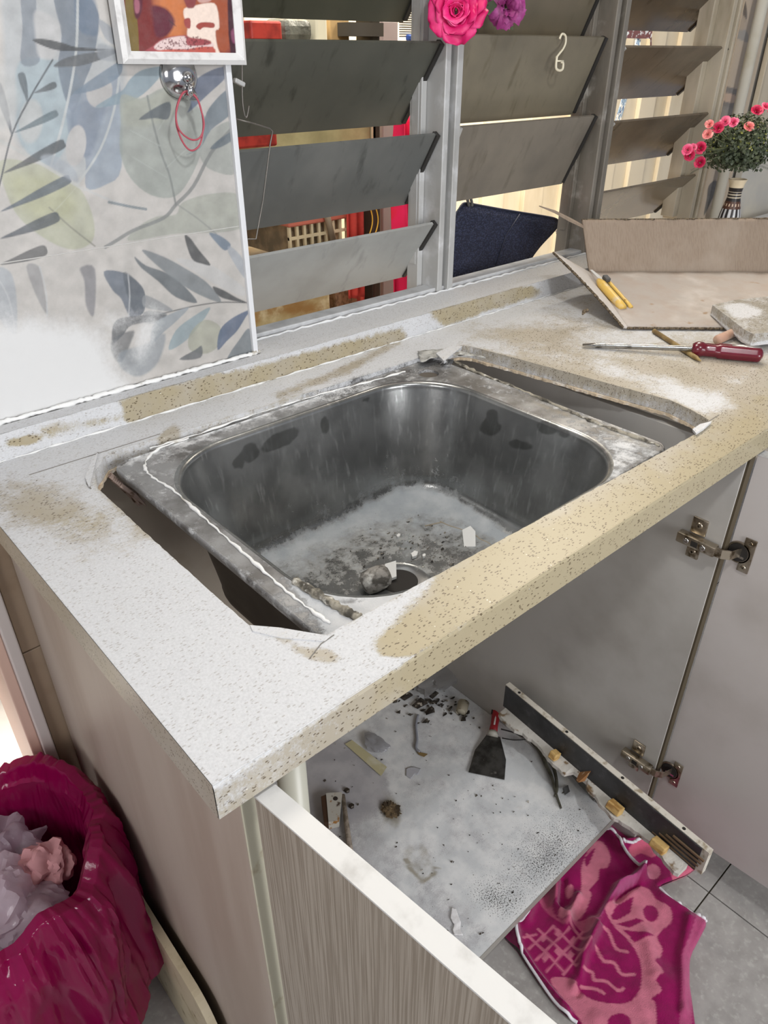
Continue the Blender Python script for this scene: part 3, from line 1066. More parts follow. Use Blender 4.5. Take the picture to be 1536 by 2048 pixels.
# glass tank on a shelf, seen between the second and third louvres
tk = empty('glass_tank', (ony(650, 300, Y1)[0], Y1 + .12, 1.10), 'old glass tank with wooden rim outside behind the louvres', 'tank')
a, b_ = ony(556, 296, Y1), ony(742, 262, Y1)
tz0, tx0, tx1 = a[2] - .012, a[0], b_[0]
MB().box((tx0 - .12, Y1, tz0), (tx1 + .015, Y1 + .22, tz0 + .012), .002).build('base_rim', mat('brown_wood_rim', (104, 80, 56), .6), tk)
MB().box((tx0 - .115, Y1 + .003, tz0 + .0125), (tx1, Y1 + .21, tz0 + .17)).build('pane', mat('olive_glass', (176, 168, 128), .2, var=[((140, 134, 100), 8, .4, .7)]), tk)
MB().box((tx0 - .12, Y1, tz0 + .171), (tx1 + .015, Y1 + .22, tz0 + .182), .002).build('top_rim', mat('grey_rim', (120, 116, 104), .6), tk)
MB().box((tx1 + .002, Y1, tz0 + .0125), (tx1 + .013, Y1 + .21, tz0 + .1705)).build('corner_post', mat('pale_rim', (188, 178, 150), .5), tk)
b1, _ = outbox('red_crate', 462, 262, 556, 292, Y1 - .06, .05, REDP, 'red plastic crate outside left of the glass tank', 'crate')
b2, _ = outbox('red_basin', 500, 40, 566, 82, Y1 + .0, .1, REDP, 'red plastic basin outside above the second louvre', 'basin')
b3, _ = outbox('grey_bundle', 568, 36, 628, 84, Y1 + .02, .08, mat('grey_plastic_wrap', (112, 114, 106), .35, var=[((70, 70, 64), 20, .4, .7)], bump=(30, .6, .01)), 'grey wrapped bundle outside beside the red basin', 'bundle', .012)
b4, _ = outbox('paper_carton', 632, 30, 656, 84, Y1 + .02, .08, mat('off_white_carton', (214, 210, 188), .7), 'off white carton outside between the bundle and paper bags', 'carton')
b5, _ = outbox('paper_bag', 660, 30, 700, 84, Y1 + .03, .06, mat('kraft_paper', (190, 160, 112), .8, var=[((160, 130, 88), 12, .4, .7)]), 'brown kraft paper bag outside above the second louvre', 'bag')
bk = empty('wire_basket', (ony(720, 70, Y1)[0], Y1, 1.2), 'small white wire basket outside above the second louvre', 'basket')
mb = MB()
for t in np.linspace(0, 1, 9):
    p, q = ony(704 + 34 * t, 48, Y1 - .01), ony(704 + 34 * t, 70, Y1 - .01)
    mb.tube([p, q], .0009, 5)
for t in np.linspace(0, 1, 6):
    mb.tube([ony(704, 48 + 22 * t, Y1 - .01), ony(738, 48 + 22 * t, Y1 - .01)], .0009, 5)
mb.build('wire_grid', mat('white_wire', (230, 228, 220), .4), bk)
MB().box(tuple(ony(702, 72, Y1 - .012)), tuple(ony(740, 47, Y1 + .03))).build('liner', mat('dark_liner', (66, 62, 56), .7), bk)
# laundry crate, pole and cloths in the third gap
lc = empty('laundry_crate', (ony(630, 440, Y1)[0], Y1 + .1, .8), 'terracotta rimmed crate with cream lattice sides outside', 'crate')
a, b_ = ony(578, 452, Y1 - .02), ony(694, 462, Y1 - .02)
cz = a[2]
MB().box((a[0], Y1 - .02, cz - .004), (b_[0] + .01, Y1 + .2, cz + .010), .003).build('rim', mat('terracotta_plastic', (186, 104, 86), .5), lc)
mb = MB()
for k in range(9):
    x = a[0] + (b_[0] - a[0]) * k / 8
    mb.box((x, Y1 - .018, cz - .07), (x + .006, Y1 - .012, cz - .004))
for k in range(2):
    z = cz - .03 - k * .036
    mb.box((a[0], Y1 - .0178, z), (b_[0] + .006, Y1 - .0122, z + .006))
mb.build('lattice_side', mat('cream_plastic', (206, 192, 160), .5), lc)
MB().box((a[0] + .01, Y1, cz - .07), (b_[0], Y1 + .19, cz - .005)).build('contents', mat('dull_cloth', (120, 108, 88), .9, var=[((170, 150, 120), 20, .4, .7)]), lc)
MB().tube([ony(650, 415, Y1 - .03), ony(676, 520, Y1 - .03)], .007, 10).build('pole', mat('brown_pole', (110, 96, 78), .5), smooth=True)
tag(bpy.data.objects['pole'], 'short brown pole leaning across the laundry crate outside', 'pole')
mb = MB().grid(16, 30, lambda u, v: (ony(696 + 26 * u, 420, Y1 - .05)[0], Y1 - .05 + .01 * math.sin(u * 12), 0.86 + .26 * v))
mb.build('red_cloth', mat('red_cloth', (196, 62, 52), .8, var=[((150, 40, 36), 18, .4, .7)]), smooth=True, solid=.003)
tag(bpy.data.objects['red_cloth'], 'dull red cloth hanging outside beside the laundry crate', 'cloth')


def cloth_x(u, v):
    p0 = ony(788 + 44 * u, 480, .93)
    return (p0[0] + .012 * math.sin(v * 5) * (1 - v), .93 + .012 * math.sin(u * 9 + v * 3), 0.78 + .44 * v)


MB().grid(24, 40, cloth_x).build('pink_cloth', mat('hot_pink_cloth', (232, 20, 84), .75, var=[((222, 22, 30), 7, .5, .6, (1, 1, .6))]), smooth=True, solid=.003)
tag(bpy.data.objects['pink_cloth'], 'hot pink and red cloth hanging outside behind the first mullion', 'cloth')
mb = MB()
for dx in (0, .016):
    p = [ony(738 + dx * 700 + 7 * math.sin(t * 3.1), 410 + 60 * t, Y1 - .04) for t in np.linspace(0, 1, 12)]
    mb.tube(p, .0014, 6)
mb.build('yellow_wire', mat('yellow_wire', (216, 176, 60), .5), smooth=True)
tag(bpy.data.objects['yellow_wire'], 'pair of yellow wires hanging outside in the third louvre gap', 'wire')
# patterned lanyard + dark strap seen in the right column
ptsA = [(1290, -40), (1276, 90), (1262, 150), (1252, 190), (1245, 215), (1236, 245), (1226, 275)]


def lan(pts, w, y):
    c = [ony(u, v, y) for u, v in pts]
    mb = MB()
    vs = []
    for k, p in enumerate(c):
        vs += [(p[0] - w / 2, p[1], p[2]), (p[0] + w / 2, p[1] + .004, p[2])]
    mb.add(vs, [(2 * i, 2 * i + 1, 2 * i + 3, 2 * i + 2) for i in range(len(c) - 1)])
    return mb


tag(MB().tube([(1.45, 1.9, 1.62), (1.45, 1.1, 1.62), (2.7, 1.1, 1.62), (2.7, 1.9, 1.62)], .010, 10).build('clothes_rail', ALU, smooth=True), 'grey clothes rail outside above the right louvres', 'rail')
LANY = mat('blue_patterned_ribbon', (120, 150, 186), .6, var=[((226, 232, 238), 70, .5, .56), ((44, 60, 120), 110, .56, .62)])
ln = lan(ptsA, .034, 1.1).build('lanyard', LANY, solid=.002)
tag(ln, 'blue and white patterned lanyard hanging outside behind right louvres', 'lanyard')
mb = MB()
for pts, w in (([(1262, -40), (1252, 60), (1250, 75), (1243, 100)], .028), ([(1303, -40), (1303, 100)], .012), ([(1252, 66), (1303, 68)], .02)):
    if len(pts) == 2 and pts[0][1] > 64:
        a, b_ = ony(*pts[0], 1.1), ony(*pts[1], 1.1)
        mb.box((a[0], 1.099, a[2] - .012), (b_[0], 1.104, a[2] + .014))
    else:
        t = lan(pts, w, 1.1)
        mb.add(t.v, t.f)
mb.build('strap', mat('dark_maroon_strap', (74, 40, 50), .7, var=[((150, 160, 176), 60, .56, .62)]), solid=.002)
tag(bpy.data.objects['strap'], 'dark maroon looped strap hanging outside in the upper right louvre gap', 'strap')
mb = MB()
for k in range(12):
    a, b_ = ony(806, 22 + k * 4.6, 1.0), ony(838, 20 + k * 4.6, 1.0)
    mb.box((a[0], 1.0, a[2] - .0012), (b_[0], 1.012, a[2] + .0012))
mb.build('vent_grille', mat('grey_grille', (120, 116, 108), .5))
tag(bpy.data.objects['vent_grille'], 'grey slatted grille outside beside the big pink rose', 'grille')
a, b_ = ony(817, 82, .99), ony(829, 69, .99)
MB().box((a[0], .99, a[2]), (b_[0], 1.0, b_[2]), .003).build('blue_cap', mat('blue_plastic', (60, 92, 170), .4), bpy.data.objects['vent_grille'], label='small blue plastic cap')  # separate blue cap, only parented to the grille

# ================================================================= COUNTERTOP
ct = empty('countertop', (0.9, 0.3, Z0 - .036), 'speckled stone kitchen worktop under white dust with a rough cut sink hole', 'countertop')
HOLE = [(0.109, 0.123), (0.117, 0.104), (0.135, 0.086), (0.153, 0.069), (0.45, 0.062), (0.757, 0.055), (0.790, 0.058), (0.806, 0.066),
        (0.820, 0.100), (0.828, 0.136), (0.812, 0.26), (0.797, 0.38), (0.783, 0.475), (0.772, 0.494), (0.748, 0.499), (0.64, 0.498), (0.527, 0.499), (0.36, 0.505),
        (0.222, 0.511), (0.176, 0.517), (0.150, 0.510), (0.122, 0.478), (0.110, 0.440), (0.1085, 0.30)]


def rough_line(poly, amp, step=0.004, seed=1):
    P = [np.array(p) for p in poly]
    out = []
    for a, b_ in zip(P, P[1:] + P[:1]):
        k = max(1, int(np.linalg.norm(b_ - a) / step))
        for i in range(k):
            out.append(a + (b_ - a) * i / k)
    out = np.array(out)
    nx = vnoise(out, 120, seed) - .5
    ny = vnoise(out, 120, seed + 5) - .5
    return out + np.stack([nx, ny], 1) * amp


HR = rough_line(HOLE, 0.0022)
V, F, loops = patch([(0, 0), (2.35, 0), (2.35, 0.582), (0, 0.582)], [HR.tolist()], 0.005)
# dust / yellowing / grime masks on the counter, in photograph pixels
C_CLEAN = [(('poly', [(760, 1290), (900, 1150), (1060, 1040), (1300, 900), (1400, 850), (1536, 760), (1700, 700), (1700, 900), (1536, 900), (1180, 1110), (930, 1280), (830, 1300)]), 1.35, 60),
           (('ell', 640, 1312, 46, 16, 10), .9, 14), (('ell', 575, 1285, 40, 12, 30), .7, 12), (('poly', [(770, 1270), (930, 1180), (900, 1240), (850, 1270), (820, 1310), (760, 1310)]), .8, 16),
           (('ell', 120, 1030, 150, 55, 15), .50, 90), (('ell', 60, 1010, 90, 40, 10), .3, 60), (('ell', 340, 868, 20, 12, -40), .9, 12), (('ell', 40, 885, 40, 10, -10), .9, 8),
           (('poly', [(800, 690), (700, 745), (560, 800), (540, 790), (690, 730), (800, 672)]), .7, 14), (('ell', 1040, 668, 90, 16, 5), .6, 30), (('ell', 1200, 760, 210, 40, 12), .62, 70),
           (('ell', 1430, 730, 130, 40, 0), .55, 60), (('ell', 1180, 650, 60, 12, 0), .35, 30)]
C_DUST = [(('poly', [(300, 1100), (560, 1290), (830, 1340), (430, 1560), (260, 1360)]), .5, 60), (('poly', [(420, 1560), (440, 1500), (1000, 1230), (960, 1260), (700, 1400)]), .2, 24),
          (('ell', 1370, 790, 90, 22, 15), .5, 30), (('ell', 1240, 745, 80, 12, 12), .4, 20), (('ell', 1470, 820, 60, 22, -10), .5, 30), (('line', [(1060, 1040), (1310, 900)], 18), .7, 30),
          (('ell', 905, 1255, 36, 12, -20), .5, 14)]


def dist_hole(P):
    return np.abs(sdf(P[:, :2], np.array(HOLE)))


def counter_mask(P, px):
    R = np.full(len(P), 1.0)
    for s, a, so in C_CLEAN:
        R -= cover(px, s, so) * a
    for s, a, so in C_DUST:
        R += cover(px, s, so) * a
    R -= np.clip((px[:, 0] - 980) / 500, 0, .24)
    wall = (P[:, 2] < Z0 - .0012) & (dist_hole(P) < .004)
    G = cover(px, ('poly', [(700, 1300), (1000, 1060), (1330, 930), (1536, 780), (1536, 1000), (1180, 1150), (760, 1400)]), 160)
    G = np.maximum(G, cover(px, ('ell', 110, 1030, 200, 60, 15), 100) * .45)
    # grime right behind the basin and around the cut
    B = cover(px, ('poly', [(600, 790), (880, 690), (900, 715), (860, 735), (620, 810)]), 10) * .85
    B = np.maximum(B, cover(px, ('line', [(1130, 1170), (1230, 1210), (1280, 1170)], 3), 3) * 0)
    dh = np.abs(sdf(P[:, :2], np.array(HOLE)))
    R -= np.exp(-dh / .004) * .35
    R = np.where(wall, .62, R)
    G = np.where(wall, 0, G)
    return np.clip(R, 0, 1.4), G, B


mb = MB()
mb.add([(x, y, Z0) for x, y in V], F.tolist())
mb.add([(x, y, Z0 - .020) for x, y in V], [tuple(f[::-1]) for f in F.tolist()])
n = len(V)
H = loops[1]
m = len(H)
mb.add([(x, y, Z0) for x, y in H] + [(x, y, Z0 - .020) for x, y in H], [(i, i + m, (i + 1) % m + m, (i + 1) % m) for i in range(m)])
mb.build('slab', STONE, ct, paint=maskf(counter_mask), fix=False)


def apron_mask(P, px):
    R = np.clip(1.0 - np.clip((px[:, 0] - 560) / 300, 0, 1.05), 0, 1) * .40 + .02
    R += np.exp(-(Z0 - P[:, 2]) / .0035) * .45 * np.clip(1.25 - np.clip((px[:, 0] - 700) / 500, 0, 1.1), 0, 1)
    R -= cover(px, ('ell', 720, 1395, 30, 16, -30), 20) * .6
    G = np.clip((px[:, 0] - 560) / 380, 0, .8)
    return R, G, np.zeros(len(P))


mb = MB()
mb.grid(460, 10, lambda u, v: (2.35 * u, -0.0005 + (0.0015 if v > .95 else 0), Z0 - .036 + .0362 * v))
mb.box((0.0, 0.0, Z0 - .036), (2.35, 0.022, Z0 - .0205))
mb.build('front_edge', STONE, ct, paint=maskf(apron_mask), fix=False)


def left_mask(P, px):
    return np.full(len(P), .02), np.full(len(P), .25), np.full(len(P), 0.0)


mb = MB()
mb.grid(2, 110, lambda u, v: (-0.0005, .60 * v, Z0 - .036 + .0365 * (1 - u)))
mb.box((0.0, 0.0225, Z0 - .036), (0.029, 0.60, Z0 - .0205))
mb.build('side_edge', STONE, ct, paint=maskf(left_mask), fix=False)
MB().box((0.05, 0.008, Z0 - .042), (0.84, 0.03, Z0 - .0362)).build('support_strip', mat('grey_metal_strip', (150, 150, 148), .4, .3), ct)

# upstand
UP_C = [(('poly', [(240, 800), (400, 755), (520, 735), (640, 700), (800, 660), (830, 690), (650, 735), (500, 790), (260, 860)]), 1.1, 20), (('poly', [(860, 620), (940, 600), (1060, 570), (1080, 585), (980, 620), (890, 655)]), 1.0, 22),
        (('ell', 45, 882, 34, 9, -8), .9, 6), (('ell', 120, 858, 50, 10, -12), .5, 14), (('ell', 210, 842, 36, 9, -12), .5, 12)]


def up_mask(P, px):
    R = np.full(len(P), .95)
    front = (P[:, 1] < .583)
    for s, a, so in UP_C:
        R -= cover(px, s, so) * a * front
    R += np.exp(-(P[:, 2] - Z0) / .003) * .35
    return R, np.full(len(P), .55), np.zeros(len(P))


mb = MB()
mb.grid(470, 12, lambda u, v: (2.35 * u, 0.5795 + .0008 * math.sin(u * 190), Z0 - .001 + .036 * v))
mb.grid(470, 5, lambda u, v: (2.35 * u, 0.5795 + .0245 * v, Z0 + .035))
mb.box((0, 0.581, Z0), (2.35, 0.603, Z0 + .0345))
mb.build('upstand', STONE, ct, paint=maskf(up_mask), fix=False)
# caulk bead along the upstand foot and under the wall tiles
CAULK = mat('old_white_sealant', (226, 226, 224), 0.7, var=[((170, 164, 150), 40, .55, .75)], bump=(220, .6, .0015))
mb = MB()
pts = [(2.3 * t, 0.5785 + .0012 * math.sin(t * 300), Z0 + .0008) for t in np.linspace(0, 1, 260)]
mb.tube(pts, [.0006 + .0014 * RNG.random() ** 2 for _ in pts], 6)
pts = [(0.006 + .44 * t, 0.6075 + .001 * math.sin(t * 90), Z0 + .037) for t in np.linspace(0, 1, 120)]
mb.tube(pts, [.0022 + .0022 * RNG.random() for _ in pts], 6)
mb.build('sealant', CAULK, ct, smooth=True)
# ragged board edge under the stone, round the hole
mb = MB()
Hi = rough_line(HOLE, 0.0045, .003, 9)
c0 = Hi.mean(0)
lowr = []
for i, p in enumerate(Hi):
    d = (c0 - p)
    d /= np.linalg.norm(d)
    lowr.append(p + d * (.0008 + .0075 * max(0, vnoise(p[None, :], 70, 4, 3)[0] - .52) + .0006 * RNG.random()))
lowr = np.array(lowr)
m = len(lowr)
mb.add([(x, y, Z0 - .0205) for x, y in lowr] + [(x, y, Z0 - .0245 - .0008 * RNG.random()) for x, y in lowr] + [(p[0] + (p[0] - c0[0]) * .06, p[1] + (p[1] - c0[1]) * .05, Z0 - .0205) for p in lowr] + [(p[0] + (p[0] - c0[0]) * .06, p[1] + (p[1] - c0[1]) * .05, Z0 - .0255) for p in lowr],
       [(i, (i + 1) % m, (i + 1) % m + m, i + m) for i in range(m)] + [(i + 2 * m, (i + 1) % m + 2 * m, (i + 1) % m, i) for i in range(m)] + [(i + m, (i + 1) % m + m, (i + 1) % m + 3 * m, i + 3 * m) for i in range(m)])
mb.build('torn_board_edge', mat('torn_board', (200, 182, 156), .9, var=[((120, 78, 44), 34, .55, .68), ((222, 214, 202), 70, .5, .7)], bump=(200, .8, .002)), ct)
# saw scratches and the thin cut line at the rear left corner
SCR = mat('cut_line', (120, 116, 110), .9)
for pts in ([(58, 950), (320, 868)], [(1392, 858), (1438, 830)], [(182, 978), (174, 968), (176, 950), (184, 922), (196, 905)], [(620, 1316), (642, 1288), (668, 1270)]):
    MB().tube([onz(u, v, Z0 + .0002) for u, v in pts], .0006 if len(pts) < 4 else .0009, 4).build('saw_scratch', SCR, ct)

# ---- broken stone and plaster pieces round the cut
CHIPS = stone_mat('chip_stone', (204, 199, 190))
white_paint = maskf(lambda P, px: (np.full(len(P), .85), np.full(len(P), .1), np.zeros(len(P))))
grey_paint = maskf(lambda P, px: (np.full(len(P), .35), np.full(len(P), .1), np.zeros(len(P))))


def shard(name, pts_px, z, th, label, cat, group=None, m=None, paint=None, lift=0):
    P = [onz(u, v, z + th) for u, v in pts_px]
    c = sum(P) / len(P)
    pts = []
    for k, p in enumerate(P):
        pts.append((p[0], p[1], z + th + (lift if k % 2 else 0)))
        q = c + (p - c) * .93
        pts.append((q[0], q[1], z + .0002))
    o = MB().hull(pts).build(name, m or CHIPS, paint=paint or white_paint)
    return tag(o, label, cat, group)


shard('stone_chip', [(500, 1250), (560, 1255), (662, 1272), (650, 1282), (560, 1275), (505, 1262)], Z0 - .004, .005, 'long cracked stone chip at the front left corner of the sink hole', 'stone chip')
shard('stone_chip', [(170, 955), (184, 915), (196, 905), (186, 945), (178, 975)], Z0 + .0003, .0016, 'narrow flaked chip at the rear left corner of the sink hole', 'stone chip')
shard('stone_chip', [(1385, 858), (1400, 848), (1424, 842), (1408, 856), (1392, 866)], Z0 + .0005, .004, 'small crumb of stone at the right corner of the sink hole', 'stone chip')
shard('stone_chip', [(872, 706), (905, 690), (925, 692), (905, 704), (888, 722)], Z0 + .0005, .006, 'broken pale chip at the rear right corner above the tap hole', 'stone chip')
# crumpled tape / foil at the back corner
mb = MB().grid(26, 12, lambda u, v: (lambda p: (p[0], p[1], p[2] + .004 * mnoise.noise(Vector((u * 9, v * 6, 1))) + .0035))(onz(835 + 130 * u + 6 * v, 722 - 42 * u + 34 * u * u + (-22 + 20 * u) * (1 - v) + 6, Z0)))
mb.build('foil_scrap', mat('grey_crumpled_foil', (176, 176, 172), .45, .2, var=[((120, 118, 112), 60, .45, .7)], bump=(120, .8, .003)), smooth=True, solid=.0004)
tag(bpy.data.objects['foil_scrap'], 'crumpled grey foil tape scrap at the rear right corner of the hole', 'foil scrap')
# shard of wood hanging in the rear left corner
mb = MB()
for k in range(9):
    p = Vector(onz(214 + 3.5 * k, 946 + 3 * k, Z0 - .024))
    q = p + Vector((.014 + .006 * RNG.random(), -.020, -.022 - .016 * RNG.random()))
    mb.tube([p, (p + q) / 2 + Vector((.003 * RNG.random(), 0, 0)), q], [.0042, .0036, .0008], 5)
mb.build('splintered_wood', mat('splintered_wood', (178, 158, 148), .9, var=[((96, 70, 50), 80, .5, .65)]), ct)

# ================================================================= SINK
SZ = 0.9025
sink = empty('kitchen_sink', (0.43, 0.28, 0.715), 'single bowl stainless steel kitchen sink with crusted rim and dust inside', 'sink')
STEEL = dusty_mat('stainless_steel', (148, 149, 148), (176, 179, 181), rough=.25, metal=.8, base2=(126, 127, 126), speck=(40, 38, 35), streak=((162, 163, 162), 160, (1, 1, .06)), spec=.5, fine=.4, bs=.3)
RIMM = dusty_mat('crusted_rim_steel', (150, 150, 150), (206, 206, 206), rough=.42, metal=.5, base2=(104, 102, 100), speck=(44, 41, 36), nscale=52, namp=2.4, spec=.5, fine=.6, bs=.8)


def rrect(cx, cy, hx, hy, r, n=44):
    out = []
    for sx, sy, a0 in ((1, 1, 0), (-1, 1, 90), (-1, -1, 180), (1, -1, 270)):
        for i in range(n // 4 * 4 // 4):
            a = math.radians(a0 + 90 * i / (n // 4 - 1))
            out.append((cx + sx * (hx - r) + r * math.cos(a), cy + sy * (hy - r) + r * math.sin(a)))
    # spread the straight runs as well
    res = []
    P = [np.array(p) for p in out]
    for a, b_ in zip(P, P[1:] + P[:1]):
        k = max(1, int(np.linalg.norm(b_ - a) / .012))
        for i in range(k):
            res.append(tuple(a + (b_ - a) * i / k))
    return res


OUT = rrect(0.430, 0.281, 0.2765, 0.2125, 0.016)
BC = (0.4185, 0.268)
OPEN = rrect(BC[0], BC[1], 0.2405, 0.2005, 0.105)
tapc = onz(857, 747, SZ)
TAP = [(tapc[0] + .0165 * math.cos(a), tapc[1] + .0165 * math.sin(a)) for a in np.linspace(0, 2 * math.pi, 24, endpoint=False)]
V, F, loops = patch(OUT, [OPEN, TAP], .004)


def rim_mask(P, px):
    R = np.full(len(P), .36)
    R += cover(px, ('poly', [(560, 1130), (640, 1165), (760, 1180), (830, 1172), (1010, 1080), (1030, 1090), (800, 1230), (660, 1275)]), 26) * .95
    R += cover(px, ('poly', [(1190, 885), (1250, 870), (1310, 905), (1230, 960), (1200, 950)]), 20) * .30
    R += cover(px, ('line', [(260, 920), (380, 880), (560, 815), (740, 770)], 16), 14) * .35
    R -= cover(px, ('line', [(290, 960), (420, 1060), (560, 1170), (640, 1240)], 26), 20) * .2
    R -= cover(px, ('ell', 640, 1172, 44, 8, 10), 10) * .6
    R -= cover(px, ('ell', 700, 1202, 34, 7, 0), 8) * .7
    R -= cover(px, ('ell', 835, 1170, 26, 8, -20), 8) * .5
    R -= cover(px, ('line', [(870, 740), (1000, 790), (1140, 850)], 20), 20) * .15
    G = .08 + cover(px, ('line', [(245, 935), (420, 1080), (650, 1262)], 14), 14) * .25 + cover(px, ('line', [(900, 720), (1080, 800), (1310, 890)], 18), 14) * .22
    G += cover(px, ('line', [(640, 800), (760, 760), (880, 730)], 22), 16) * .42
    B = cover(px, ('line', [(1070, 805), (1180, 850), (1300, 895)], 14), 12) * .55 + cover(px, ('ell', 820, 745, 60, 14, -15), 14) * .35
    return R, G, B


mb = MB()
hz = lambda x, y: SZ + .0006 * (vnoise(np.array([[x, y]]), 60, 2, 2)[0] - .5)
mb.add([(x, y, SZ) for x, y in V], F.tolist())
o_, m = loops[0], len(loops[0])
prof = [(0, 0), (.0012, .0012), (.0030, .0006), (.0042, -.0020), (.0038, -.0060), (.0020, -.0110)]
cO = np.array([.43, .281])
rings = []
nrm = []
for i in range(m):
    t = o_[(i + 1) % m] - o_[i - 1]
    nn = np.array([t[1], -t[0]])
    nn /= np.linalg.norm(nn)
    if nn @ (o_[i] - cO) < 0:
        nn = -nn
    nrm.append(nn)
vs = []
for dr, dz in prof:
    for i in range(m):
        p = o_[i] + nrm[i] * dr
        vs.append((p[0], p[1], SZ + dz))
mb.add(vs, [(k * m + i, k * m + (i + 1) % m, (k + 1) * m + (i + 1) % m, (k + 1) * m + i) for k in range(len(prof) - 1) for i in range(m)])
T = loops[2]
mt = len(T)
mb.add([(x, y, SZ) for x, y in T] + [(tapc[0] + (x - tapc[0]) * .94, tapc[1] + (y - tapc[1]) * .94, SZ - .004) for x, y in T], [(i, (i + 1) % mt, (i + 1) % mt + mt, i + mt) for i in range(mt)])
mb.build('rim', RIMM, sink, paint=maskf(rim_mask), fix=False, smooth=True)

# bowl loft
ZB = 0.722
DR = (0.418, 0.262)
lay = []          # (hx, hy, r, cx, cy, z)


def bowl_ring(hx, hy, r, cx, cy, z, N=220):
    out = []
    # equal-angle sampling of a rounded rectangle by ray casting in polar form
    for k in range(N):
        a = 2 * math.pi * k / N
        dx, dy = math.cos(a), math.sin(a)
        lo, hi = 0.0, 1.0
        for _ in range(26):
            mid = (lo + hi) / 2
            x, y = abs(dx * mid), abs(dy * mid)
            qx, qy = max(x - (hx - r), 0), max(y - (hy - r), 0)
            inside = (x <= hx - r or y <= hy - r) and x <= hx and y <= hy or (qx * qx + qy * qy <= r * r)
            if inside:
                lo = mid
            else:
                hi = mid
        out.append((cx + dx * lo, cy + dy * lo, z))
    return out


rings = []
hx0, hy0 = 0.2405, 0.2005
for t in np.linspace(0, 1, 6):          # lip roll
    a = t * math.pi / 2
    rings.append((hx0 - .007 * math.sin(a), hy0 - .007 * math.sin(a), .105 - .004 * t, SZ - .007 * (1 - math.cos(a))))
for t in np.linspace(.03, 1, 26):       # walls with draft
    z = SZ - .007 + (ZB + .032 - SZ + .007) * t
    rings.append((hx0 - .007 - .026 * t, hy0 - .007 - .026 * t, .101 - .012 * t, z))
hx1, hy1 = rings[-1][0], rings[-1][1]
for t in np.linspace(.1, 1, 14):        # bottom radius
    a = t * math.pi / 2
    rings.append((hx1 - .032 * (1 - math.cos(a)), hy1 - .032 * (1 - math.cos(a)), max(.089 - .022 * t, .05), ZB + .032 * (1 - math.sin(a))))
hx2, hy2 = rings[-1][0], rings[-1][1]
mb = MB()
N = 220
R3 = []
for hx, hy, r, z in rings:
    k = (SZ - z) / (SZ - ZB)
    R3.append(bowl_ring(hx, hy, r, BC[0] + (DR[0] - BC[0]) * 0, BC[1], z, N))
last = np.array(R3[-1])
for t in np.linspace(0, 1, 46)[1:]:
    circ = np.array([(DR[0] + .045 * math.cos(2 * math.pi * k / N), DR[1] + .045 * math.sin(2 * math.pi * k / N), ZB - .004) for k in range(N)])
    p = last * (1 - t) + circ * t
    R3.append([tuple(q) for q in p])
for rr, zz in ((.043, ZB - .006), (.036, ZB - .0075), (.031, ZB - .0075), (.029, ZB - .014), (.027, ZB - .045), (.0, ZB - .045)):
    R3.append([(DR[0] + rr * math.cos(2 * math.pi * k / N), DR[1] + rr * math.sin(2 * math.pi * k / N), zz) for k in range(N)])
vs = [p for R_ in R3 for p in R_]
mb.add(vs, [(j * N + i, j * N + (i + 1) % N, (j + 1) * N + (i + 1) % N, (j + 1) * N + i) for j in range(len(R3) - 1) for i in range(N)])


def bowl_mask(P, px):
    d = P[:, 2]
    h = d - ZB
    fl = h < .004
    rear = np.clip((P[:, 1] - .24) / .12, 0, 1)
    right = np.clip((P[:, 0] - .45) / .12, 0, 1)
    leftw = np.clip((.34 - P[:, 0]) / .10, 0, 1)
    st = vnoise(np.stack([np.arctan2(P[:, 1] - .26, P[:, 0] - .42) * 6, h * 4], 1), 6, 2, 3)
    R = np.zeros(len(P)) - .10
    R += np.exp(-np.clip(h, 0, 1) / (.040 + .03 * st)) * (.50 * rear + .22 * right + .25 * leftw) * (~fl)
    R += np.exp(-((h - .004) / .006) ** 2) * (.45 * rear + .45 * right)
    R += fl * (.36 + .25 * cover(px, ('poly', [(540, 1110), (600, 1070), (800, 1000), (830, 1010), (700, 1070), (600, 1120)]), 40))
    R += fl * cover(px, ('line', [(545, 1108), (640, 1068), (740, 1024), (820, 1000), (870, 998), (940, 1036), (1012, 1082)], 12), 12) * .8
    G = .02 + fl * .16
    B = cover(px, ('ell', 820, 1045, 9, 20, 0), 12) * .5
    D = np.zeros(len(P))
    for e in ((500, 905, 18, 20, 30), (478, 925, 12, 14, 0), (560, 880, 44, 16, -28), (980, 855, 22, 18, 0), (985, 830, 12, 14, 0), (1095, 855, 24, 14, 10), (1040, 890, 26, 10, 10), (650, 850, 10, 18, 0), (735, 800, 10, 6, 0), (1130, 868, 12, 10, 0)):
        D = np.maximum(D, cover(px, ('ell',) + e, 6) * .75 * (~fl))
    return np.clip(R, 0, 1.3), G, B, D


mb.build('basin', STEEL, sink, paint=maskf(bowl_mask), fix=False, smooth=True)
# outer skin of the bowl, seen through the gap at the left (thin steel has thickness)
mb = MB()
R4 = []
for hx, hy, r, z in rings[3:]:
    R4.append(bowl_ring(hx + .0015, hy + .0015, r, BC[0], BC[1], z - .001 - .008 * max(0, 1 - (z - ZB) / .06), 120))
mb.add([p for R_ in R4 for p in R_], [(j * 120 + (i + 1) % 120, j * 120 + i, (j + 1) * 120 + i, (j + 1) * 120 + (i + 1) % 120) for j in range(len(R4) - 1) for i in range(120)])
mb.add([p for p in R4[-1]], [tuple(range(120))])
mb.build('basin_underside', mat('dull_grey_steel', (92, 86, 80), .55, .3, var=[((74, 68, 62), 6, .4, .7)]), sink, fix=False, smooth=True)
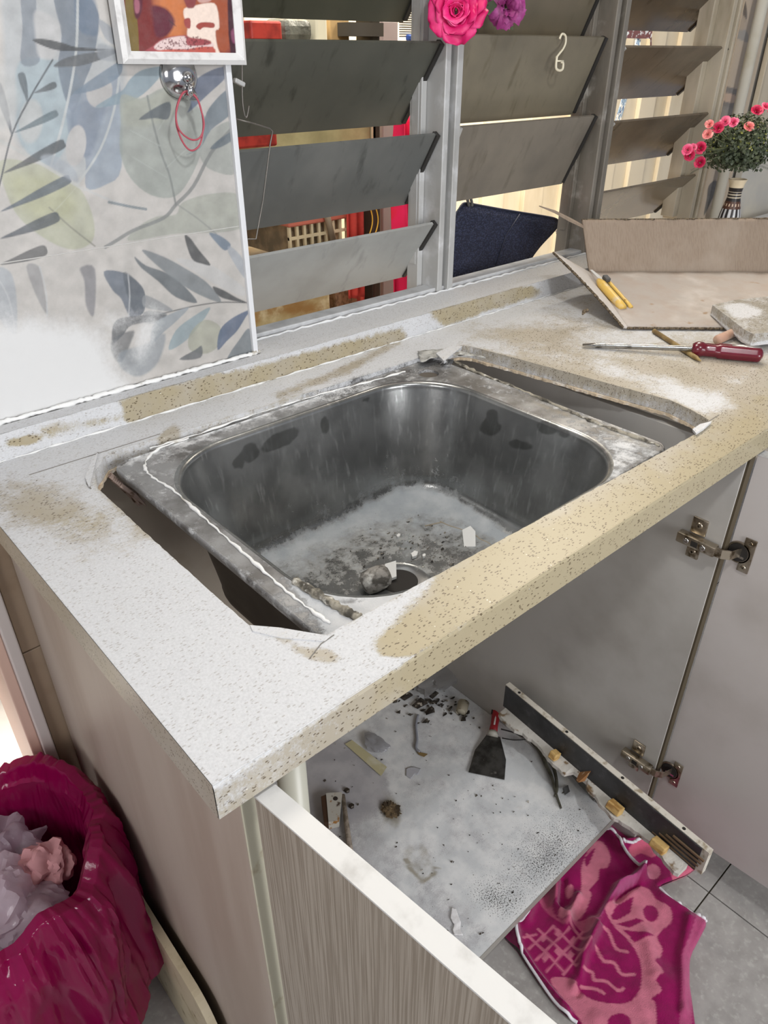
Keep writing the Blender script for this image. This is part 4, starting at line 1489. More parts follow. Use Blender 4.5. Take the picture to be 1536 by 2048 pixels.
# damp dark patches are real wet film: thin gloss patches on the rear wall
mb = MB().lathe([(.0, .001), (.010, .003), (.030, .0035), (.041, .0015), (.044, 0)], (DR[0], DR[1], ZB - .0045), 48)
mb.build('drain_flange', mat('drain_steel', (150, 150, 150), .3, .9, var=[((196, 196, 196), 60, .5, .7)]), sink, smooth=True)
MB().lathe([(.0, 0), (.024, 0.0005), (.026, -.0002)], (DR[0], DR[1], ZB - .0005), 32).build('drain_hole', DARK, sink)
# crust of old sealant along the left rim and the rear
mb = MB()
path = [(395, 903), (402, 925), (420, 950), (450, 985), (490, 1020), (530, 1060), (570, 1100), (610, 1145), (650, 1185), (690, 1225), (700, 1240)]
q = [onz(u - 62 * math.exp(-((k) / 3.0) ** 2) * 0 - 60 + 3 * k, v + 6 * 0, SZ) for k, (u, v) in enumerate(path)]
pp_ = crs([tuple(onz(u, v, SZ)) for u, v in [(378, 878), (330, 893), (300, 912), (290, 935), (305, 955), (345, 980), (390, 1020), (440, 1065), (500, 1118), (560, 1172), (610, 1212), (660, 1248)]], 8, False)
mb.tube([(p[0] + .0008 * math.sin(i * 2.1), p[1] + .0008 * math.cos(i * 1.3), SZ + .0006) for i, p in enumerate(pp_)], [.0003 + .0022 * max(0, mnoise.noise(Vector((i * .22, 3, 1))) + .42) + .0006 * RNG.random() for i in range(len(pp_))], 6)
pr = crs([tuple(onz(u, v, SZ)) for u, v in [(300, 898), (400, 868), (520, 826), (640, 790), (740, 764), (810, 744)]], 9, False)
mb.tube([(p[0], p[1] + .0012 * math.sin(i * 1.9), SZ + .0008) for i, p in enumerate(pr)], [.0003 + .0020 * max(0, mnoise.noise(Vector((i * .3, 1, 1))) + .3) + .0006 * RNG.random() for i in range(len(pr))], 6)
mb.build('sealant', CAULK, sink, smooth=True)
mb = MB()
pr = crs([tuple(onz(u, v, SZ)) for u, v in [(905, 722), (960, 748), (1040, 780), (1120, 815), (1200, 850), (1318, 892)]], 9, False)
mb.tube([(p[0] + .0015 * math.sin(i * 2.9), p[1] + .001 * math.sin(i * 1.9), SZ + .0004) for i, p in enumerate(pr)], [.0010 + .0026 * RNG.random() for _ in pr], 6)
DSL = mat('dirty_sealant', (150, 144, 130), .85, var=[((70, 66, 58), 60, .45, .65), ((206, 203, 194), 90, .55, .7)], bump=(260, .8, .002))
mb.build('dirty_sealant', DSL, sink, smooth=True)
mb = MB()
pr = crs([tuple(onz(u, v, SZ)) for u, v in [(590, 1165), (640, 1195), (690, 1225), (720, 1240)]], 8, False)
mb.tube([(p[0], p[1], SZ + .002) for i, p in enumerate(pr)], [.003 + .003 * RNG.random() for _ in pr], 6)
mb.build('dirty_sealant', DSL, sink, smooth=True)
# torn metal tab by the tap hole
a = Vector(onz(880, 728, SZ + .004))
mb = MB().add([a, a + Vector((.014, -.004, -.001)), a + Vector((.018, -.014, .008)), a + Vector((.004, -.012, .010)), a + Vector((.010, -.016, .002))], [(0, 1, 2, 3), (1, 4, 2)])
mb.build('bent_tab', CHROME, sink, solid=.0008)

# debris inside the basin
white_chip = mat('white_tile_chip', (214, 214, 212), .6, bump=(200, .4, .001))
ZF = ZB - .003


def flat_piece(name, pts, z, th, m, label, cat, group=None, tilt=0.0):
    P = [onz(u, v, z) for u, v in pts]
    c = sum(P) / len(P)
    vs = []
    for p in P:
        dz = (p[0] - c[0]) * tilt
        vs += [(p[0], p[1], z + th + dz + abs(tilt) * .01), (p[0], p[1], z + dz + abs(tilt) * .01)]
    o = MB().hull(vs).build(name, m)
    return tag(o, label, cat, group)


flat_piece('tile_chip', [(924, 1067), (940, 1062), (950, 1072), (951, 1097), (928, 1095)], ZF, .004, white_chip, 'white square tile chip on the right of the sink bottom', 'tile chip', None, .2)
flat_piece('tile_chip', [(770, 1137), (792, 1135), (793, 1160), (768, 1164)], ZF + .004, .004, white_chip, 'white oblong tile chip leaning beside the plastered stopper in the drain', 'tile chip', None, .3)
for u, v, s, lab in ((829, 1111, 7, 'small white plaster crumb in the middle of the sink bottom'), (797, 1074, 4, 'tiny pale plaster crumb left of the sink middle'), (848, 1114, 3.5, 'tiniest plaster crumb right beside the small white crumb'), (868, 1088, 5, None)):
    if lab:
        flat_piece('plaster_crumb', [(u - s, v), (u, v - s * .8), (u + s, v - s * .5), (u + s * .6, v + s * .6), (u - s * .6, v + s)], ZF, .004, white_chip, lab, 'plaster crumb')
# plastered stopper
c = Vector(onz(752, 1158, ZF + .018))
ax = Vector((.75, -.45, .35))
mb = MB().lathe([(0, -.020), (.010, -.0195), (.0155, -.016), (.017, -.004), (.0165, .008), (.014, .016), (.008, .020), (0, .021)], c, 28, ax)
mb.build('drain_stopper', mat('plastered_plug', (150, 146, 140), .8, var=[((88, 84, 78), 70, .45, .6), ((214, 212, 206), 50, .5, .65)], bump=(120, .9, .003)), smooth=True)
tag(bpy.data.objects['drain_stopper'], 'plaster crusted round stopper lying on the sink drain', 'stopper')
# scattered grit
mb = MB()
for k in range(150):
    u, v = RNG.gauss(845, 70), RNG.gauss(1068, 34)
    p = onz(u, v, ZF)
    if not (0.27 < p[0] < 0.60 and 0.11 < p[1] < 0.42):
        continue
    s = RNG.uniform(.0006, .0026)
    mb.hull([(p[0] + RNG.uniform(-s, s) * 1.6, p[1] + RNG.uniform(-s, s), ZF + RNG.uniform(0, s * 1.2)) for _ in range(7)])
o = mb.build('grit', mat('grey_grit', (112, 106, 96), .9, var=[((40, 36, 32), 200, .4, .6), ((210, 206, 198), 150, .55, .65)]))
tag(o, 'dark grit and crumbs scattered over the sink bottom', 'grit', kind='stuff')
mb = MB()
for pts in ([(880, 1043), (900, 1052), (925, 1060), (940, 1068)], [(945, 1066), (960, 1078), (975, 1085), (982, 1090)], [(850, 1052), (868, 1048), (884, 1045)]):
    P = crs([tuple(onz(u, v, ZF + .002)) for u, v in pts], 5, False)
    mb.tube(P, .0012, 5)
o = mb.build('shavings', mat('curled_shaving', (150, 140, 122), .6), smooth=True)
tag(o, 'thin curled shavings beside the square chip in the sink', 'shavings', kind='stuff')

# ================================================================= SINK CABINET
cab = empty('sink_cabinet', (0.43, 0.31, 0.0), 'white base cabinet under the sink with both doors swung open', 'cabinet')
SHZ = 0.060
MB().box((0.0305, 0.030, 0.0), (0.0455, 0.608, Z0 - .0365), .0008).build('side_panel', GABLE, cab)
MB().box((0.0305, 0.0275, 0.0), (0.0455, 0.0298, Z0 - .0365), .0006).build('panel_edging', mat('ivory_edging', (206, 202, 180), .4, var=[((150, 128, 84), 30, .56, .7, (1, 1, .5))]), cab)
MB().box((0.0475, 0.028, 0.03), (0.0505, 0.030, Z0 - .0365)).build('hinge_gap', DARK, cab)
MB().box((0.826, 0.0085, SHZ - .055), (0.8435, 0.597, Z0 - .0365), .0008).build('partition', INNER, cab)
MB().box((0.8275, 0.0052, 0.07), (0.8435, 0.0084, Z0 - .037)).build('door_gap_strip', mat('gap_shade', (70, 60, 42), .7), cab)  # dark strip paints the shade in the gap between partition and door
MB().box((0.046, 0.598, SHZ), (0.826, 0.606, Z0 - .0365)).build('back_panel', CAVITY, cab)
MB().box((0.046, 0.085, 0.0), (0.826, 0.10, SHZ - .0185)).build('plinth', mat('plinth_board', (120, 114, 104), .7), cab)
SHM = dusty_mat('dusty_shelf', (186, 184, 186), (226, 226, 225), rough=.45, base2=(166, 164, 168), nscale=24, speck=(46, 43, 38), fine=.8, bs=.35)


def shelf_mask(P, px):
    R = np.full(len(P), .74)
    R -= cover(px, ('poly', [(560, 1500), (660, 1470), (760, 1530), (780, 1600), (720, 1640), (640, 1680), (560, 1620)]), 26) * .6
    R -= cover(px, ('poly', [(640, 1680), (720, 1640), (800, 1720), (780, 1800), (700, 1760)]), 40) * .2
    R -= cover(px, ('ell', 870, 1850, 90, 50, -30), 60) * .3
    R -= cover(px, ('ell', 960, 1330, 120, 60, 0), 80) * .25
    R += cover(px, ('poly', [(890, 1720), (980, 1760), (1040, 1840), (1000, 1860), (900, 1790)]), 40) * .4
    R += cover(px, ('ell', 1100, 1590, 100, 60, 20), 60) * .15
    G = cover(px, ('ell', 1085, 1725, 120, 62, -38), 110) * .46 + cover(px, ('ell', 985, 1800, 56, 26, 30), 50) * .36 + cover(px, ('ell', 1100, 1600, 150, 130, 30), 200) * .16
    G += .05 + cover(px, ('ell', 880, 1390, 90, 50, -30), 60) * .22
    B = cover(px, ('ell', 782, 1622, 22, 34, -20), 24) * .9 + cover(px, ('poly', [(800, 1690), (850, 1680), (870, 1720), (880, 1760), (840, 1770), (800, 1730)]), 22) * .5
    B += cover(px, ('line', [(812, 1720), (822, 1740), (842, 1765), (862, 1755), (872, 1735), (886, 1738)], 4), 5) * .7 + cover(px, ('ell', 1035, 1620, 14, 20, 30), 12) * .35
    return R, G, B


V, F, _ = patch([(0.0465, 0.050), (0.8255, 0.050), (0.8255, 0.597), (0.0465, 0.597)], step=.006)
mb = MB()
mb.add([(x, y, SHZ) for x, y in V], F.tolist())
mb.box((0.0465, 0.050, SHZ - .018), (0.8255, 0.597, SHZ - .0003))
mb.build('bottom_shelf', SHM, cab, paint=maskf(shelf_mask), fix=False)
MB().box((0.0465, 0.0488, SHZ - .018), (0.8255, 0.0499, SHZ + .0002)).build('shelf_edging', mat('grey_edging', (150, 146, 138), .5), cab)

# left door: swung open towards the viewer
dl = math.radians(6.5)
da = Vector((0.0315, 0.004, 0))
dv = Vector((math.sin(dl), -math.cos(dl), 0))
dn = Vector((math.cos(dl), math.sin(dl), 0))
DW, DT = 0.405, 0.0165


def slab_at(p0, v, nrm_, w, t, z0, z1, inset=0.0):
    q = [p0, p0 + v * w, p0 + v * w + nrm_ * t, p0 + nrm_ * t]
    return [(p.x, p.y, z0) for p in q] + [(p.x, p.y, z1) for p in q]


BOXF = [(3, 2, 1, 0), (4, 5, 6, 7), (0, 1, 5, 4), (1, 2, 6, 5), (2, 3, 7, 6), (3, 0, 4, 7)]
door = MB().add(slab_at(da, dv, dn, DW, DT, .075, Z0 - .0445), BOXF).build('door', GRAIN, cab)
MB().add(slab_at(da - dn * .0004 - dv * .0004, dv, dn, DW + .0008, DT + .0008, Z0 - .0444, Z0 - .0425), BOXF).build('edge_band', EDGE, door)
MB().add(slab_at(da + dn * (DT + .0001), dv, dn, DW, .0008, .075, Z0 - .0446), BOXF).build('inner_face', INNER2, door)
# right door: almost square to the front, its inner face towards the viewer
dr = math.radians(3.0)
ea = Vector((0.8475, 0.004, 0))
ev = Vector((math.sin(dr), -math.cos(dr), 0))
en = Vector((math.cos(dr), math.sin(dr), 0))
ea2 = ea - en * .001
door2 = MB().add(slab_at(ea2, ev, en, 0.40, .017, .098, Z0 - .0445), BOXF).build('door', INNER2, cab)
MB().add(slab_at(ea2 - en * .0004 - ev * .0004, ev, en, .4008, .0178, Z0 - .0444, Z0 - .0425), BOXF).build('edge_band', EDGE, door2)


def hinge(zc):
    """concealed hinge: base plate and arm on the partition, cup on the door"""
    xs = 0.826
    hp = MB()
    hp.box((xs - .004, .034, zc + .008), (xs, .058, zc + .036), .002)
    hp.box((xs - .004, .036, zc - .034), (xs, .056, zc - .008), .002)
    hp.lathe([(.002, .0016), (.0045, .0012), (.0052, 0)], (xs - .004, .046, zc + .024), 14, (-1, 0, 0))
    hp.lathe([(.002, .0016), (.0045, .0012), (.0052, 0)], (xs - .004, .046, zc - .022), 14, (-1, 0, 0))
    h = hp.build('hinge_plate', HINGE, cab, auto=40)
    MB().box((xs - .018, .010, zc - .0085), (xs - .004, .070, zc + .0085), .0022).build('hinge_arm', HINGE, h, auto=40)
    for y_ in (.054, .028):
        MB().lathe([(0, .0004), (.0032, .0012), (.0042, .001), (.0044, -.001)], (xs - .018, y_, zc), 14, (-1, 0, 0)).build('screw', CHROME, h, smooth=True)
    MB().box((xs - .0186, .036, zc - .0045), (xs - .0176, .046, zc + .0045)).build('slot', DARK, h)
    kn = MB()
    P = [Vector((xs - .012, .014, zc)), Vector((xs - .010, .002, zc - .001)), Vector((xs - .002, -.008, zc - .002)), Vector((ea.x - .002, -.014, zc - .003))]
    for i in range(3):
        kn.hull([p + Vector((w, 0, q_ * .0075)) for p in P[i:i + 2] for q_ in (-1, 1) for w in (-.0012, .0012)])
    kn.build('hinge_link', HINGE, h)
    cx = ea.x - .001
    cp = MB()
    cp.box((cx - .0022, -.031, zc - .034), (cx - .0002, -.014, zc + .024), .001)
    cp.lathe([(.0150, -.0005), (.0152, .0022), (.0172, .0022), (.0180, 0)], (cx, -.010, zc - .005), 32, (-1, 0, 0))
    for q_ in (-1, 1):
        cp.lathe([(.0012, .001), (.0035, .0008), (.004, 0)], (cx - .0022, -.0225, zc - .005 + q_ * .021), 12, (-1, 0, 0))
    c_ = cp.build('hinge_cup', HINGE, door2, auto=40)
    MB().lathe([(0, .0024), (.0145, .0024), (.0150, .0005)], (cx - .0001, -.010, zc - .005), 24, (-1, 0, 0)).build('cup_well', DARK, c_)
    MB().box((cx - .0035, -.020, zc - .0125), (cx - .0022, -.004, zc - .0085)).build('spring', CHROME, c_)


hinge(0.716)
hinge(0.270 - .040)

# pipe in the rear left of the cabinet
a = onz(582, 1640, SHZ + .04)
pz = MB().tube([(.265, .40, SHZ + .0005), (.265, .40, Z0 - .06)], .021, 24)
MBP = mat('white_pvc', (206, 204, 188), .35, var=[((150, 134, 92), 12, .6, .75)])
# keep it where the photo shows it, close to the counter's front corner
pc = onz(592, 1660, .10)
o = MB().tube([(.155, .155, SHZ + .0005), (.155, .155, Z0 - .215)], .017, 24).build('waste_pipe', MBP, smooth=True)
tag(o, 'white plastic waste pipe standing inside the cabinet beside the open door', 'pipe')

# ---- things lying on the cabinet shelf
S0 = SHZ + .0006
# scraper
sc = empty('paint_scraper', onz(975, 1500, S0), 'paint scraper with grey steel blade and red handle on the shelf', 'scraper')
P = [onz(u, v, S0 + .004) for u, v in [(937, 1544), (1009, 1559), (1012, 1520), (1000, 1478), (974, 1472), (950, 1500)]]
MB().hull([(p[0], p[1], S0 + .003 + .0015 * s + (0.006 if k in (3, 4) else 0)) for k, p in enumerate(P) for s in (0, 1)]).build('blade', mat('worn_steel_blade', (96, 95, 93), .38, .8, var=[((60, 58, 56), 30, .4, .65), ((140, 138, 134), 60, .6, .75)]), sc)
h0, h1, h2 = Vector(onz(985, 1472, S0 + .012)), Vector(onz(992, 1430, S0 + .014)), Vector(onz(997, 1392, S0 + .014))
MB().tube([h0, h0 + (h1 - h0) * .15], [.012, .011], 14).build('collar', mat('pale_collar', (186, 182, 170), .5), sc, smooth=True)
MB().tube([h0 + (h1 - h0) * .15, h0 + (h1 - h0) * .5, h1, h1 + (h2 - h1) * .5, h2], [.0095, .0085, .0095, .010, .007], 14).build('handle', mat('red_rubber', (158, 30, 40), .45), sc, smooth=True, label='red rubber handle')
up = Vector((0, 0, .0075))
MB().tube([h0 + (h1 - h0) * .4 + up, h1 + up * .9], .0022, 8).tube([h1 + (h2 - h1) * .1 + up * 1.0, h1 + (h2 - h1) * .7 + up * 1.0], .0038, 8).build('inlay', mat('white_inlay', (214, 208, 204), .5), sc, smooth=True)
side = (h2 - h1).cross(Vector((0, 0, 1))).normalized() * .0085
MB().tube([h1 + (h2 - h1) * s - side * 1.0 + up * .3 for s in (0, .5, 1)], .003, 8).build('grip', mat('black_grip', (36, 34, 34), .6, bump=(400, .6, .001)), sc, smooth=True)

# batten: black faced plank with a pale edge and yellow wedges
bt = empty('broken_batten', (0.80, 0.1, .09), 'long broken black faced batten with pale edge and yellow wood wedges', 'batten')
ZT = .215
A0, A1 = Vector(onz(1022, 1362, ZT)), Vector(onz(1426, 1700, ZT))
A0.x = min(A0.x, .806)
A1.x = min(A1.x, .815)
bd = (A1 - A0).normalized()
bn = Vector((-bd.y, bd.x, 0))
if bn.x > 0:
    bn = -bn                     # towards the viewer's left (-x)


def bar(p0, p1, off0, off1, z0, z1):
    q = [p0 + bn * off0, p1 + bn * off0, p1 + bn * off1, p0 + bn * off1]
    return [(p.x, p.y, z0) for p in q] + [(p.x, p.y, z1) for p in q]


PALE = mat('pale_board_edge', (206, 200, 188), .7, var=[((150, 136, 112), 60, .5, .7)])
BLK = mat('black_plank_face', (50, 50, 52), .5, var=[((80, 80, 82), 60, .5, .8), ((24, 24, 26), 20, .4, .7)])
MB().add(bar(A0, A1, -.0015, .0105, ZT - .060, ZT), BOXF).build('edge_board', PALE, bt)
A1b = A1 - bd * .012
MB().add(bar(A0 + bd * .002, A1b, .0108, .0128, ZT - .060, ZT - .0015), BOXF).build('black_face', BLK, bt)
mb = MB()
for k in range(4):
    mb.add(bar(A1b - bd * (.085 - .012 * k), A1b + bd * (.001 + .003 * k), .0129, .0135 + .0008 * k, ZT - .056 + k * .011, ZT - .0525 + k * .011), BOXF)
mb.build('grooves', mat('brown_grooves', (110, 88, 66), .7), bt)
for f in (.07, .34, .62, .89):
    p = A0 + (A1 - A0) * f
    MB().lathe([(0, .0004), (.0030, .0003), (.0032, -.0002)], (p.x + bn.x * .004, p.y + bn.y * .004, ZT + .0001), 12).build('nail_hole', DARK, bt)
# lower torn ledge
ZL = ZT - .060
N_ = 60
top, fr = [], []
for i in range(N_):
    t = i / (N_ - 1)
    p = A0 + (A1 - A0) * (.02 + .93 * t)
    w = .020 + .006 * math.sin(t * 21) + .005 * mnoise.noise(Vector((t * 30, 0, 3)))
    if .44 < t < .52:
        w *= .35
    top.append((p + bn * .0125, p + bn * (.0125 + w)))
vs = []
for a, b_ in top:
    vs += [(a.x, a.y, ZL + .001), (b_.x, b_.y, ZL - .003), (b_.x, b_.y, ZL - .012), (a.x, a.y, ZL - .012)]
fs = []
for i in range(N_ - 1):
    for k in range(4):
        l = (k + 1) % 4
        fs.append((4 * i + k, 4 * i + l, 4 * (i + 1) + l, 4 * (i + 1) + k))
fs += [(0, 1, 2, 3), (4 * N_ - 4, 4 * N_ - 3, 4 * N_ - 2, 4 * N_ - 1)]
MB().add(vs, fs).build('torn_ledge', mat('torn_white_board', (196, 192, 184), .8, var=[((120, 96, 66), 50, .55, .68)], bump=(120, .7, .002)), bt)
YW = mat('yellow_wood', (206, 172, 110), .7, var=[((170, 128, 70), 40, .45, .65, (1, 1, 3))])
for f in (.335, .645, .845):
    p = A0 + (A1 - A0) * f
    c = p + bn * .026 + Vector((0, 0, ZL - ZT + .006))
    R_ = Matrix(((bd.x, bn.x, 0), (bd.y, bn.y, 0), (0, 0, 1))).to_4x4()
    M_ = Matrix.Translation(c) @ R_ @ Matrix.Rotation(.35, 4, 'X')
    MB().xbox(M_, (.028 if f > .4 else .016, .018, .016), .002).build('wedge', YW, bt)
p = A0 + (A1 - A0) * .47
MB().hull([p + bn * a_ + bd * b2_ + Vector((0, 0, ZL - ZT + c_)) for a_, b2_, c_ in ((.010, -.012, 0), (.012, .010, .02), (.03, -.004, -.004), (.026, .012, .006), (.013, .012, .026), (.034, .004, .0))]).build('splinter', mat('brown_splinter', (150, 104, 62), .8, var=[((214, 200, 176), 60, .5, .6)]), bt)
# grey metal rail lying on the shelf edge below the batten
rl = empty('metal_rail', (0.79, 0.2, S0), 'dark grey perforated metal rail on the shelf below the batten', 'rail')
r0, r1 = Vector(onz(1098, 1478, S0 + .012)), Vector(onz(1202, 1600, S0 + .012))
rd = (r1 - r0).normalized()
rn = Vector((-rd.y, rd.x, 0))
q = lambda p, a_, z: (p + rn * a_ + Vector((0, 0, z)))
mb = MB().add([tuple(q(p, a_, z)) for p, a_, z in ((r0, 0, -.011), (r1, 0, -.011), (r1, -.004, -.011), (r0, -.004, -.011), (r0, 0, .012), (r1, 0, .012), (r1, -.004, .012), (r0, -.004, .012))], BOXF)
mb.add([tuple(q(p, a_, z)) for p, a_, z in ((r0, .0, .010), (r1, .0, .010), (r1, -.022, .010), (r0, -.022, .010), (r0, 0, .012), (r1, 0, .012), (r1, -.022, .012), (r0, -.022, .012))], BOXF)
mb.build('channel', mat('dark_zinc', (104, 103, 100), .4, .6, var=[((76, 74, 70), 20, .4, .7)]), rl)
for f in (.25, .8):
    p = r0 + (r1 - r0) * f + rn * .0004
    MB().lathe([(0, .0006), (.0032, .0004), (.0034, 0)], p, 12, rn).build('hole', DARK, rl)
# twisted dark wire / twig
TWM = mat('grey_hose', (86, 84, 72), .5, var=[((56, 52, 40), 40, .4, .6)])
P = crs([tuple(onz(u, v, S0 + .006)) for u, v in [(1060, 1478), (1078, 1500), (1092, 1530), (1104, 1556), (1112, 1588), (1122, 1616)]], 6, False)
mb = MB().tube(P, [.0052 - .003 * (i / len(P)) for i in range(len(P))], 10)
P = crs([tuple(onz(u, v, S0 + .007)) for u, v in [(1078, 1496), (1098, 1518), (1110, 1545), (1114, 1576), (1110, 1592)]], 6, False)
mb.tube(P, [.0045 - .002 * (i / len(P)) for i in range(len(P))], 10)
mb.build('split_hose', TWM, smooth=True)
tag(bpy.data.objects['split_hose'], 'dark split hose curling on the shelf right of the scraper', 'hose')
P = crs([tuple(onz(u, v, S0 + .01 + .02 * (k == 2))) for k, (u, v) in enumerate([(1002, 1458), (1030, 1466), (1060, 1480), (1090, 1482), (1140, 1520)])], 8, False)
MB().tube(P, .0016, 7).tube(crs([tuple(onz(u, v, S0 + .006)) for u, v in [(1004, 1476), (1030, 1480), (1056, 1478)]], 6, False), .0014, 7).build('cable', mat('black_cable', (44, 42, 40), .5), smooth=True)
tag(bpy.data.objects['cable'], 'thin dark cable running from the scraper towards the batten', 'cable')
o = MB().hull([tuple(onz(u, v, S0 + z)) for u, v in [(1126, 1575), (1136, 1570), (1140, 1583), (1130, 1590)] for z in (0, .006)]).build('dark_pebble', mat('dark_grey_lump', (76, 76, 76), .7))
tag(o, 'dark grey lump beside the split hose on the shelf', 'pebble')
# rusty steel block and rod at the left
rb = empty('rusty_bracket', onz(660, 1615, S0), 'small rusty white steel bracket on the shelf near the waste pipe', 'bracket')
P = [onz(u, v, S0 + .022) for u, v in [(652, 1586), (684, 1584), (678, 1640), (657, 1644)]]
MB().hull([(p[0], p[1], S0 + z) for p in P for z in (.0, .022)]).build('body', mat('rusty_white_steel', (186, 182, 172), .6, var=[((150, 104, 44), 60, .56, .66), ((60, 36, 18), 34, .62, .7)]), rb)
P = [onz(u, v, S0 + .022) for u, v in [(642, 1592), (652, 1588), (657, 1644), (648, 1643)]]
MB().hull([(p[0], p[1], S0 + z) for p in P for z in (.001, .0205)]).build('side', mat('rust_brown', (66, 42, 22), .8), rb)
p = onz(671, 1597, S0 + .0222)
MB().lathe([(0, .001), (.004, .001), (.005, 0)], p, 8).build('bolt', mat('black_rust', (44, 34, 28), .8), rb)
rod = [Vector(onz(686, 1590, S0 + .010)), Vector(onz(692, 1640, S0 + .008)), Vector(onz(702, 1712, S0 + .006))]
MB().tube(rod, [.004, .005, .0055], 10).build('wooden_rod', mat('weathered_rod', (150, 138, 124), .7, var=[((110, 98, 84), 80, .4, .6, (1, 1, .3))]), smooth=True)
tag(bpy.data.objects['wooden_rod'], 'weathered rod lying beside the rusty bracket on the shelf', 'rod')
for k, (u, v, lab) in enumerate(((703, 1613, 'dark nut lying right of the rusty bracket'), (694, 1582, 'dark bolt head just above the rusty bracket'))):
    o = MB().lathe([(0, 0), (.0058, 0), (.0062, .003), (.0042, .0055), (0, .0055)], onz(u, v, S0), 6).build('steel_nut', mat('dark_nut', (62, 54, 46), .5, .5))
    tag(o, lab, 'nut')
# mud clump, paint flakes, tape strip
CL = mat('mud_clump', (116, 98, 72), .95, var=[((66, 54, 38), 80, .45, .6)], bump=(90, .9, .004))
MUDP = onz(782, 1622, S0)
FL = mat('white_paint_flake', (226, 224, 224), .7, bump=(160, .6, .002))


def flake(name, pts, m, label, cat, lift=.003):
    P = [onz(u, v, S0) for u, v in pts]
    V_, F_, lp_ = patch(rough_line([tuple(p[:2]) for p in P], .003, .002, 3).tolist(), step=.002)
    z_ = S0 + .0006 + lift * vnoise(V_, 90, 5, 3)
    mb_ = MB().add([(x, y, z) for (x, y), z in zip(V_, z_)], F_.tolist())
    return tag(mb_.build(name, m, smooth=True, solid=.0008), label, cat)


flake('paint_flake', [(904, 1816), (912, 1818), (916, 1832), (922, 1846), (920, 1858), (926, 1872), (908, 1872), (904, 1860), (908, 1850), (900, 1838)], FL, 'curled white paint flake near the front of the shelf', 'paint flake')
flake('paint_flake', [(812, 1538), (824, 1534), (842, 1538), (836, 1550), (830, 1548), (822, 1558), (812, 1552)], mat('grey_flake', (178, 178, 184), .6), 'grey paint flake in the middle of the shelf', 'paint flake', .001)
o = MB().hull([tuple(onz(u, v, S0 + z)) for u, v in [(690, 1488), (704, 1480), (774, 1534), (762, 1552)] for z in (.001, .0022)]).build('tape_strip', mat('yellowed_tape', (190, 182, 144), .5, var=[((206, 202, 180), 20, .5, .7)]))
tag(o, 'yellowed strip of tape stuck on the shelf under the counter front', 'tape')


def creases(seed, n=7, fr=(.9, 2.4)):
    """sharp folds as in crumpled film: sum of tilted triangle waves"""
    r_ = random.Random(seed)
    ws = []
    for _ in range(n):
        d = Vector((r_.gauss(0, 1), r_.gauss(0, 1), r_.gauss(0, 1))).normalized()
        ws.append((d * r_.uniform(*fr), r_.random(), r_.uniform(.5, 1)))
    tot = sum(w[2] for w in ws)

    def f(p):
        q = p + Vector((mnoise.noise(p * 1.3 + Vector((seed, 0, 0))), mnoise.noise(p * 1.3 + Vector((0, seed, 0))), mnoise.noise(p * 1.3 + Vector((0, 0, seed))))) * .55
        return sum(w * abs(((d.dot(q) + o) % 1.0) - .5) * 2 for d, o, w in ws) / tot - .5
    return f


def crumple(name, cx, cy, z, rx, ry, rz, m, seed, label, cat, sub=4, k=1.0, amp=.35, flat=True):
    bm = bmesh.new()
    bmesh.ops.create_icosphere(bm, subdivisions=sub, radius=1)
    c1, c2_ = creases(seed, 6, (.7 * k, 1.7 * k)), creases(seed + 5, 7, (2.2 * k, 5 * k))
    zs = []
    for v in bm.verts:
        c = v.co.copy()
        f = 1 + amp * (c1(c) * 2.4 + c2_(c) * .7)
        v.co = Vector((c.x * f * rx, c.y * f * ry, c.z * f * rz))
        zs.append(v.co.z)
    mz = min(zs)
    mb = MB()
    bm.verts.index_update()
    mb.add([(v.co.x + cx, v.co.y + cy, v.co.z - mz + z) for v in bm.verts], [[v.index for v in f.verts] for f in bm.faces])
    bm.free()
    o = mb.build(name, m, auto=34)
    return tag(o, label, cat)


crumple('mud_clump', MUDP[0], MUDP[1], S0, .013, .018, .0035, CL, 4, 'brown mud clump on the shelf right of the steel nut', 'mud', 4, 1.6, .7)
CLEAR = bag_mat('clear_plastic', (190, 190, 194), .18, .4, .75, .6)
p = onz(900, 1350, S0)
crumple('plastic_bag', p[0] - .01, p[1] + .01, S0, .10, .05, .022, bag_mat('grey_plastic', (150, 148, 146), .2, .3, .62, .6), 13, 'crumpled grey plastic bag at the back of the cabinet shelf', 'bag')
p = onz(752, 1492, S0)
crumple('plastic_wrap', p[0], p[1], S0, .020, .030, .008, CLEAR, 8, 'small clear plastic wrap beside the yellowed tape on the shelf', 'plastic wrap')
p = onz(640, 1560, S0)
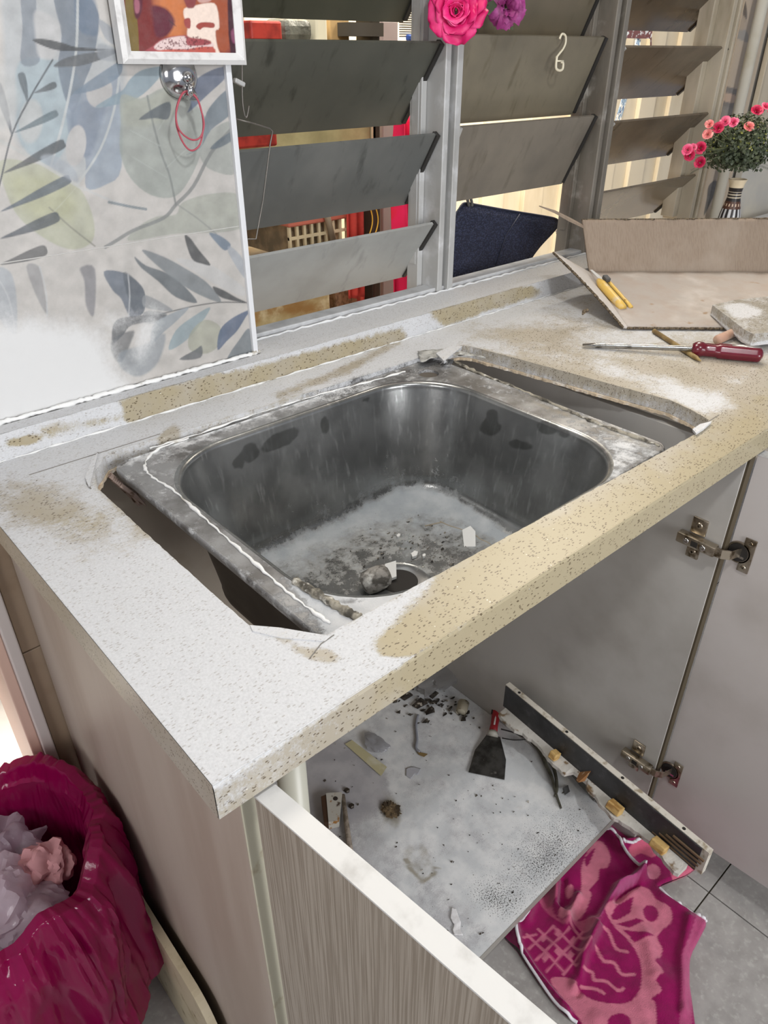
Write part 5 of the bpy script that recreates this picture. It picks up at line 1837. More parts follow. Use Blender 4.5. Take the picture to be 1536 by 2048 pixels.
# debris heap at the back
mb = MB()
for k in range(190):
    u, v = RNG.gauss(880, 55), RNG.gauss(1395, 34)
    p = onz(u, v, S0)
    if p[0] > .80 or p[1] > .58:
        continue
    s = RNG.uniform(.0012, .008) * RNG.uniform(.3, 1)
    mb.hull([(p[0] + RNG.uniform(-s, s) * 1.5, p[1] + RNG.uniform(-s, s), S0 + RNG.uniform(0, s)) for _ in range(7)])
for k in range(150):
    u, v = RNG.uniform(640, 1180), RNG.uniform(1420, 1880)
    p = onz(u, v, S0)
    if p[0] > .80 or p[1] < .07 or p[1] > .58 or p[0] < .08:
        continue
    s = RNG.uniform(.0008, .0026)
    mb.hull([(p[0] + RNG.uniform(-s, s) * 1.5, p[1] + RNG.uniform(-s, s), S0 + RNG.uniform(0, s)) for _ in range(6)])
for u, v, s_ in ((812, 1395, .010), (838, 1410, .013), (868, 1388, .012), (905, 1402, .009), (945, 1372, .008), (926, 1440, .007), (860, 1425, .011)):
    p = onz(u, v, S0)
    if p[1] < .57 and p[0] < .79:
        mb.hull([(p[0] + RNG.uniform(-s_, s_) * 1.4, p[1] + RNG.uniform(-s_, s_), S0 + RNG.uniform(0, s_ * .8)) for _ in range(12)])
o = mb.build('rubble', mat('dark_debris', (74, 66, 56), .9, var=[((40, 34, 28), 90, .4, .55), ((180, 172, 160), 60, .6, .66)]))
tag(o, 'dark dirt and crumbs scattered over the cabinet shelf', 'rubble', kind='stuff')
P = crs([tuple(onz(u, v, S0 + .003)) for u, v in [(836, 1430), (832, 1450), (834, 1480), (832, 1496), (840, 1504)]], 5, False)
MB().tube(P, .003, 7).build('grey_strip', mat('blue_grey_strip', (140, 142, 150), .5), smooth=True)
tag(bpy.data.objects['grey_strip'], 'narrow blue grey strip curling on the shelf left of the scraper', 'strip')
o = MB().hull([tuple(onz(u, v, S0 + z)) for u, v in [(834, 1503), (848, 1506), (856, 1508), (848, 1514), (838, 1510)] for z in (0, .003)]).build('bark_chip', mat('brown_chip', (130, 108, 66), .9))
tag(o, 'brown chip at the end of the blue grey strip', 'wood chip')
cu = onz(925, 1415, S0 + .012)
o = MB().lathe([(.012, -.014), (.013, .014), (.011, .014), (.010, -.013), (0, -.013)], cu, 20, (.8, .5, .1)).build('pipe_elbow', mat('dirty_white_ring', (178, 170, 150), .6, var=[((90, 78, 60), 50, .5, .65)]), smooth=True)
tag(o, 'dirty white pipe ring lying among debris behind the scraper', 'pipe ring')

# ================================================================= THINGS ON THE COUNTER
# cardboard: flat base, standing rear flap, tilted left flap
cbx = empty('cardboard_box', onz(1350, 620, Z0), 'flattened brown cardboard box piece with one raised rear flap on the worktop', 'cardboard')
A = Vector(onz(1254, 656, Z0 + .004))
B_ = Vector(onz(1178, 545, Z0 + .042))
Cc = Vector(onz(1560, 545, Z0 + .012))
D_ = Vector(onz(1560, 658, Z0 + .004))


def sheet(P4, m, name, th=.004, nu=40, nv=16, wav=.0012, seed=1.0, edge_rag=0.0, lab=None):
    P0, P1, P2, P3 = [Vector(p) for p in P4]
    nrm_ = (P1 - P0).cross(P3 - P0).normalized()

    def f(u, v):
        a_ = P0.lerp(P1, u)
        b2 = P3.lerp(P2, u)
        p = a_.lerp(b2, v)
        return p + nrm_ * (wav * mnoise.noise(Vector((u * 6, v * 5, seed))) + wav * .25 * math.sin(u * 300))
    mb = MB().grid(nu, nv, f)
    o = mb.build(name, m, cbx, smooth=True, solid=th)
    if lab:
        o['label'] = lab
    return o


sheet([A, D_, Cc, B_], CARD_IN, 'base_panel', wav=.002)
top_l, top_r = Vector(onz(1178, 545, Z0 + .042)), Vector(onz(1560, 545, Z0 + .012))


def raise_to(p, u, v):
    """point of the view line through u, v, as far back as p plus a little lean"""
    d = Vector(ray(u, v))
    h = (Vector((p.x, p.y)) - Vector((CAM[0], CAM[1]))).length + .012
    s = h / Vector((d.x, d.y)).length
    return Vector(CAM) + d * s


TL, TR = raise_to(top_l, 1164, 440), raise_to(top_r, 1560, 437)
sheet([top_l, top_r, TR, TL], CARD, 'rear_flap', wav=.0016, seed=4)
LF = Vector(onz(1106, 505, Z0 + .098))
LM = Vector(onz(1120, 530, Z0 + .066))


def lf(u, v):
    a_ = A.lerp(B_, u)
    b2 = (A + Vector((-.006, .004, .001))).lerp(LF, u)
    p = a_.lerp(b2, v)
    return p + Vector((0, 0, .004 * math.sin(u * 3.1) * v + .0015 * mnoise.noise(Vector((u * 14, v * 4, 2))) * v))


MB().grid(40, 12, lf).build('left_flap', mat('lit_cardboard', (196, 190, 184), .85, var=[((182, 172, 162), 12, .5, .8)], bump=(200, .3, .0008), spec=.1), cbx, smooth=True, solid=.004)  # lighter, greyer tone paints in the light on the raised flap
mb = MB()
for k, (P, Q_) in enumerate((((A + Vector((-.006, .004, .001))), LF), (A, D_), (TL, TR))):
    pts = []
    for i in range(60):
        t = i / 59
        p = P.lerp(Q_, t)
        pts.append(p + Vector((0.0012 * mnoise.noise(Vector((t * 40, k, 0))), .001 * mnoise.noise(Vector((t * 40, k, 5))), .004 * math.sin(t * 3.1) * (k == 0))))
    mb.tube(pts, [.0019 + .0008 * RNG.random() for _ in pts], 6)
P = Vector(onz(1176, 620, Z0 + .03))
mb.tube([P, P + Vector((-.008, .003, -.002)), P + Vector((-.014, .001, -.006))], [.003, .004, .0012], 5)
mb.build('corrugated_edge', CARD_E, cbx)
P = [Vector(onz(u, v, Z0 + z)) for u, v, z in ((1078, 412, .10), (1110, 425, .10), (1165, 452, .10))]
MB().tube([raise_to(top_l, u, v) for u, v in ((1078, 412), (1110, 424), (1140, 440), (1168, 454))], [.001, .003, .004, .003], 5).build('torn_strip', CARD, cbx)

# yellow box cutter on the cardboard
kn = empty('box_cutter', onz(1230, 585, Z0 + .02), 'yellow plastic box cutter lying on the cardboard crease', 'cutter')
k0, k1 = Vector(onz(1203, 560, Z0 + .047)), Vector(onz(1253, 616, Z0 + .018))
kd = (k1 - k0).normalized()
ks = kd.cross(Vector((0, 0, 1))).normalized()
YP = mat('yellow_plastic', (212, 176, 88), .4, var=[((196, 180, 150), 40, .5, .7), ((150, 112, 44), 60, .6, .7)])
for s, w, nm in ((-.0075, .0085, 'handle'), (.0105, .0042, 'rail')):
    P = [k0 + ks * s * -1 + kd * t * (k1 - k0).length for t in np.linspace(0, 1, 8)]
    MB().tube(P, [w * .55, w, w, w, w, w, w, w * .9], 12).build(nm, YP, kn, smooth=True)
MB().tube([k0 + kd * .012, k1 - kd * .004], .0042, 4).build('slot', mat('dark_slot', (64, 60, 56), .5), kn)
MB().xbox(Matrix.Translation(k0 + kd * .010 + ks * -.004 + Vector((0, 0, .008))) @ kd.to_track_quat('X', 'Z').to_matrix().to_4x4(), (.016, .011, .008), .002).build('slider', mat('dark_grey_slider', (70, 70, 72), .5), kn)
kb = k0 - kd * .036
MB().hull([tuple(k0 + ks * a_ + Vector((0, 0, b2))) for a_ in (-.006, .004) for b2 in (0, .001)] + [tuple(kb + ks * a_ + Vector((0, 0, b2))) for a_ in (.001, .006) for b2 in (0, .001)]).build('blade', mat('dusty_blade', (186, 188, 190), .4, .5), kn)

# stone off-cut on the right
TP = [(1425, 610), (1470, 600), (1560, 590), (1560, 662), (1507, 668), (1490, 660)]
Pt = [Vector(onz(u, v, Z0 + .030)) for u, v in TP]
cc = sum(Pt, Vector()) / len(Pt)
V, F, lp = patch([(p.x, p.y) for p in Pt], step=.006)
oc_mask = maskf(lambda P, px: (.45 + .8 * cover(px, ('poly', [(1450, 615), (1480, 610), (1520, 622), (1500, 632), (1475, 635)]), 14) + .5 * (P[:, 2] < Z0 + .012), np.full(len(P), .0), np.full(len(P), .0)))
oc = empty('stone_offcut', (cc.x, cc.y, Z0), 'rough grey stone off-cut slab lying at the right edge of the worktop', 'stone slab')
mb = MB().add([(x, y, Z0 + .030) for x, y in V], F.tolist())
Lp = lp[0]
m = len(Lp)
c2 = Lp.mean(0)
vs = [(x, y, Z0 + .030) for x, y in Lp]
for k, zz in enumerate((.024, .017, .012)):
    vs += [(x + (x - c2[0]) * .004 * (k + 1) * RNG.random(), y + (y - c2[1]) * .004 * RNG.random(), Z0 + zz) for x, y in Lp]
mb.add(vs, [(r * m + i, r * m + (i + 1) % m, (r + 1) * m + (i + 1) % m, (r + 1) * m + i) for r in range(3) for i in range(m)])
mb.build('slab', stone_mat('offcut_stone', (150, 144, 132), (150, 144, 132)), oc, paint=oc_mask, fix=False)
mb = MB()
vs = []
for k, (sc_, zz) in enumerate(((.95, .0118), (.93, .007), (.90, .0056))):
    vs += [(c2[0] + (x - c2[0]) * (sc_ + .03 * RNG.random()), c2[1] + (y - c2[1]) * (sc_ + .03 * RNG.random()), Z0 + zz) for x, y in Lp]
mb.add(vs, [(r * m + i, r * m + (i + 1) % m, (r + 1) * m + (i + 1) % m, (r + 1) * m + i) for r in range(2) for i in range(m)])
mb.add(vs[2 * m:], [tuple(range(m))])
mb.build('plaster_layer', FL, oc)

# screwdriver
sd = empty('screwdriver', onz(1350, 697, Z0), 'long screwdriver with translucent dark red handle lying on the worktop', 'screwdriver')
RB_ = .0042
s0, s1, s2 = Vector(onz(1165, 690, Z0 + .0045)), Vector(onz(1384, 697, Z0 + .012)), Vector(onz(1526, 710, Z0 + .013))
sdv = (s1 - s0)
P = [s0, s0 + sdv * .06, s0 + sdv * .12, s1]
mb = MB().tube(P[2:], .0045, 12)
mb.hull([tuple(s0 + Vector((0, 0, -.0008)) + (sdv.cross(Vector((0, 0, 1))).normalized() * w)) for w in (-.004, .004)] + [tuple(s0 + Vector((0, 0, .0008)) + (sdv.cross(Vector((0, 0, 1))).normalized() * w)) for w in (-.004, .004)] +
        [tuple(P[2] + Vector((math.sin(a) * 0, 0, .0042 * math.sin(a))) + sdv.cross(Vector((0, 0, 1))).normalized() * .0042 * math.cos(a)) for a in np.linspace(0, 6.28, 9)])
mb.build('shank', mat('worn_chrome_shank', (176, 174, 170), .22, 1, var=[((84, 80, 74), 60, .5, .7)]), sd, auto=40)
hd = s2 - s1
RED = mat('dark_red_resin', (98, 16, 36), .25, var=[((86, 8, 26), 30, .4, .7), ((150, 110, 110), 50, .68, .8)], coat=.4)
mb = MB()
N_, R_n = 30, 24
vs = []
d0 = hd.normalized()
e1 = d0.cross(Vector((0, 0, 1))).normalized()
e2 = d0.cross(e1)
for i in range(N_):
    t = i / (N_ - 1)
    r = .0105 if t < .06 else (.0122 if t < .15 else (.0105 - .0005 * math.sin((t - .15) * 6)) if t < .35 else .0118)
    if t > .93:
        r *= math.sqrt(max(0.15, 1 - ((t - .93) / .075) ** 2))
    if t < .02:
        r *= .8
    for k in range(R_n):
        a = 2 * math.pi * k / R_n
        rr = r * (1 + .07 * math.cos(6 * a) * (t > .18))
        p = s1 + hd * t + (e1 * math.cos(a) + e2 * math.sin(a)) * rr
        vs.append(p)
mb.add(vs, [(j * R_n + k, j * R_n + (k + 1) % R_n, (j + 1) * R_n + (k + 1) % R_n, (j + 1) * R_n + k) for j in range(N_ - 1) for k in range(R_n)] + [tuple(range(R_n)), tuple(range((N_ - 1) * R_n, N_ * R_n))])
mb.build('handle', RED, sd, smooth=True)
MB().tube([s1 + hd * .55 + Vector((0, 0, .0105)), s1 + hd * .93 + Vector((0, 0, .0105))], .0028, 8).build('exposed_core', mat('core_steel', (196, 190, 182), .3, .8), sd, smooth=True)
# bamboo stick
b0, b1 = Vector(onz(1308, 662, Z0 + .0042)), Vector(onz(1402, 722, Z0 + .004))
MB().tube([b0, b0.lerp(b1, .9), b1], [.0042, .0040, .0008], 10).build('wooden_stick', mat('bamboo', (150, 128, 82), .6, var=[((118, 96, 56), 60, .45, .6)]), smooth=True)
tag(bpy.data.objects['wooden_stick'], 'pointed wooden stick crossing under the screwdriver shank', 'stick')
# terracotta plug
c0_, c1_ = Vector(onz(1434, 680, Z0 + .0085)), Vector(onz(1470, 664, Z0 + .0085))
MB().tube([c0_, c0_.lerp(c1_, .06), c0_.lerp(c1_, .9), c1_], [.0072, .0080, .0080, .0074], 18).build('wooden_plug', mat('pink_wood_plug', (178, 142, 122), .6, var=[((206, 186, 172), 30, .45, .65)]), smooth=True)
tag(bpy.data.objects['wooden_plug'], 'short pinkish wooden plug between screwdriver handle and stone slab', 'plug')
# small specks on the counter
mb = MB()
for k in range(110):
    x, y = RNG.uniform(.02, 1.7), RNG.uniform(.02, .57)
    if sdf(np.array([[x, y]]), np.array(HOLE))[0] < .006:
        continue
    s = RNG.uniform(.0003, .0009)
    mb.hull([(x + RNG.uniform(-s, s) * 1.4, y + RNG.uniform(-s, s), Z0 + .0002 + RNG.uniform(0, s)) for _ in range(6)])
o = mb.build('dust_crumbs', mat('crumb_grey', (120, 114, 104), .9))
tag(o, 'tiny grey crumbs scattered over the dusty worktop', 'crumbs', kind='stuff')

# ================================================================= FLOWERS
def petal(cx, r, open_, ang, wid, rng, cup=.35, h0=0.0):
    """returns grid of points for one petal, local z up"""
    U, Vn = 7, 6
    pts = []
    for j in range(Vn):
        v = j / (Vn - 1)
        for i in range(U):
            u = i / (U - 1) * 2 - 1
            w = wid * (math.sin(min(1, v * 1.15 + .12) * math.pi * .5)) * (1 - .25 * max(0, v - .8) * 5 * u * u)
            a = ang + u * w
            tilt = open_ * (v ** 1.1)
            rad = r * (.10 + math.sin(tilt) * v * .95) + cup * r * .10 * (1 - u * u) * 0
            z = h0 + r * (v * math.cos(tilt) * .95) - .10 * r * max(0, v - .75) * 4 * open_ * .5 - .05 * r * u * u * v
            pts.append((rad * math.cos(a), rad * math.sin(a), z))
    fs = [(j * U + i, j * U + i + 1, (j + 1) * U + i + 1, (j + 1) * U + i) for j in range(Vn - 1) for i in range(U - 1)]
    return pts, fs


def rose_mesh(r, seed, layers=((3, .12, .9), (4, .35, .8), (5, .75, .7), (6, 1.15, .62))):
    rng = random.Random(seed)
    mb = MB()
    for li, (n_, op, w) in enumerate(layers):
        for k in range(n_):
            a = 2 * math.pi * k / n_ + li * .7 + rng.uniform(-.15, .15)
            p, f = petal(0, r * (.72 + .10 * li), op + rng.uniform(-.08, .08), a, w, rng, h0=-.06 * r * li)
            mb.add(p, f)
    return mb


def place(mb, M_):
    return MB().add([(M_ @ Vector(p))[:] for p in mb.v], mb.f)


def aim(loc, direction, roll=0):
    return Matrix.Translation(loc) @ Vector(direction).to_track_quat('Z', 'Y').to_matrix().to_4x4() @ Matrix.Rotation(roll, 4, 'Z')


GREEN = mat('dark_leaf', (62, 72, 50), .5, var=[((92, 100, 70), 40, .45, .7)])
YGREEN = mat('yellow_green_leaf', (116, 120, 52), .5, var=[((150, 152, 84), 50, .5, .7)])
STEM = mat('green_stem', (84, 92, 60), .6)
PINK = mat('pink_petal', (226, 84, 126), .5, var=[((238, 138, 164), 60, .45, .7)])
CORAL = mat('coral_petal', (226, 120, 120), .5, var=[((240, 170, 160), 80, .45, .7)])
DPINK = mat('deep_pink_petal', (190, 24, 74), .5, var=[((226, 70, 110), 80, .5, .7)])
fv = empty('flower_vase', ony(1457, 440, .53) * np.array([1, 1, 0]) + np.array([0, 0, Z0]), 'striped black and cream vase of small pink roses by the window', 'vase')
vx, vy = ony(1457, 440, .53)[0], .53
vt = ony(1457, 362, .53)[2]


def vz(u_v):
    return ony(1457, u_v, .53)[2]


prof = [(.016, 0), (.030, .0), (.034, .01), (.032, .03), (.024, vz(428) - Z0), (.0155, vz(398) - Z0), (.0150, vz(386) - Z0), (.017, vz(372) - Z0), (.021, vt - Z0), (.019, vt - Z0), (.014, vz(372) - Z0)]
bands = [(0, vz(418), (44, 40, 40)), (vz(418), vz(404), (88, 60, 48)), (vz(404), vz(378), (46, 42, 42)), (vz(378), 9, (226, 208, 176))]


def vase_paint(P):
    n = len(P)
    A_ = np.ones((n, 4))
    for z0, z1, c in bands:
        m_ = (P[:, 2] >= z0) & (P[:, 2] < z1)
        A_[m_, :3] = lin(c)[:3]
    ang = np.arctan2(P[:, 1] - vy, P[:, 0] - vx)
    st = (P[:, 2] < vz(418)) & (np.sin(ang * 13) > .1)
    A_[st, :3] = lin((206, 206, 206))[:3]
    for v_ in (386, 391, 396):
        m_ = np.abs(P[:, 2] - vz(v_)) < .0012
        A_[m_, :3] = lin((206, 192, 168))[:3]
    d = (np.abs(P[:, 2] - vz(410)) < .003) & (np.sin(ang * 16) > .2)
    A_[d, :3] = lin((222, 196, 170))[:3]
    Mk = np.zeros((n, 4))
    Mk[:, 3] = 1
    return {'print': A_, 'mask': Mk}


pf = []
for (r0_, h0_), (r1_, h1_) in zip(prof, prof[1:]):
    k = max(1, int(math.hypot(r1_ - r0_, h1_ - h0_) / .0012))
    pf += [(r0_ + (r1_ - r0_) * i / k, h0_ + (h1_ - h0_) * i / k) for i in range(k)]
MB().lathe(pf, (vx, vy, Z0), 96).build('body', painted_mat('painted_vase', .3, var=0), fv, smooth=True, paint=vase_paint, fix=False)
FC = Vector(ony(1478, 292, .53))
rngf = random.Random(11)
mb = MB()
mb2 = MB()
for k in range(3400):
    d = Vector((rngf.gauss(0, 1), rngf.gauss(0, 1), rngf.gauss(0, 1)))
    d.normalize()
    rr = rngf.uniform(.35, 1) ** .6
    p = FC + Vector((d.x * .088, d.y * .070, d.z * .068)) * rr
    if p.z < FC.z - .035:
        p.z = FC.z - .035 + rngf.uniform(-.012, .01)
    n_ = (d + Vector((rngf.uniform(-.8, .8), rngf.uniform(-.8, .8), rngf.uniform(-.3, .9)))).normalized()
    t = n_.orthogonal().normalized()
    t = Matrix.Rotation(rngf.uniform(0, 6.28), 3, n_) @ t
    s = n_.cross(t)
    l, w = rngf.uniform(.006, .0105), rngf.uniform(.003, .0048)
    tgt = mb2 if (rngf.random() < .22 and d.z > -.1) else mb
    if tgt is mb2:
        l *= .6
        w *= .6
    tgt.add([p, p + t * l * .5 + s * w + n_ * .0008, p + t * l, p + t * l * .5 - s * w + n_ * .0008], [(0, 1, 2), (0, 2, 3)])
mb.build('foliage', GREEN, fv, fix=False)['kind'] = 'stuff'
mb2.build('filler_sprigs', YGREEN, fv, fix=False)['kind'] = 'stuff'
mb = MB()
for a in (-.9, .55, 1.0):
    for k in range(22):
        t = k / 21
        base = FC + Vector((.05 * math.cos(a) + .05 * t * math.cos(a), -.02, -.035 - .012 * t * t))
        base = FC + Vector((_rt[0], _rt[1], 0)) * ((.045 + .05 * t) * (1 if a > 0 else -1)) + Vector((0, 0, -.036 - .016 * t * t))
        for s_ in (-1, 1):
            tip = base + Vector((.006 * (1 if a > 0 else -1), .002, s_ * .006 - .003))
            mb.add([base, base + (tip - base) * .5 + Vector((.0012, 0, 0)), tip, base + (tip - base) * .5 - Vector((.0012, 0, 0))], [(0, 1, 2, 3)])
mb.build('fern_spray', GREEN, fv, fix=False)['kind'] = 'stuff'
small = rose_mesh(.0155, 5, ((3, .15, .9), (4, .45, .85), (5, .8, .75)))
RS = [(1451, 245, 1.0, PINK), (1467, 247, .95, PINK), (1437, 258, 1.05, DPINK), (1419, 250, .8, CORAL), (1416, 270, .95, CORAL), (1376, 301, 1.0, PINK), (1402, 297, 1.1, DPINK), (1380, 312, 1.05, DPINK), (1387, 296, .7, PINK),
      (1401, 326, 1.05, DPINK), (1497, 256, 1.0, CORAL), (1512, 226, 1.25, DPINK), (1530, 218, 1.1, PINK), (1540, 232, 1.0, DPINK)]
camv = Vector(CAM)
for u, v, s, m_ in RS:
    p = Vector(ony(u, v, .50))
    dr_ = (p - FC).normalized() + (camv - p).normalized() * .9 + Vector((0, 0, .5))
    o = place(small, aim(p, dr_, u) @ Matrix.Scale(s, 4)).build('rose', m_, fv, smooth=True, fix=False)
    st = MB().tube([p, p.lerp(FC, .5) + Vector((0, 0, -.004)), FC.lerp(p, .2)], .0009, 5)
    st.build('stem', STEM, o, smooth=True)

# big artificial rose and carnation hanging at the top of the window
rp_ = Vector(ony(912, 22, .640))
br = empty('artificial_rose', (rp_.x, rp_.y, rp_.z - .05), 'large hot pink artificial rose fixed to the mullion at the top', 'flower')
BIG = mat('hot_pink_petal', (226, 40, 122), .5, var=[((244, 140, 182), 26, .45, .75)])
BIG2 = mat('outer_pink_petal', (208, 16, 100), .5, var=[((226, 60, 130), 30, .5, .75)])
dirv = (camv - rp_).normalized() + Vector((0, 0, .15))


def big_petal(l, w, tilt, curl, rng, ruff=.10, point=.25):
    """curved petal growing from the origin up z, tilting outwards along +x"""
    U, Vn = 13, 12
    pts = []
    ph = rng.uniform(0, 6)
    x = z = 0.0
    prev = 0
    spine = []
    for j in range(Vn):
        v = j / (Vn - 1)
        a = tilt * (.35 + .65 * v) + curl * max(0, v - .55) ** 1.4 * 3
        if j:
            x += math.sin(a) * l / (Vn - 1)
            z += math.cos(a) * l / (Vn - 1)
        spine.append((x, z, a))
    for j in range(Vn):
        v = j / (Vn - 1)
        x, z, a = spine[j]
        hw = w * (math.sin(min(1.0, v * 1.05 + .10) * math.pi * .56) ** .8) * (1 - .55 * max(0, (v - .82) / .18) ** 2)
        for i in range(U):
            u = i / (U - 1) * 2 - 1
            cup = hw * .45 * u * u * math.cos(a * .6)
            rf = ruff * l * v * v * (math.sin(u * 5 + ph) * .35 + mnoise.noise(Vector((u * 2.2, v * 2, ph))) * .6)
            ln = point * l * max(0, v - .75) * 4 * (-(u * u)) * .35
            pts.append((x + math.cos(a) * (-cup + rf) * .8 + math.sin(a) * ln - cup * .2, u * hw, z - math.sin(a) * (-cup + rf) * .8 + math.cos(a) * ln))
    fs = [(j * U + i, j * U + i + 1, (j + 1) * U + i + 1, (j + 1) * U + i) for j in range(Vn - 1) for i in range(U - 1)]
    return pts, fs


AM = aim(rp_ - dirv.normalized() * .018, dirv, .3)
rngp = random.Random(4)
kk = 0
for n_, l_, w_, tl_, cu_, m_, rf in ((3, .024, .010, .10, .2, BIG, .04), (4, .030, .016, .28, .3, BIG, .06), (5, .036, .021, .55, .6, BIG, .10), (5, .044, .026, .95, .8, BIG2, .16), (6, .056, .027, 1.35, .7, BIG2, .22)):
    for k in range(n_):
        kk += 1
        p_, f_ = big_petal(l_ * rngp.uniform(.93, 1.08), w_, tl_ + rngp.uniform(-.08, .08), cu_, rngp, rf)
        M_ = AM @ Matrix.Rotation(2 * math.pi * k / n_ + kk * .37, 4, 'Z') @ Matrix.Translation((.0025, 0, 0))
        place(MB().add(p_, f_), M_).build('petal', m_, br, smooth=True, fix=False, solid=.0006)
MB().tube([rp_, rp_ + Vector((.01, .012, .05)), rp_ + Vector((.0, .022, .16))], .002, 6).build('stem', STEM, br, smooth=True)
cp_ = Vector(ony(1012, 16, .640))
cr = empty('artificial_carnation', (cp_.x, cp_.y, cp_.z - .03), 'purple artificial carnation beside the large pink rose', 'flower')
PURP = mat('purple_petal', (142, 44, 112), .55, var=[((176, 84, 150), 60, .45, .7), ((110, 24, 80), 40, .5, .7)])
mb = MB()
for k in range(30):
    p_, f_ = petal(0, .026 + .008 * rngp.random(), rngp.uniform(.2, 1.5), rngp.uniform(0, 6.28), .5, rngp)
    mb.add([(x + .0018 * math.sin(z * 900 + k), y + .0018 * math.cos(x * 900), z) for x, y, z in p_], f_)
place(mb, aim(cp_, (camv - cp_).normalized() + Vector((0, 0, .1)), 0)).build('petals', PURP, cr, smooth=True, fix=False)
mb = MB()
for uv in ((985, 10), (1040, 28), (1022, 48), (978, 20)):
    p = Vector(ony(*uv, .645))
    t = (p - cp_).normalized()
    s = t.cross(Vector((0, 1, 0))).normalized()
    MB().add([p - t * .012, p + s * .007, p + t * .014, p - s * .007], [(0, 1, 2, 3)]).build('leaf', GREEN, cr, solid=.0006)
MB().tube([cp_, cp_ + Vector((-.02, .012, .05)), cp_ + Vector((-.05, .022, .14))], .0018, 6).build('stem', STEM, cr, smooth=True)
# ================================================================= THINGS ON THE WALL AND WINDOW
# photograph in a white frame
FY = 0.590
P00, P10 = Vector(ony(250, 128, FY)), Vector(ony(497, 130, FY))
fx = (P10 - P00).normalized()
fz = Vector((-fx.z, 0, fx.x))
W_ = (P10 - P00).length
Hh = .14
fr_ = empty('picture_frame', (P00.x + W_ / 2, FY + .008, P00.z), 'white framed reddish old photograph hanging on the leaf patterned tiles', 'picture')
off_ = -.004


def FP(a_, b2, y):
    p = P00 + fx * a_ + fz * b2
    return Vector((p.x, y, p.z))


bw = .0125


def molding(a0, b0, a1, b1, inward):
    """bevelled frame moulding from one outer corner to the next"""
    ia0, ib0 = a0 + inward[0][0] * bw, b0 + inward[0][1] * bw
    ia1, ib1 = a1 + inward[1][0] * bw, b1 + inward[1][1] * bw
    return MB().add([FP(a0, b0, FY + .018), FP(a1, b1, FY + .018), FP(ia1, ib1, FY + .018), FP(ia0, ib0, FY + .018),
                     FP(a0, b0, FY + .004), FP(a1, b1, FY + .004), FP(ia1, ib1, FY + .006), FP(ia0, ib0, FY + .006),
                     FP(a0 + inward[0][0] * bw * .4, b0 + inward[0][1] * bw * .4, FY), FP(a1 + inward[1][0] * bw * .4, b1 + inward[1][1] * bw * .4, FY)],
                    [(0, 1, 5, 4), (4, 5, 9, 8), (8, 9, 6, 7), (3, 7, 6, 2), (0, 3, 2, 1), (0, 4, 8, 7, 3), (1, 2, 6, 9, 5)])


FRM = mat('white_frame_paint', (220, 219, 217), .4, var=[((200, 198, 196), 60, .5, .7)])
cs = [(0, 0), (W_, 0), (W_, Hh), (0, Hh)]
inw = [(1, 1), (-1, 1), (-1, -1), (1, -1)]
for k in range(4):
    molding(*cs[k], *cs[(k + 1) % 4], (inw[k], inw[(k + 1) % 4])).build('frame_side', FRM, fr_)
OFFX, OFFY, SCZ = 220, 0, 5.12


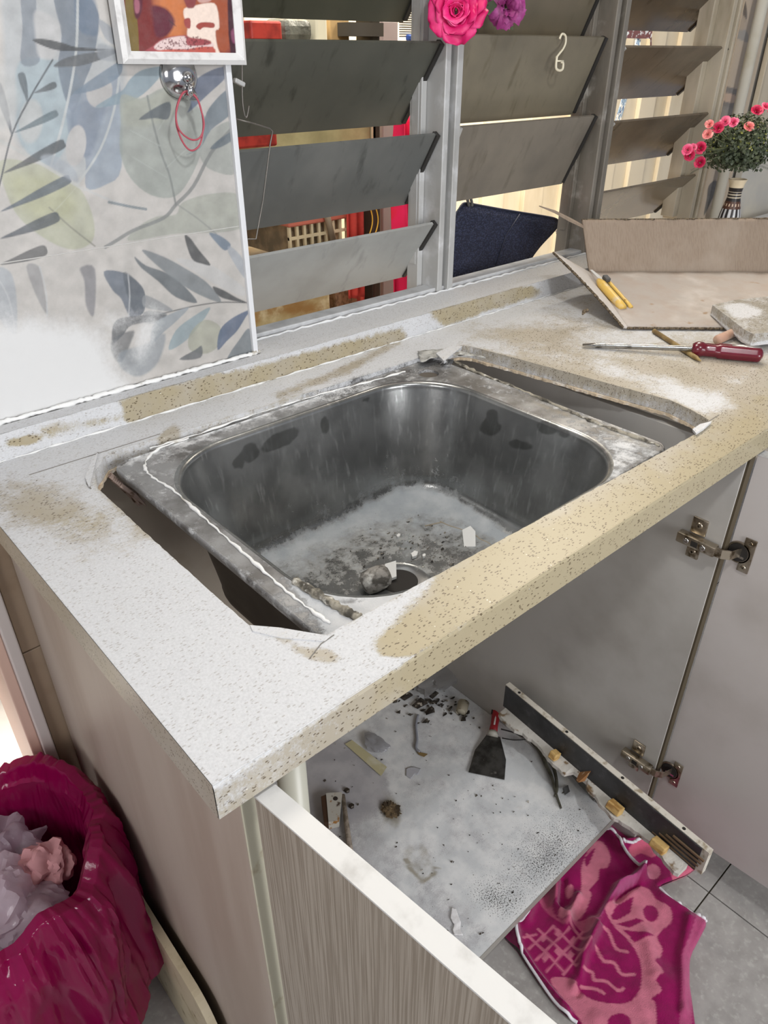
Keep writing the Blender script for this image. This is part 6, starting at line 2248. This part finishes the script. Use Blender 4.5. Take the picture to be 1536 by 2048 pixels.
def photo_paint(P):
    px = pix(P)
    n = len(P)
    C = np.array([lin((112, 40, 38))[:3]] * n)
    Q = lambda pts: [(OFFX + x / SCZ, OFFY + y / SCZ) for x, y in pts]
    lay_ = [([(150, -200), (235, -200), (300, 570), (200, 570)], (112, 92, 40), 2), ([(470, -200), (900, -200), (1230, -200), (1230, 500), (1000, 480), (600, 370), (480, 250)], (150, 76, 48), 10),
            ([(480, -100), (760, -100), (760, 380), (560, 360), (500, 200)], (190, 112, 64), 22), ([(1215, -200), (1400, -200), (1400, 590), (1240, 590)], (60, 24, 36), 3),
            ([(430, 60), (560, 80), (640, 160), (660, 250), (580, 370), (470, 370), (440, 200)], (92, 34, 48), 6), ([(600, 200), (680, 270), (620, 230)], (60, 20, 34), 2),
            ([(360, 570), (440, 470), (560, 390), (800, 360), (980, 400), (1060, 470), (1080, 580)], (150, 70, 74), 3),
            ([(760, 90), (860, 60), (1000, 30), (1090, 60), (1120, 280), (1080, 320), (1100, 480), (1140, 580), (1080, 580), (1030, 420), (860, 390), (790, 360), (800, 240), (760, 180)], (226, 206, 192), 3),
            ([(740, -100), (880, -100), (870, 60), (820, 85), (780, 60)], (128, 58, 58), 3), ([(890, -100), (1060, -100), (1040, 0), (960, 30), (900, 10)], (190, 150, 140), 3),
            ([(880, 270), (930, 230), (1060, 235), (1060, 285), (960, 280), (920, 305)], (150, 66, 56), 2), ([(760, 200), (820, 190), (820, 290), (770, 270)], (150, 70, 66), 2),
            ([(450, 480), (560, 400), (760, 370), (780, 440), (820, 470), (1000, 460), (1050, 440), (1050, 480), (860, 500), (640, 510), (520, 520)], (214, 190, 186), 3),
            ([(450, 530), (620, 505), (820, 520), (820, 580), (450, 580)], (186, 92, 78), 3), ([(820, 500), (1050, 480), (1060, 580), (820, 580)], (178, 82, 70), 3),
            ([(240, -100), (320, -100), (330, 80), (290, 190), (250, 150)], (84, 28, 44), 4), ([(1240, 320), (1310, 280), (1330, 420), (1260, 440)], (126, 70, 96), 4), ([(250, 0), (300, 10), (300, 120), (260, 130)], (150, 90, 104), 3)]
    for pts, c, so in lay_:
        k = cover(px, ('poly', crs(Q(pts), 3)), so)[:, None]
        C = C * (1 - k) + np.array(lin(c)[:3]) * k
    nz = vnoise(px, .35, 2, 2)
    cake = cover(px, ('poly', Q([(460, 500), (560, 400), (900, 370), (1050, 450), (1000, 500), (700, 520)])), 3) * (nz > .56)
    C = C * (1 - cake[:, None] * .7) + np.array(lin((96, 40, 44))[:3]) * cake[:, None] * .7
    C *= (.9 + .2 * vnoise(px, .2, 5, 2))[:, None]
    A_ = np.ones((n, 4))
    A_[:, :3] = C
    Mk = np.zeros((n, 4))
    Mk[:, 3] = 1
    return {'print': A_, 'mask': Mk}


U_, V_ = int(W_ / .0007), int(Hh / .0007)
MB().grid(U_, V_, lambda u, v: FP(bw * .9 + (W_ - 1.8 * bw) * u, bw * .9 + (Hh - 1.8 * bw) * v, FY + .0075)).build('photo', painted_mat('photo_print', .3, var=0.02), fr_, paint=photo_paint, fix=False)
MB().add([FP(.004, .004, FY + .010), FP(W_ - .004, .004, FY + .010), FP(W_ - .004, Hh - .004, FY + .010), FP(.004, Hh - .004, FY + .010),
          FP(.004, .004, FY + .017), FP(W_ - .004, .004, FY + .017), FP(W_ - .004, Hh - .004, FY + .017), FP(.004, Hh - .004, FY + .017)], BOXF).build('backing', CAVITY, fr_)

# chrome suction hook with a pink rubber band
hk = Vector(ony(356, 152, WY))
hh = empty('suction_hook', (hk.x, WY - .01, hk.z - .02), 'round chrome suction hook on the tiles under the picture frame', 'hook')
MB().lathe([(0, .014), (.010, .0135), (.019, .010), (.0235, .004), (.0245, .0005), (.0225, 0)], (hk.x, WY - .0005, hk.z), 36, (0, -1, 0)).build('cup', CHROME, hh, smooth=True)
MB().lathe([(0, .006), (.0060, .005), (.0065, 0)], (hk.x + .004, WY - .015, hk.z - .001), 20, (0, -1, 0)).build('button', CHROME, hh, smooth=True)
hb = Vector(ony(370, 190, WY - .022))
MB().tube([(hk.x + .006, WY - .012, hk.z - .012), (hk.x + .008, WY - .020, hk.z - .022), (hb.x, WY - .026, hb.z - .002), (hb.x + .001, WY - .034, hb.z + .002), (hb.x + .001, WY - .037, hb.z + .010)], [.0055, .0045, .0038, .0034, .0026], 12).build('prong', CHROME, hh, smooth=True)
bnd = mat('pink_rubber', (168, 74, 86), .5)


def loopband(name, pts, y, r):
    P = crs([tuple(ony(u, v, y + (.004 if k in (0,) else 0))) for k, (u, v) in enumerate(pts)], 8, True)
    return MB().tube(P, r, 8, closed=True)


mb = loopband('a', [(370, 184), (357, 205), (352, 235), (360, 262), (382, 279), (400, 275), (408, 250), (402, 220), (392, 195)], WY - .030, .0011)
t_ = loopband('b', [(368, 184), (354, 212), (353, 250), (366, 285), (382, 301), (398, 292), (405, 268), (406, 240), (398, 205), (386, 188)], WY - .027, .0011)
mb.add(t_.v, t_.f)
rbn = mb.build('rubber_band', bnd, smooth=True)
tag(rbn, 'pink rubber band looped twice over the chrome suction hook', 'rubber band')
# bent wire rack hanging at the left of the window
WIRE = mat('grey_wire', (112, 108, 102), .4, .6)
P = [ony(u, v, .655) for u, v in [(484, 128), (485, 205), (492, 236), (498, 212)]]
mb = MB().tube(crs([tuple(p) for p in P], 4, False), .0012, 8)
P = [ony(u, v, .655) for u, v in [(472, 238), (500, 245), (540, 257), (545, 263), (540, 290), (526, 400), (512, 478), (488, 478)]]
mb.tube([tuple(p) for p in P], .0012, 8)
wr_ = mb.build('wire_rack', WIRE, smooth=True)
tag(wr_, 'bent grey wire rack hanging at the left edge of the window', 'wire rack')
MB().xbox(Matrix.Translation(ony(478, 165, .657)) @ Matrix.Rotation(.4, 4, 'Y'), (.016, .008, .006), .0015).build('clip', ALU, wr_)
# cream plastic S-hook on the middle louvre
BY = .662
hp_ = crs([tuple(ony(u, v, BY)) for u, v in [(1119, 78), (1124, 68), (1131, 72), (1131, 86), (1126, 98), (1119, 107), (1112, 116)]], 6, False)
mb = MB().tube(hp_, .0019, 10)
hp_ = crs([tuple(ony(u, v, BY - .001)) for u, v in [(1114, 112), (1112, 130), (1113, 138), (1119, 141), (1125, 138), (1126, 126), (1122, 124)]], 6, False)
mb.tube(hp_, .0022, 10)
hp_ = [ony(1113, 122, BY - .002), ony(1127, 122, BY - .002)]
mb.tube(hp_, .0014, 8)
sh = mb.build('plastic_hook', mat('cream_plastic_hook', (222, 214, 190), .4), smooth=True)
tag(sh, 'small cream plastic hook hanging on the middle louvre blade', 'hook')
# navy quilted pouch behind the first mullion
NAVY = bpy.data.materials.new('navy_quilted_fabric')
nt, pb, out_ = nodes_of(NAVY)
nb = NB(nt)
nb.put(nb.mix(nb.ramp(nb.vor(260, (1, 1, 1.3)), .2, .6), lin((52, 58, 84)), lin((24, 28, 48))), pb.inputs['Base Color'])
pb.inputs['Roughness'].default_value = .8
nt.links.new(nb.bump(nb.vor(260, (1, 1, 1.3)), .8, .002), pb.inputs['Normal'])
po = empty('quilted_pouch', (1.15, .765, .945), 'navy quilted fabric pouch hanging behind the louvres by its loop', 'pouch')
outl = crs([(922, 412), (932, 406), (950, 409), (1010, 420), (1085, 432), (1112, 438), (1118, 447), (1108, 462), (1080, 492), (1060, 520), (1040, 560), (960, 585), (876, 600), (872, 560), (880, 505), (900, 450)], 3)
Pp = [ony(u, v, .765) for u, v in outl]
V, F, lp = patch([(p[0], p[2]) for p in Pp], step=.006)
dd = -sdf(V, lp[0])
mb = MB()
thk = np.minimum(.006, np.sqrt(np.maximum(dd, 0)) * .05) + .0015
mb.add([(x, .765 - t, z) for (x, z), t in zip(V, thk)], F.tolist())
mb.add([(x, .765 + t * .3, z) for (x, z), t in zip(V, thk)], [f[::-1] for f in F.tolist()])
m = len(lp[0])
mb.add([(x, .765 - .0015, z) for x, z in lp[0]] + [(x, .765 + .0005, z) for x, z in lp[0]], [(i, (i + 1) % m, (i + 1) % m + m, i + m) for i in range(m)])
mb.build('body', NAVY, po, smooth=True, fix=False)
NV2 = mat('navy_piping', (30, 34, 52), .6)
MB().tube([ony(u, v, .762) for u, v in outl], .0022, 8, closed=True).build('piping', NV2, po, smooth=True)
MB().tube([tuple(ony(u, v, .756)) for u, v in [(1040, 428), (1012, 470), (992, 530)]], .0012, 6).build('seam', NV2, po, smooth=True)
MB().tube(crs([tuple(ony(u, v, .755)) for u, v in [(938, 412), (934, 395), (930, 385), (938, 388), (943, 402), (944, 412)]], 5, False), .003, 8).build('loop', mat('grey_loop', (84, 84, 82), .6), po, smooth=True)
MB().tube([tuple(ony(u, v, .75)) for u, v in [(922, 372), (933, 388), (948, 376), (968, 371)]], .0012, 6).build('hook_wire', WIRE, po, smooth=True)
# scrap of white cloth by the mullion
p = ony(898, 480, .70)
crumple('cloth_scrap', p[0], p[1], p[2] - .02, .010, .006, .022, mat('dirty_white_cloth', (176, 172, 162), .9), 5.5, 'small dirty white cloth scrap tied at the foot of the first mullion', 'cloth scrap', 3)

# ================================================================= LOWER LEFT: bin with bags, board
bin_ = empty('waste_bin', (-.137, .47, 0), 'grey green plastic waste bin beside the cabinet side panel', 'bin')
BX, BYc = -.140, .452
MB().lathe([(.0, 0.002), (.105, .002), (.112, .008), (.134, .392), (.138, .394), (.138, .400), (.131, .400), (.108, .012), (0, .012)], (BX, BYc, 0), 64).build('body', mat('grey_green_plastic', (132, 142, 134), .4), bin_, smooth=True)
MAG = bag_mat('magenta_bag_film', (150, 8, 78), .17, .42, 1, .30, (1, 1, .3))
bc1, bc2, bc3 = creases(21, 6, (1.2, 2.6)), creases(34, 7, (3.5, 8)), creases(77, 6, (2, 5))


def bagpt(u, v):
    a = 2 * math.pi * u
    # v 0: deep inside, middle: rim, 1: lower edge of the outer skirt
    prof_ = [(.070, .13), (.104, .22), (.118, .30), (.121, .37), (.124, .420), (.136, .452), (.152, .450), (.163, .422), (.168, .375), (.170, .32), (.172, .26), (.175, .205), (.178, .165)]
    t = v * (len(prof_) - 1)
    i = min(int(t), len(prof_) - 2)
    f = t - i
    r = prof_[i][0] * (1 - f) + prof_[i + 1][0] * f
    z = prof_[i][1] * (1 - f) + prof_[i + 1][1] * f
    c = Vector((math.cos(a), math.sin(a), 0))
    q = Vector((c.x * 1.5, c.y * 1.5, z * 3.2))
    q3 = Vector((c.x * 2.6, c.y * 2.6, z * 1.6))
    out_w = min(1, max(0, (v - .42) / .2))
    r += (.012 + .022 * out_w) * bc1(q) * 1.5 + .005 * bc2(q) + (.004 + .012 * out_w) * bc3(q3)
    rimw = math.exp(-((v - .45) / .16) ** 2)
    z += rimw * (.030 * mnoise.noise(Vector((c.x * 1.8, c.y * 1.8, 7))) + .007 * bc3(q3)) + .003 * bc2(q)
    if v > .85:
        z += (v - .85) / .15 * (.05 * mnoise.noise(Vector((c.x * 2.2, c.y * 2.2, 2))) + .03 * bc3(q3))
    if .30 < v < .62:
        r = r if v < .40 else max(r, .142 if v > .47 else r)
        z = max(z, .404) if .40 < v < .58 else z
    if v > .5:
        r = max(r, .143)
    else:
        r = min(r, .126)if v < .36 else r
    x, y = BX + r * c.x, BYc + r * c.y * 1.03
    if x > .022:
        x = .022 - .0015 * abs(math.sin(z * 90))
    return (x, y, z)


mb = MB().grid(380, 120, bagpt, wrapu=True)
o = mb.build('bin_bag', MAG, auto=40)
tag(o, 'large magenta plastic bag lining the bin and folded over its rim', 'bag')
LIL = bag_mat('lilac_clear_film', (232, 214, 226), .10, .5, .85, .8)
crumple('clear_bag', BX - .020, BYc - .030, .285, .078, .072, .060, LIL, 12, 'crumpled translucent lilac plastic bag at the front of the bin', 'bag', 5, 1.0, .42)
crumple('clear_bag', BX + .012, BYc + .050, .300, .070, .048, .052, bag_mat('greyish_clear_film', (190, 170, 184), .12, .5, .8, .8), 3, 'crumpled translucent grey bag behind the lilac bag in the bin', 'bag', 5, 1.0, .42)
crumple('dark_bag', BX - .075, BYc + .015, .30, .038, .04, .045, bag_mat('dark_violet_film', (60, 44, 66), .2, .2, 1, .4), 6, 'small dark violet plastic bag at the left inside the bin', 'bag', 4)
crumple('tissue', BX + .062, BYc - .008, .335, .034, .036, .030, mat('pink_tissue', (204, 150, 154), .9, bump=(50, .4, .003)), 9, 'crumpled pale pink tissue at the right inside the bin', 'tissue', 4, .8, .5)
# cream board with a rounded end, standing between bin and cabinet
mb = MB()
out2 = []
zt = .262
ya, yb = .52, .235
for i in range(8):
    out2.append((ya - (ya - yb) * i / 7, zt - .012 * i / 7))
for i in range(1, 12):
    a = math.pi / 2 * i / 11
    out2.append((yb - .06 * math.sin(a), zt - .012 - .075 * (1 - math.cos(a))))
out2 += [(yb - .068, .1), (yb - .07, .001), (ya, .001)]
mb.prism(out2, .006, .0175, lambda x, y, z: (z, x, y))
o = mb.build('leaning_board', mat('cream_stone_board', (196, 184, 156), .5, var=[((170, 156, 124), 30, .5, .7), ((120, 104, 76), 60, .66, .72)]))
tag(o, 'cream board with a rounded corner standing between bin and cabinet', 'board')

# ================================================================= TOWEL ON THE FLOOR
def t2(pts):
    return [(980 + x / 2.763, 1340 + y / 2.763) for x, y in pts]


TOW = t2([(70, 1470), (110, 1430), (250, 1270), (330, 1190), (440, 1080), (560, 960), (640, 890), (660, 845), (840, 900), (1000, 940), (1165, 1045), (1100, 1130), (1010, 1170), (930, 1213), (1000, 1280), (1120, 1360), (1192, 1402), (1150, 1500), (1104, 1600), (1100, 1750), (1100, 2100), (620, 2140), (480, 1956), (380, 1880), (240, 1690), (150, 1560)])
TWo = [onz(u, v, 0)[:2] for u, v in TOW]
V, F, lp = patch(crs(TWo, 3).tolist(), step=.0025)
PXT = pix(np.concatenate([V, np.zeros((len(V), 1))], 1))


def fold(pxy, path, w, h):
    d = sdline(pxy, np.array(t2(path)))
    return h * np.exp(-(d / w) ** 2)


dd = -sdf(V, lp[0])
Zt = .004 + .012 * vnoise(V, 12, 1, 2) + .010 * np.clip(vnoise(V, 22, 3, 2) - .45, 0, 1) * 2
for path, w, h in (([(640, 905), (740, 1060), (830, 1165)], 9, .022), ([(830, 1165), (700, 1230), (620, 1380), (540, 1560)], 8, .026), ([(360, 1190), (350, 1330), (420, 1420)], 9, .022), ([(480, 1270), (430, 1390)], 7, .014),
                   ([(130, 1430), (150, 1560), (240, 1690), (420, 1910)], 8, .020), ([(560, 1420), (500, 1640), (470, 1760)], 10, .016), ([(1090, 1400), (1050, 1600), (1060, 1900)], 10, .010), ([(250, 1270), (200, 1400)], 8, .02),
                   ([(720, 980), (850, 960), (1000, 990)], 7, .014), ([(860, 1500), (900, 1700)], 14, .008)):
    Zt += fold(PXT, path, w, h)
for path, w, h in (([(800, 1200), (660, 1310), (600, 1430)], 6, .018), ([(400, 1180), (390, 1340)], 6, .012), ([(470, 1640), (480, 1800)], 7, .008)):
    Zt -= fold(PXT, path, w, h)
Zt = np.maximum(Zt, .0045) * np.clip(dd / .006 + .45, .45, 1)


def towel_paint(P):
    px = pix(np.concatenate([P[:, :2], np.zeros((len(P), 1))], 1))
    n = len(P)
    MG, PK = (138, 10, 80), (196, 112, 132)
    C = np.array([lin(MG)[:3]] * n)

    def lay_poly(pts, col, so=1.6, sm=True):
        nonlocal C
        q = t2(pts)
        k = cover(px, ('poly', crs(q, 3) if sm else q), so)[:, None]
        C = C * (1 - k) + np.array(lin(col)[:3]) * k

    def lay_line(pts, w, col, sm=True):
        nonlocal C
        q = t2(pts)
        k = cover(px, ('line', crs(q, 3, False) if sm else q, w / 2.763), 1.6)[:, None]
        C = C * (1 - k) + np.array(lin(col)[:3]) * k
    lay_poly([(560, 980), (620, 968), (662, 1050), (640, 1112), (600, 1122), (592, 1180), (542, 1232), (556, 1262), (512, 1372), (450, 1422), (382, 1412), (372, 1372), (440, 1332), (482, 1270), (500, 1200), (500, 1110)], PK)
    lay_poly([(520, 1060), (575, 1000), (560, 1050), (530, 1110)], MG)
    lay_poly([(400, 1180), (480, 1150), (500, 1220), (470, 1290), (400, 1340), (380, 1270)], MG)
    lay_poly([(415, 1220), (450, 1205), (455, 1260), (425, 1280)], PK)
    lay_poly([(800, 1220), (872, 1232), (912, 1290), (985, 1340), (996, 1410), (952, 1450), (916, 1500), (946, 1560), (930, 1610), (900, 1632), (948, 1690), (918, 1722), (906, 1745), (936, 1800), (882, 1840), (906, 1880), (880, 2100), (560, 2100), (500, 1956), (400, 1830), (330, 1720), (440, 1722), (500, 1800), (600, 1850), (740, 1860), (820, 1790), (822, 1620), (720, 1470), (660, 1390), (620, 1350), (690, 1290)], PK)
    lay_poly([(838, 1350), (860, 1322), (900, 1325), (922, 1360), (915, 1400), (880, 1412), (848, 1392)], MG)
    lay_poly([(690, 1325), (785, 1278), (768, 1365), (700, 1402), (655, 1400)], MG, 1.4, False)
    lay_poly([(690, 1425), (800, 1398), (842, 1412), (765, 1448)], MG, 1.4, False)
    lay_poly([(722, 1455), (905, 1490), (790, 1527)], MG, 1.4, False)
    lay_poly([(650, 1940), (720, 1915), (770, 1950), (760, 2010), (660, 2010)], MG)
    lay_poly([(850, 945), (1000, 975), (1200, 1040), (1100, 1140), (1010, 1175), (990, 1130), (1008, 1060), (940, 1030), (890, 1062), (830, 1030), (780, 1050), (765, 1000)], (196, 96, 120))
    lay_poly([(850, 1120), (890, 1092), (932, 1120), (925, 1165), (880, 1172), (852, 1150)], (190, 110, 132))
    lay_poly([(1130, 1378), (1200, 1400), (1155, 1500), (1110, 1600), (1110, 2150), (1036, 2150), (1045, 1600), (1092, 1500)], (168, 72, 112), 1.6, False)
    lay_poly([(780, 1150), (835, 1170), (762, 1222), (642, 1312), (604, 1400), (570, 1400), (640, 1290), (702, 1200)], (162, 70, 116))
    lay_poly([(260, 1285), (350, 1195), (362, 1290), (335, 1340), (392, 1422), (520, 1402), (600, 1380), (562, 1450), (530, 1500), (450, 1432), (400, 1440)], (176, 80, 112))
    for a_, b2 in (((200, 1480), (400, 1680)), ((260, 1450), (470, 1660)), ((340, 1440), (505, 1600)), ((430, 1430), (535, 1560)), ((345, 1440), (210, 1560)), ((430, 1460), (250, 1620)), ((505, 1480), (310, 1680)), ((535, 1560), (400, 1700)), ((180, 1500), (250, 1480))):
        lay_line([a_, b2], 13, (190, 104, 128), False)
    for c_ in ((290, 1500), (370, 1480), (455, 1520), (370, 1580), (300, 1610), (440, 1600)):
        lay_poly([(c_[0], c_[1] - 26), (c_[0] + 20, c_[1]), (c_[0], c_[1] + 26), (c_[0] - 20, c_[1])], (190, 104, 128), 1.4, False)
    for ln_ in ([(620, 1450), (650, 1470), (690, 1560), (750, 1580)], [(580, 1560), (620, 1630), (680, 1640), (720, 1700), (790, 1700)], [(510, 1680), (560, 1690), (570, 1730), (640, 1740), (700, 1790), (730, 1780)], [(500, 1770), (580, 1780), (625, 1805)], [(640, 1370), (700, 1450), (760, 1500)]):
        lay_line(ln_, 17, PK)
    C = C * (.86 + .28 * vnoise(P, 160, 3, 2))[:, None]
    A_ = np.ones((n, 4))
    A_[:, :3] = C
    Mk = np.zeros((n, 4))
    Mk[:, 3] = 1
    return {'print': A_, 'mask': Mk}


TWM2 = bpy.data.materials.new('terry_towel')
nt, pb, out_ = nodes_of(TWM2)
nb = NB(nt)
nb.put(nb.attr('print').outputs['Color'], pb.inputs['Base Color'])
pb.inputs['Roughness'].default_value = .95
pb.inputs['Sheen Weight'].default_value = .25
pb.inputs['Specular IOR Level'].default_value = .1
nt.links.new(nb.bump(nb.noise(650, 3), .7, .0015), pb.inputs['Normal'])
tw = empty('towel', (TWo[0][0] + .1, TWo[0][1] - .1, 0), 'magenta and pink flower patterned towel crumpled on the floor tiles', 'towel')
mb = MB().add([(x, y, z) for (x, y), z in zip(V, Zt)], F.tolist())
m = len(lp[0])
bz = Zt[:m]
mb.add([(x, y, z) for (x, y), z in zip(lp[0], np.full(m, .0024))] + [(x, y, .0004) for x, y in lp[0]], [(i, (i + 1) % m, (i + 1) % m + m, i + m) for i in range(m)])
mb.build('cloth', TWM2, tw, paint=towel_paint, smooth=True, fix=False)


def zat(x, y):
    i = int(np.argmin((V[:, 0] - x) ** 2 + (V[:, 1] - y) ** 2))
    return Zt[i]


WPI = mat('white_piping', (222, 218, 222), .8)
for path in ([(612, 912), (680, 950), (740, 1060), (810, 1140), (832, 1162)], [(130, 1430), (150, 1540), (240, 1690), (380, 1880), (480, 1956)], [(932, 1215), (1000, 1282), (1120, 1362), (1192, 1403)], [(720, 985), (780, 985), (850, 960), (960, 960)], [(130, 1415), (195, 1392), (225, 1320), (255, 1262)]):
    q = crs([tuple(onz(980 + x / 2.763, 1340 + y / 2.763, 0)[:2]) for x, y in path], 14, False)
    MB().tube([(p[0], p[1], zat(*p) + .0012) for p in q], .0030, 8).build('piping', WPI, tw, smooth=True)
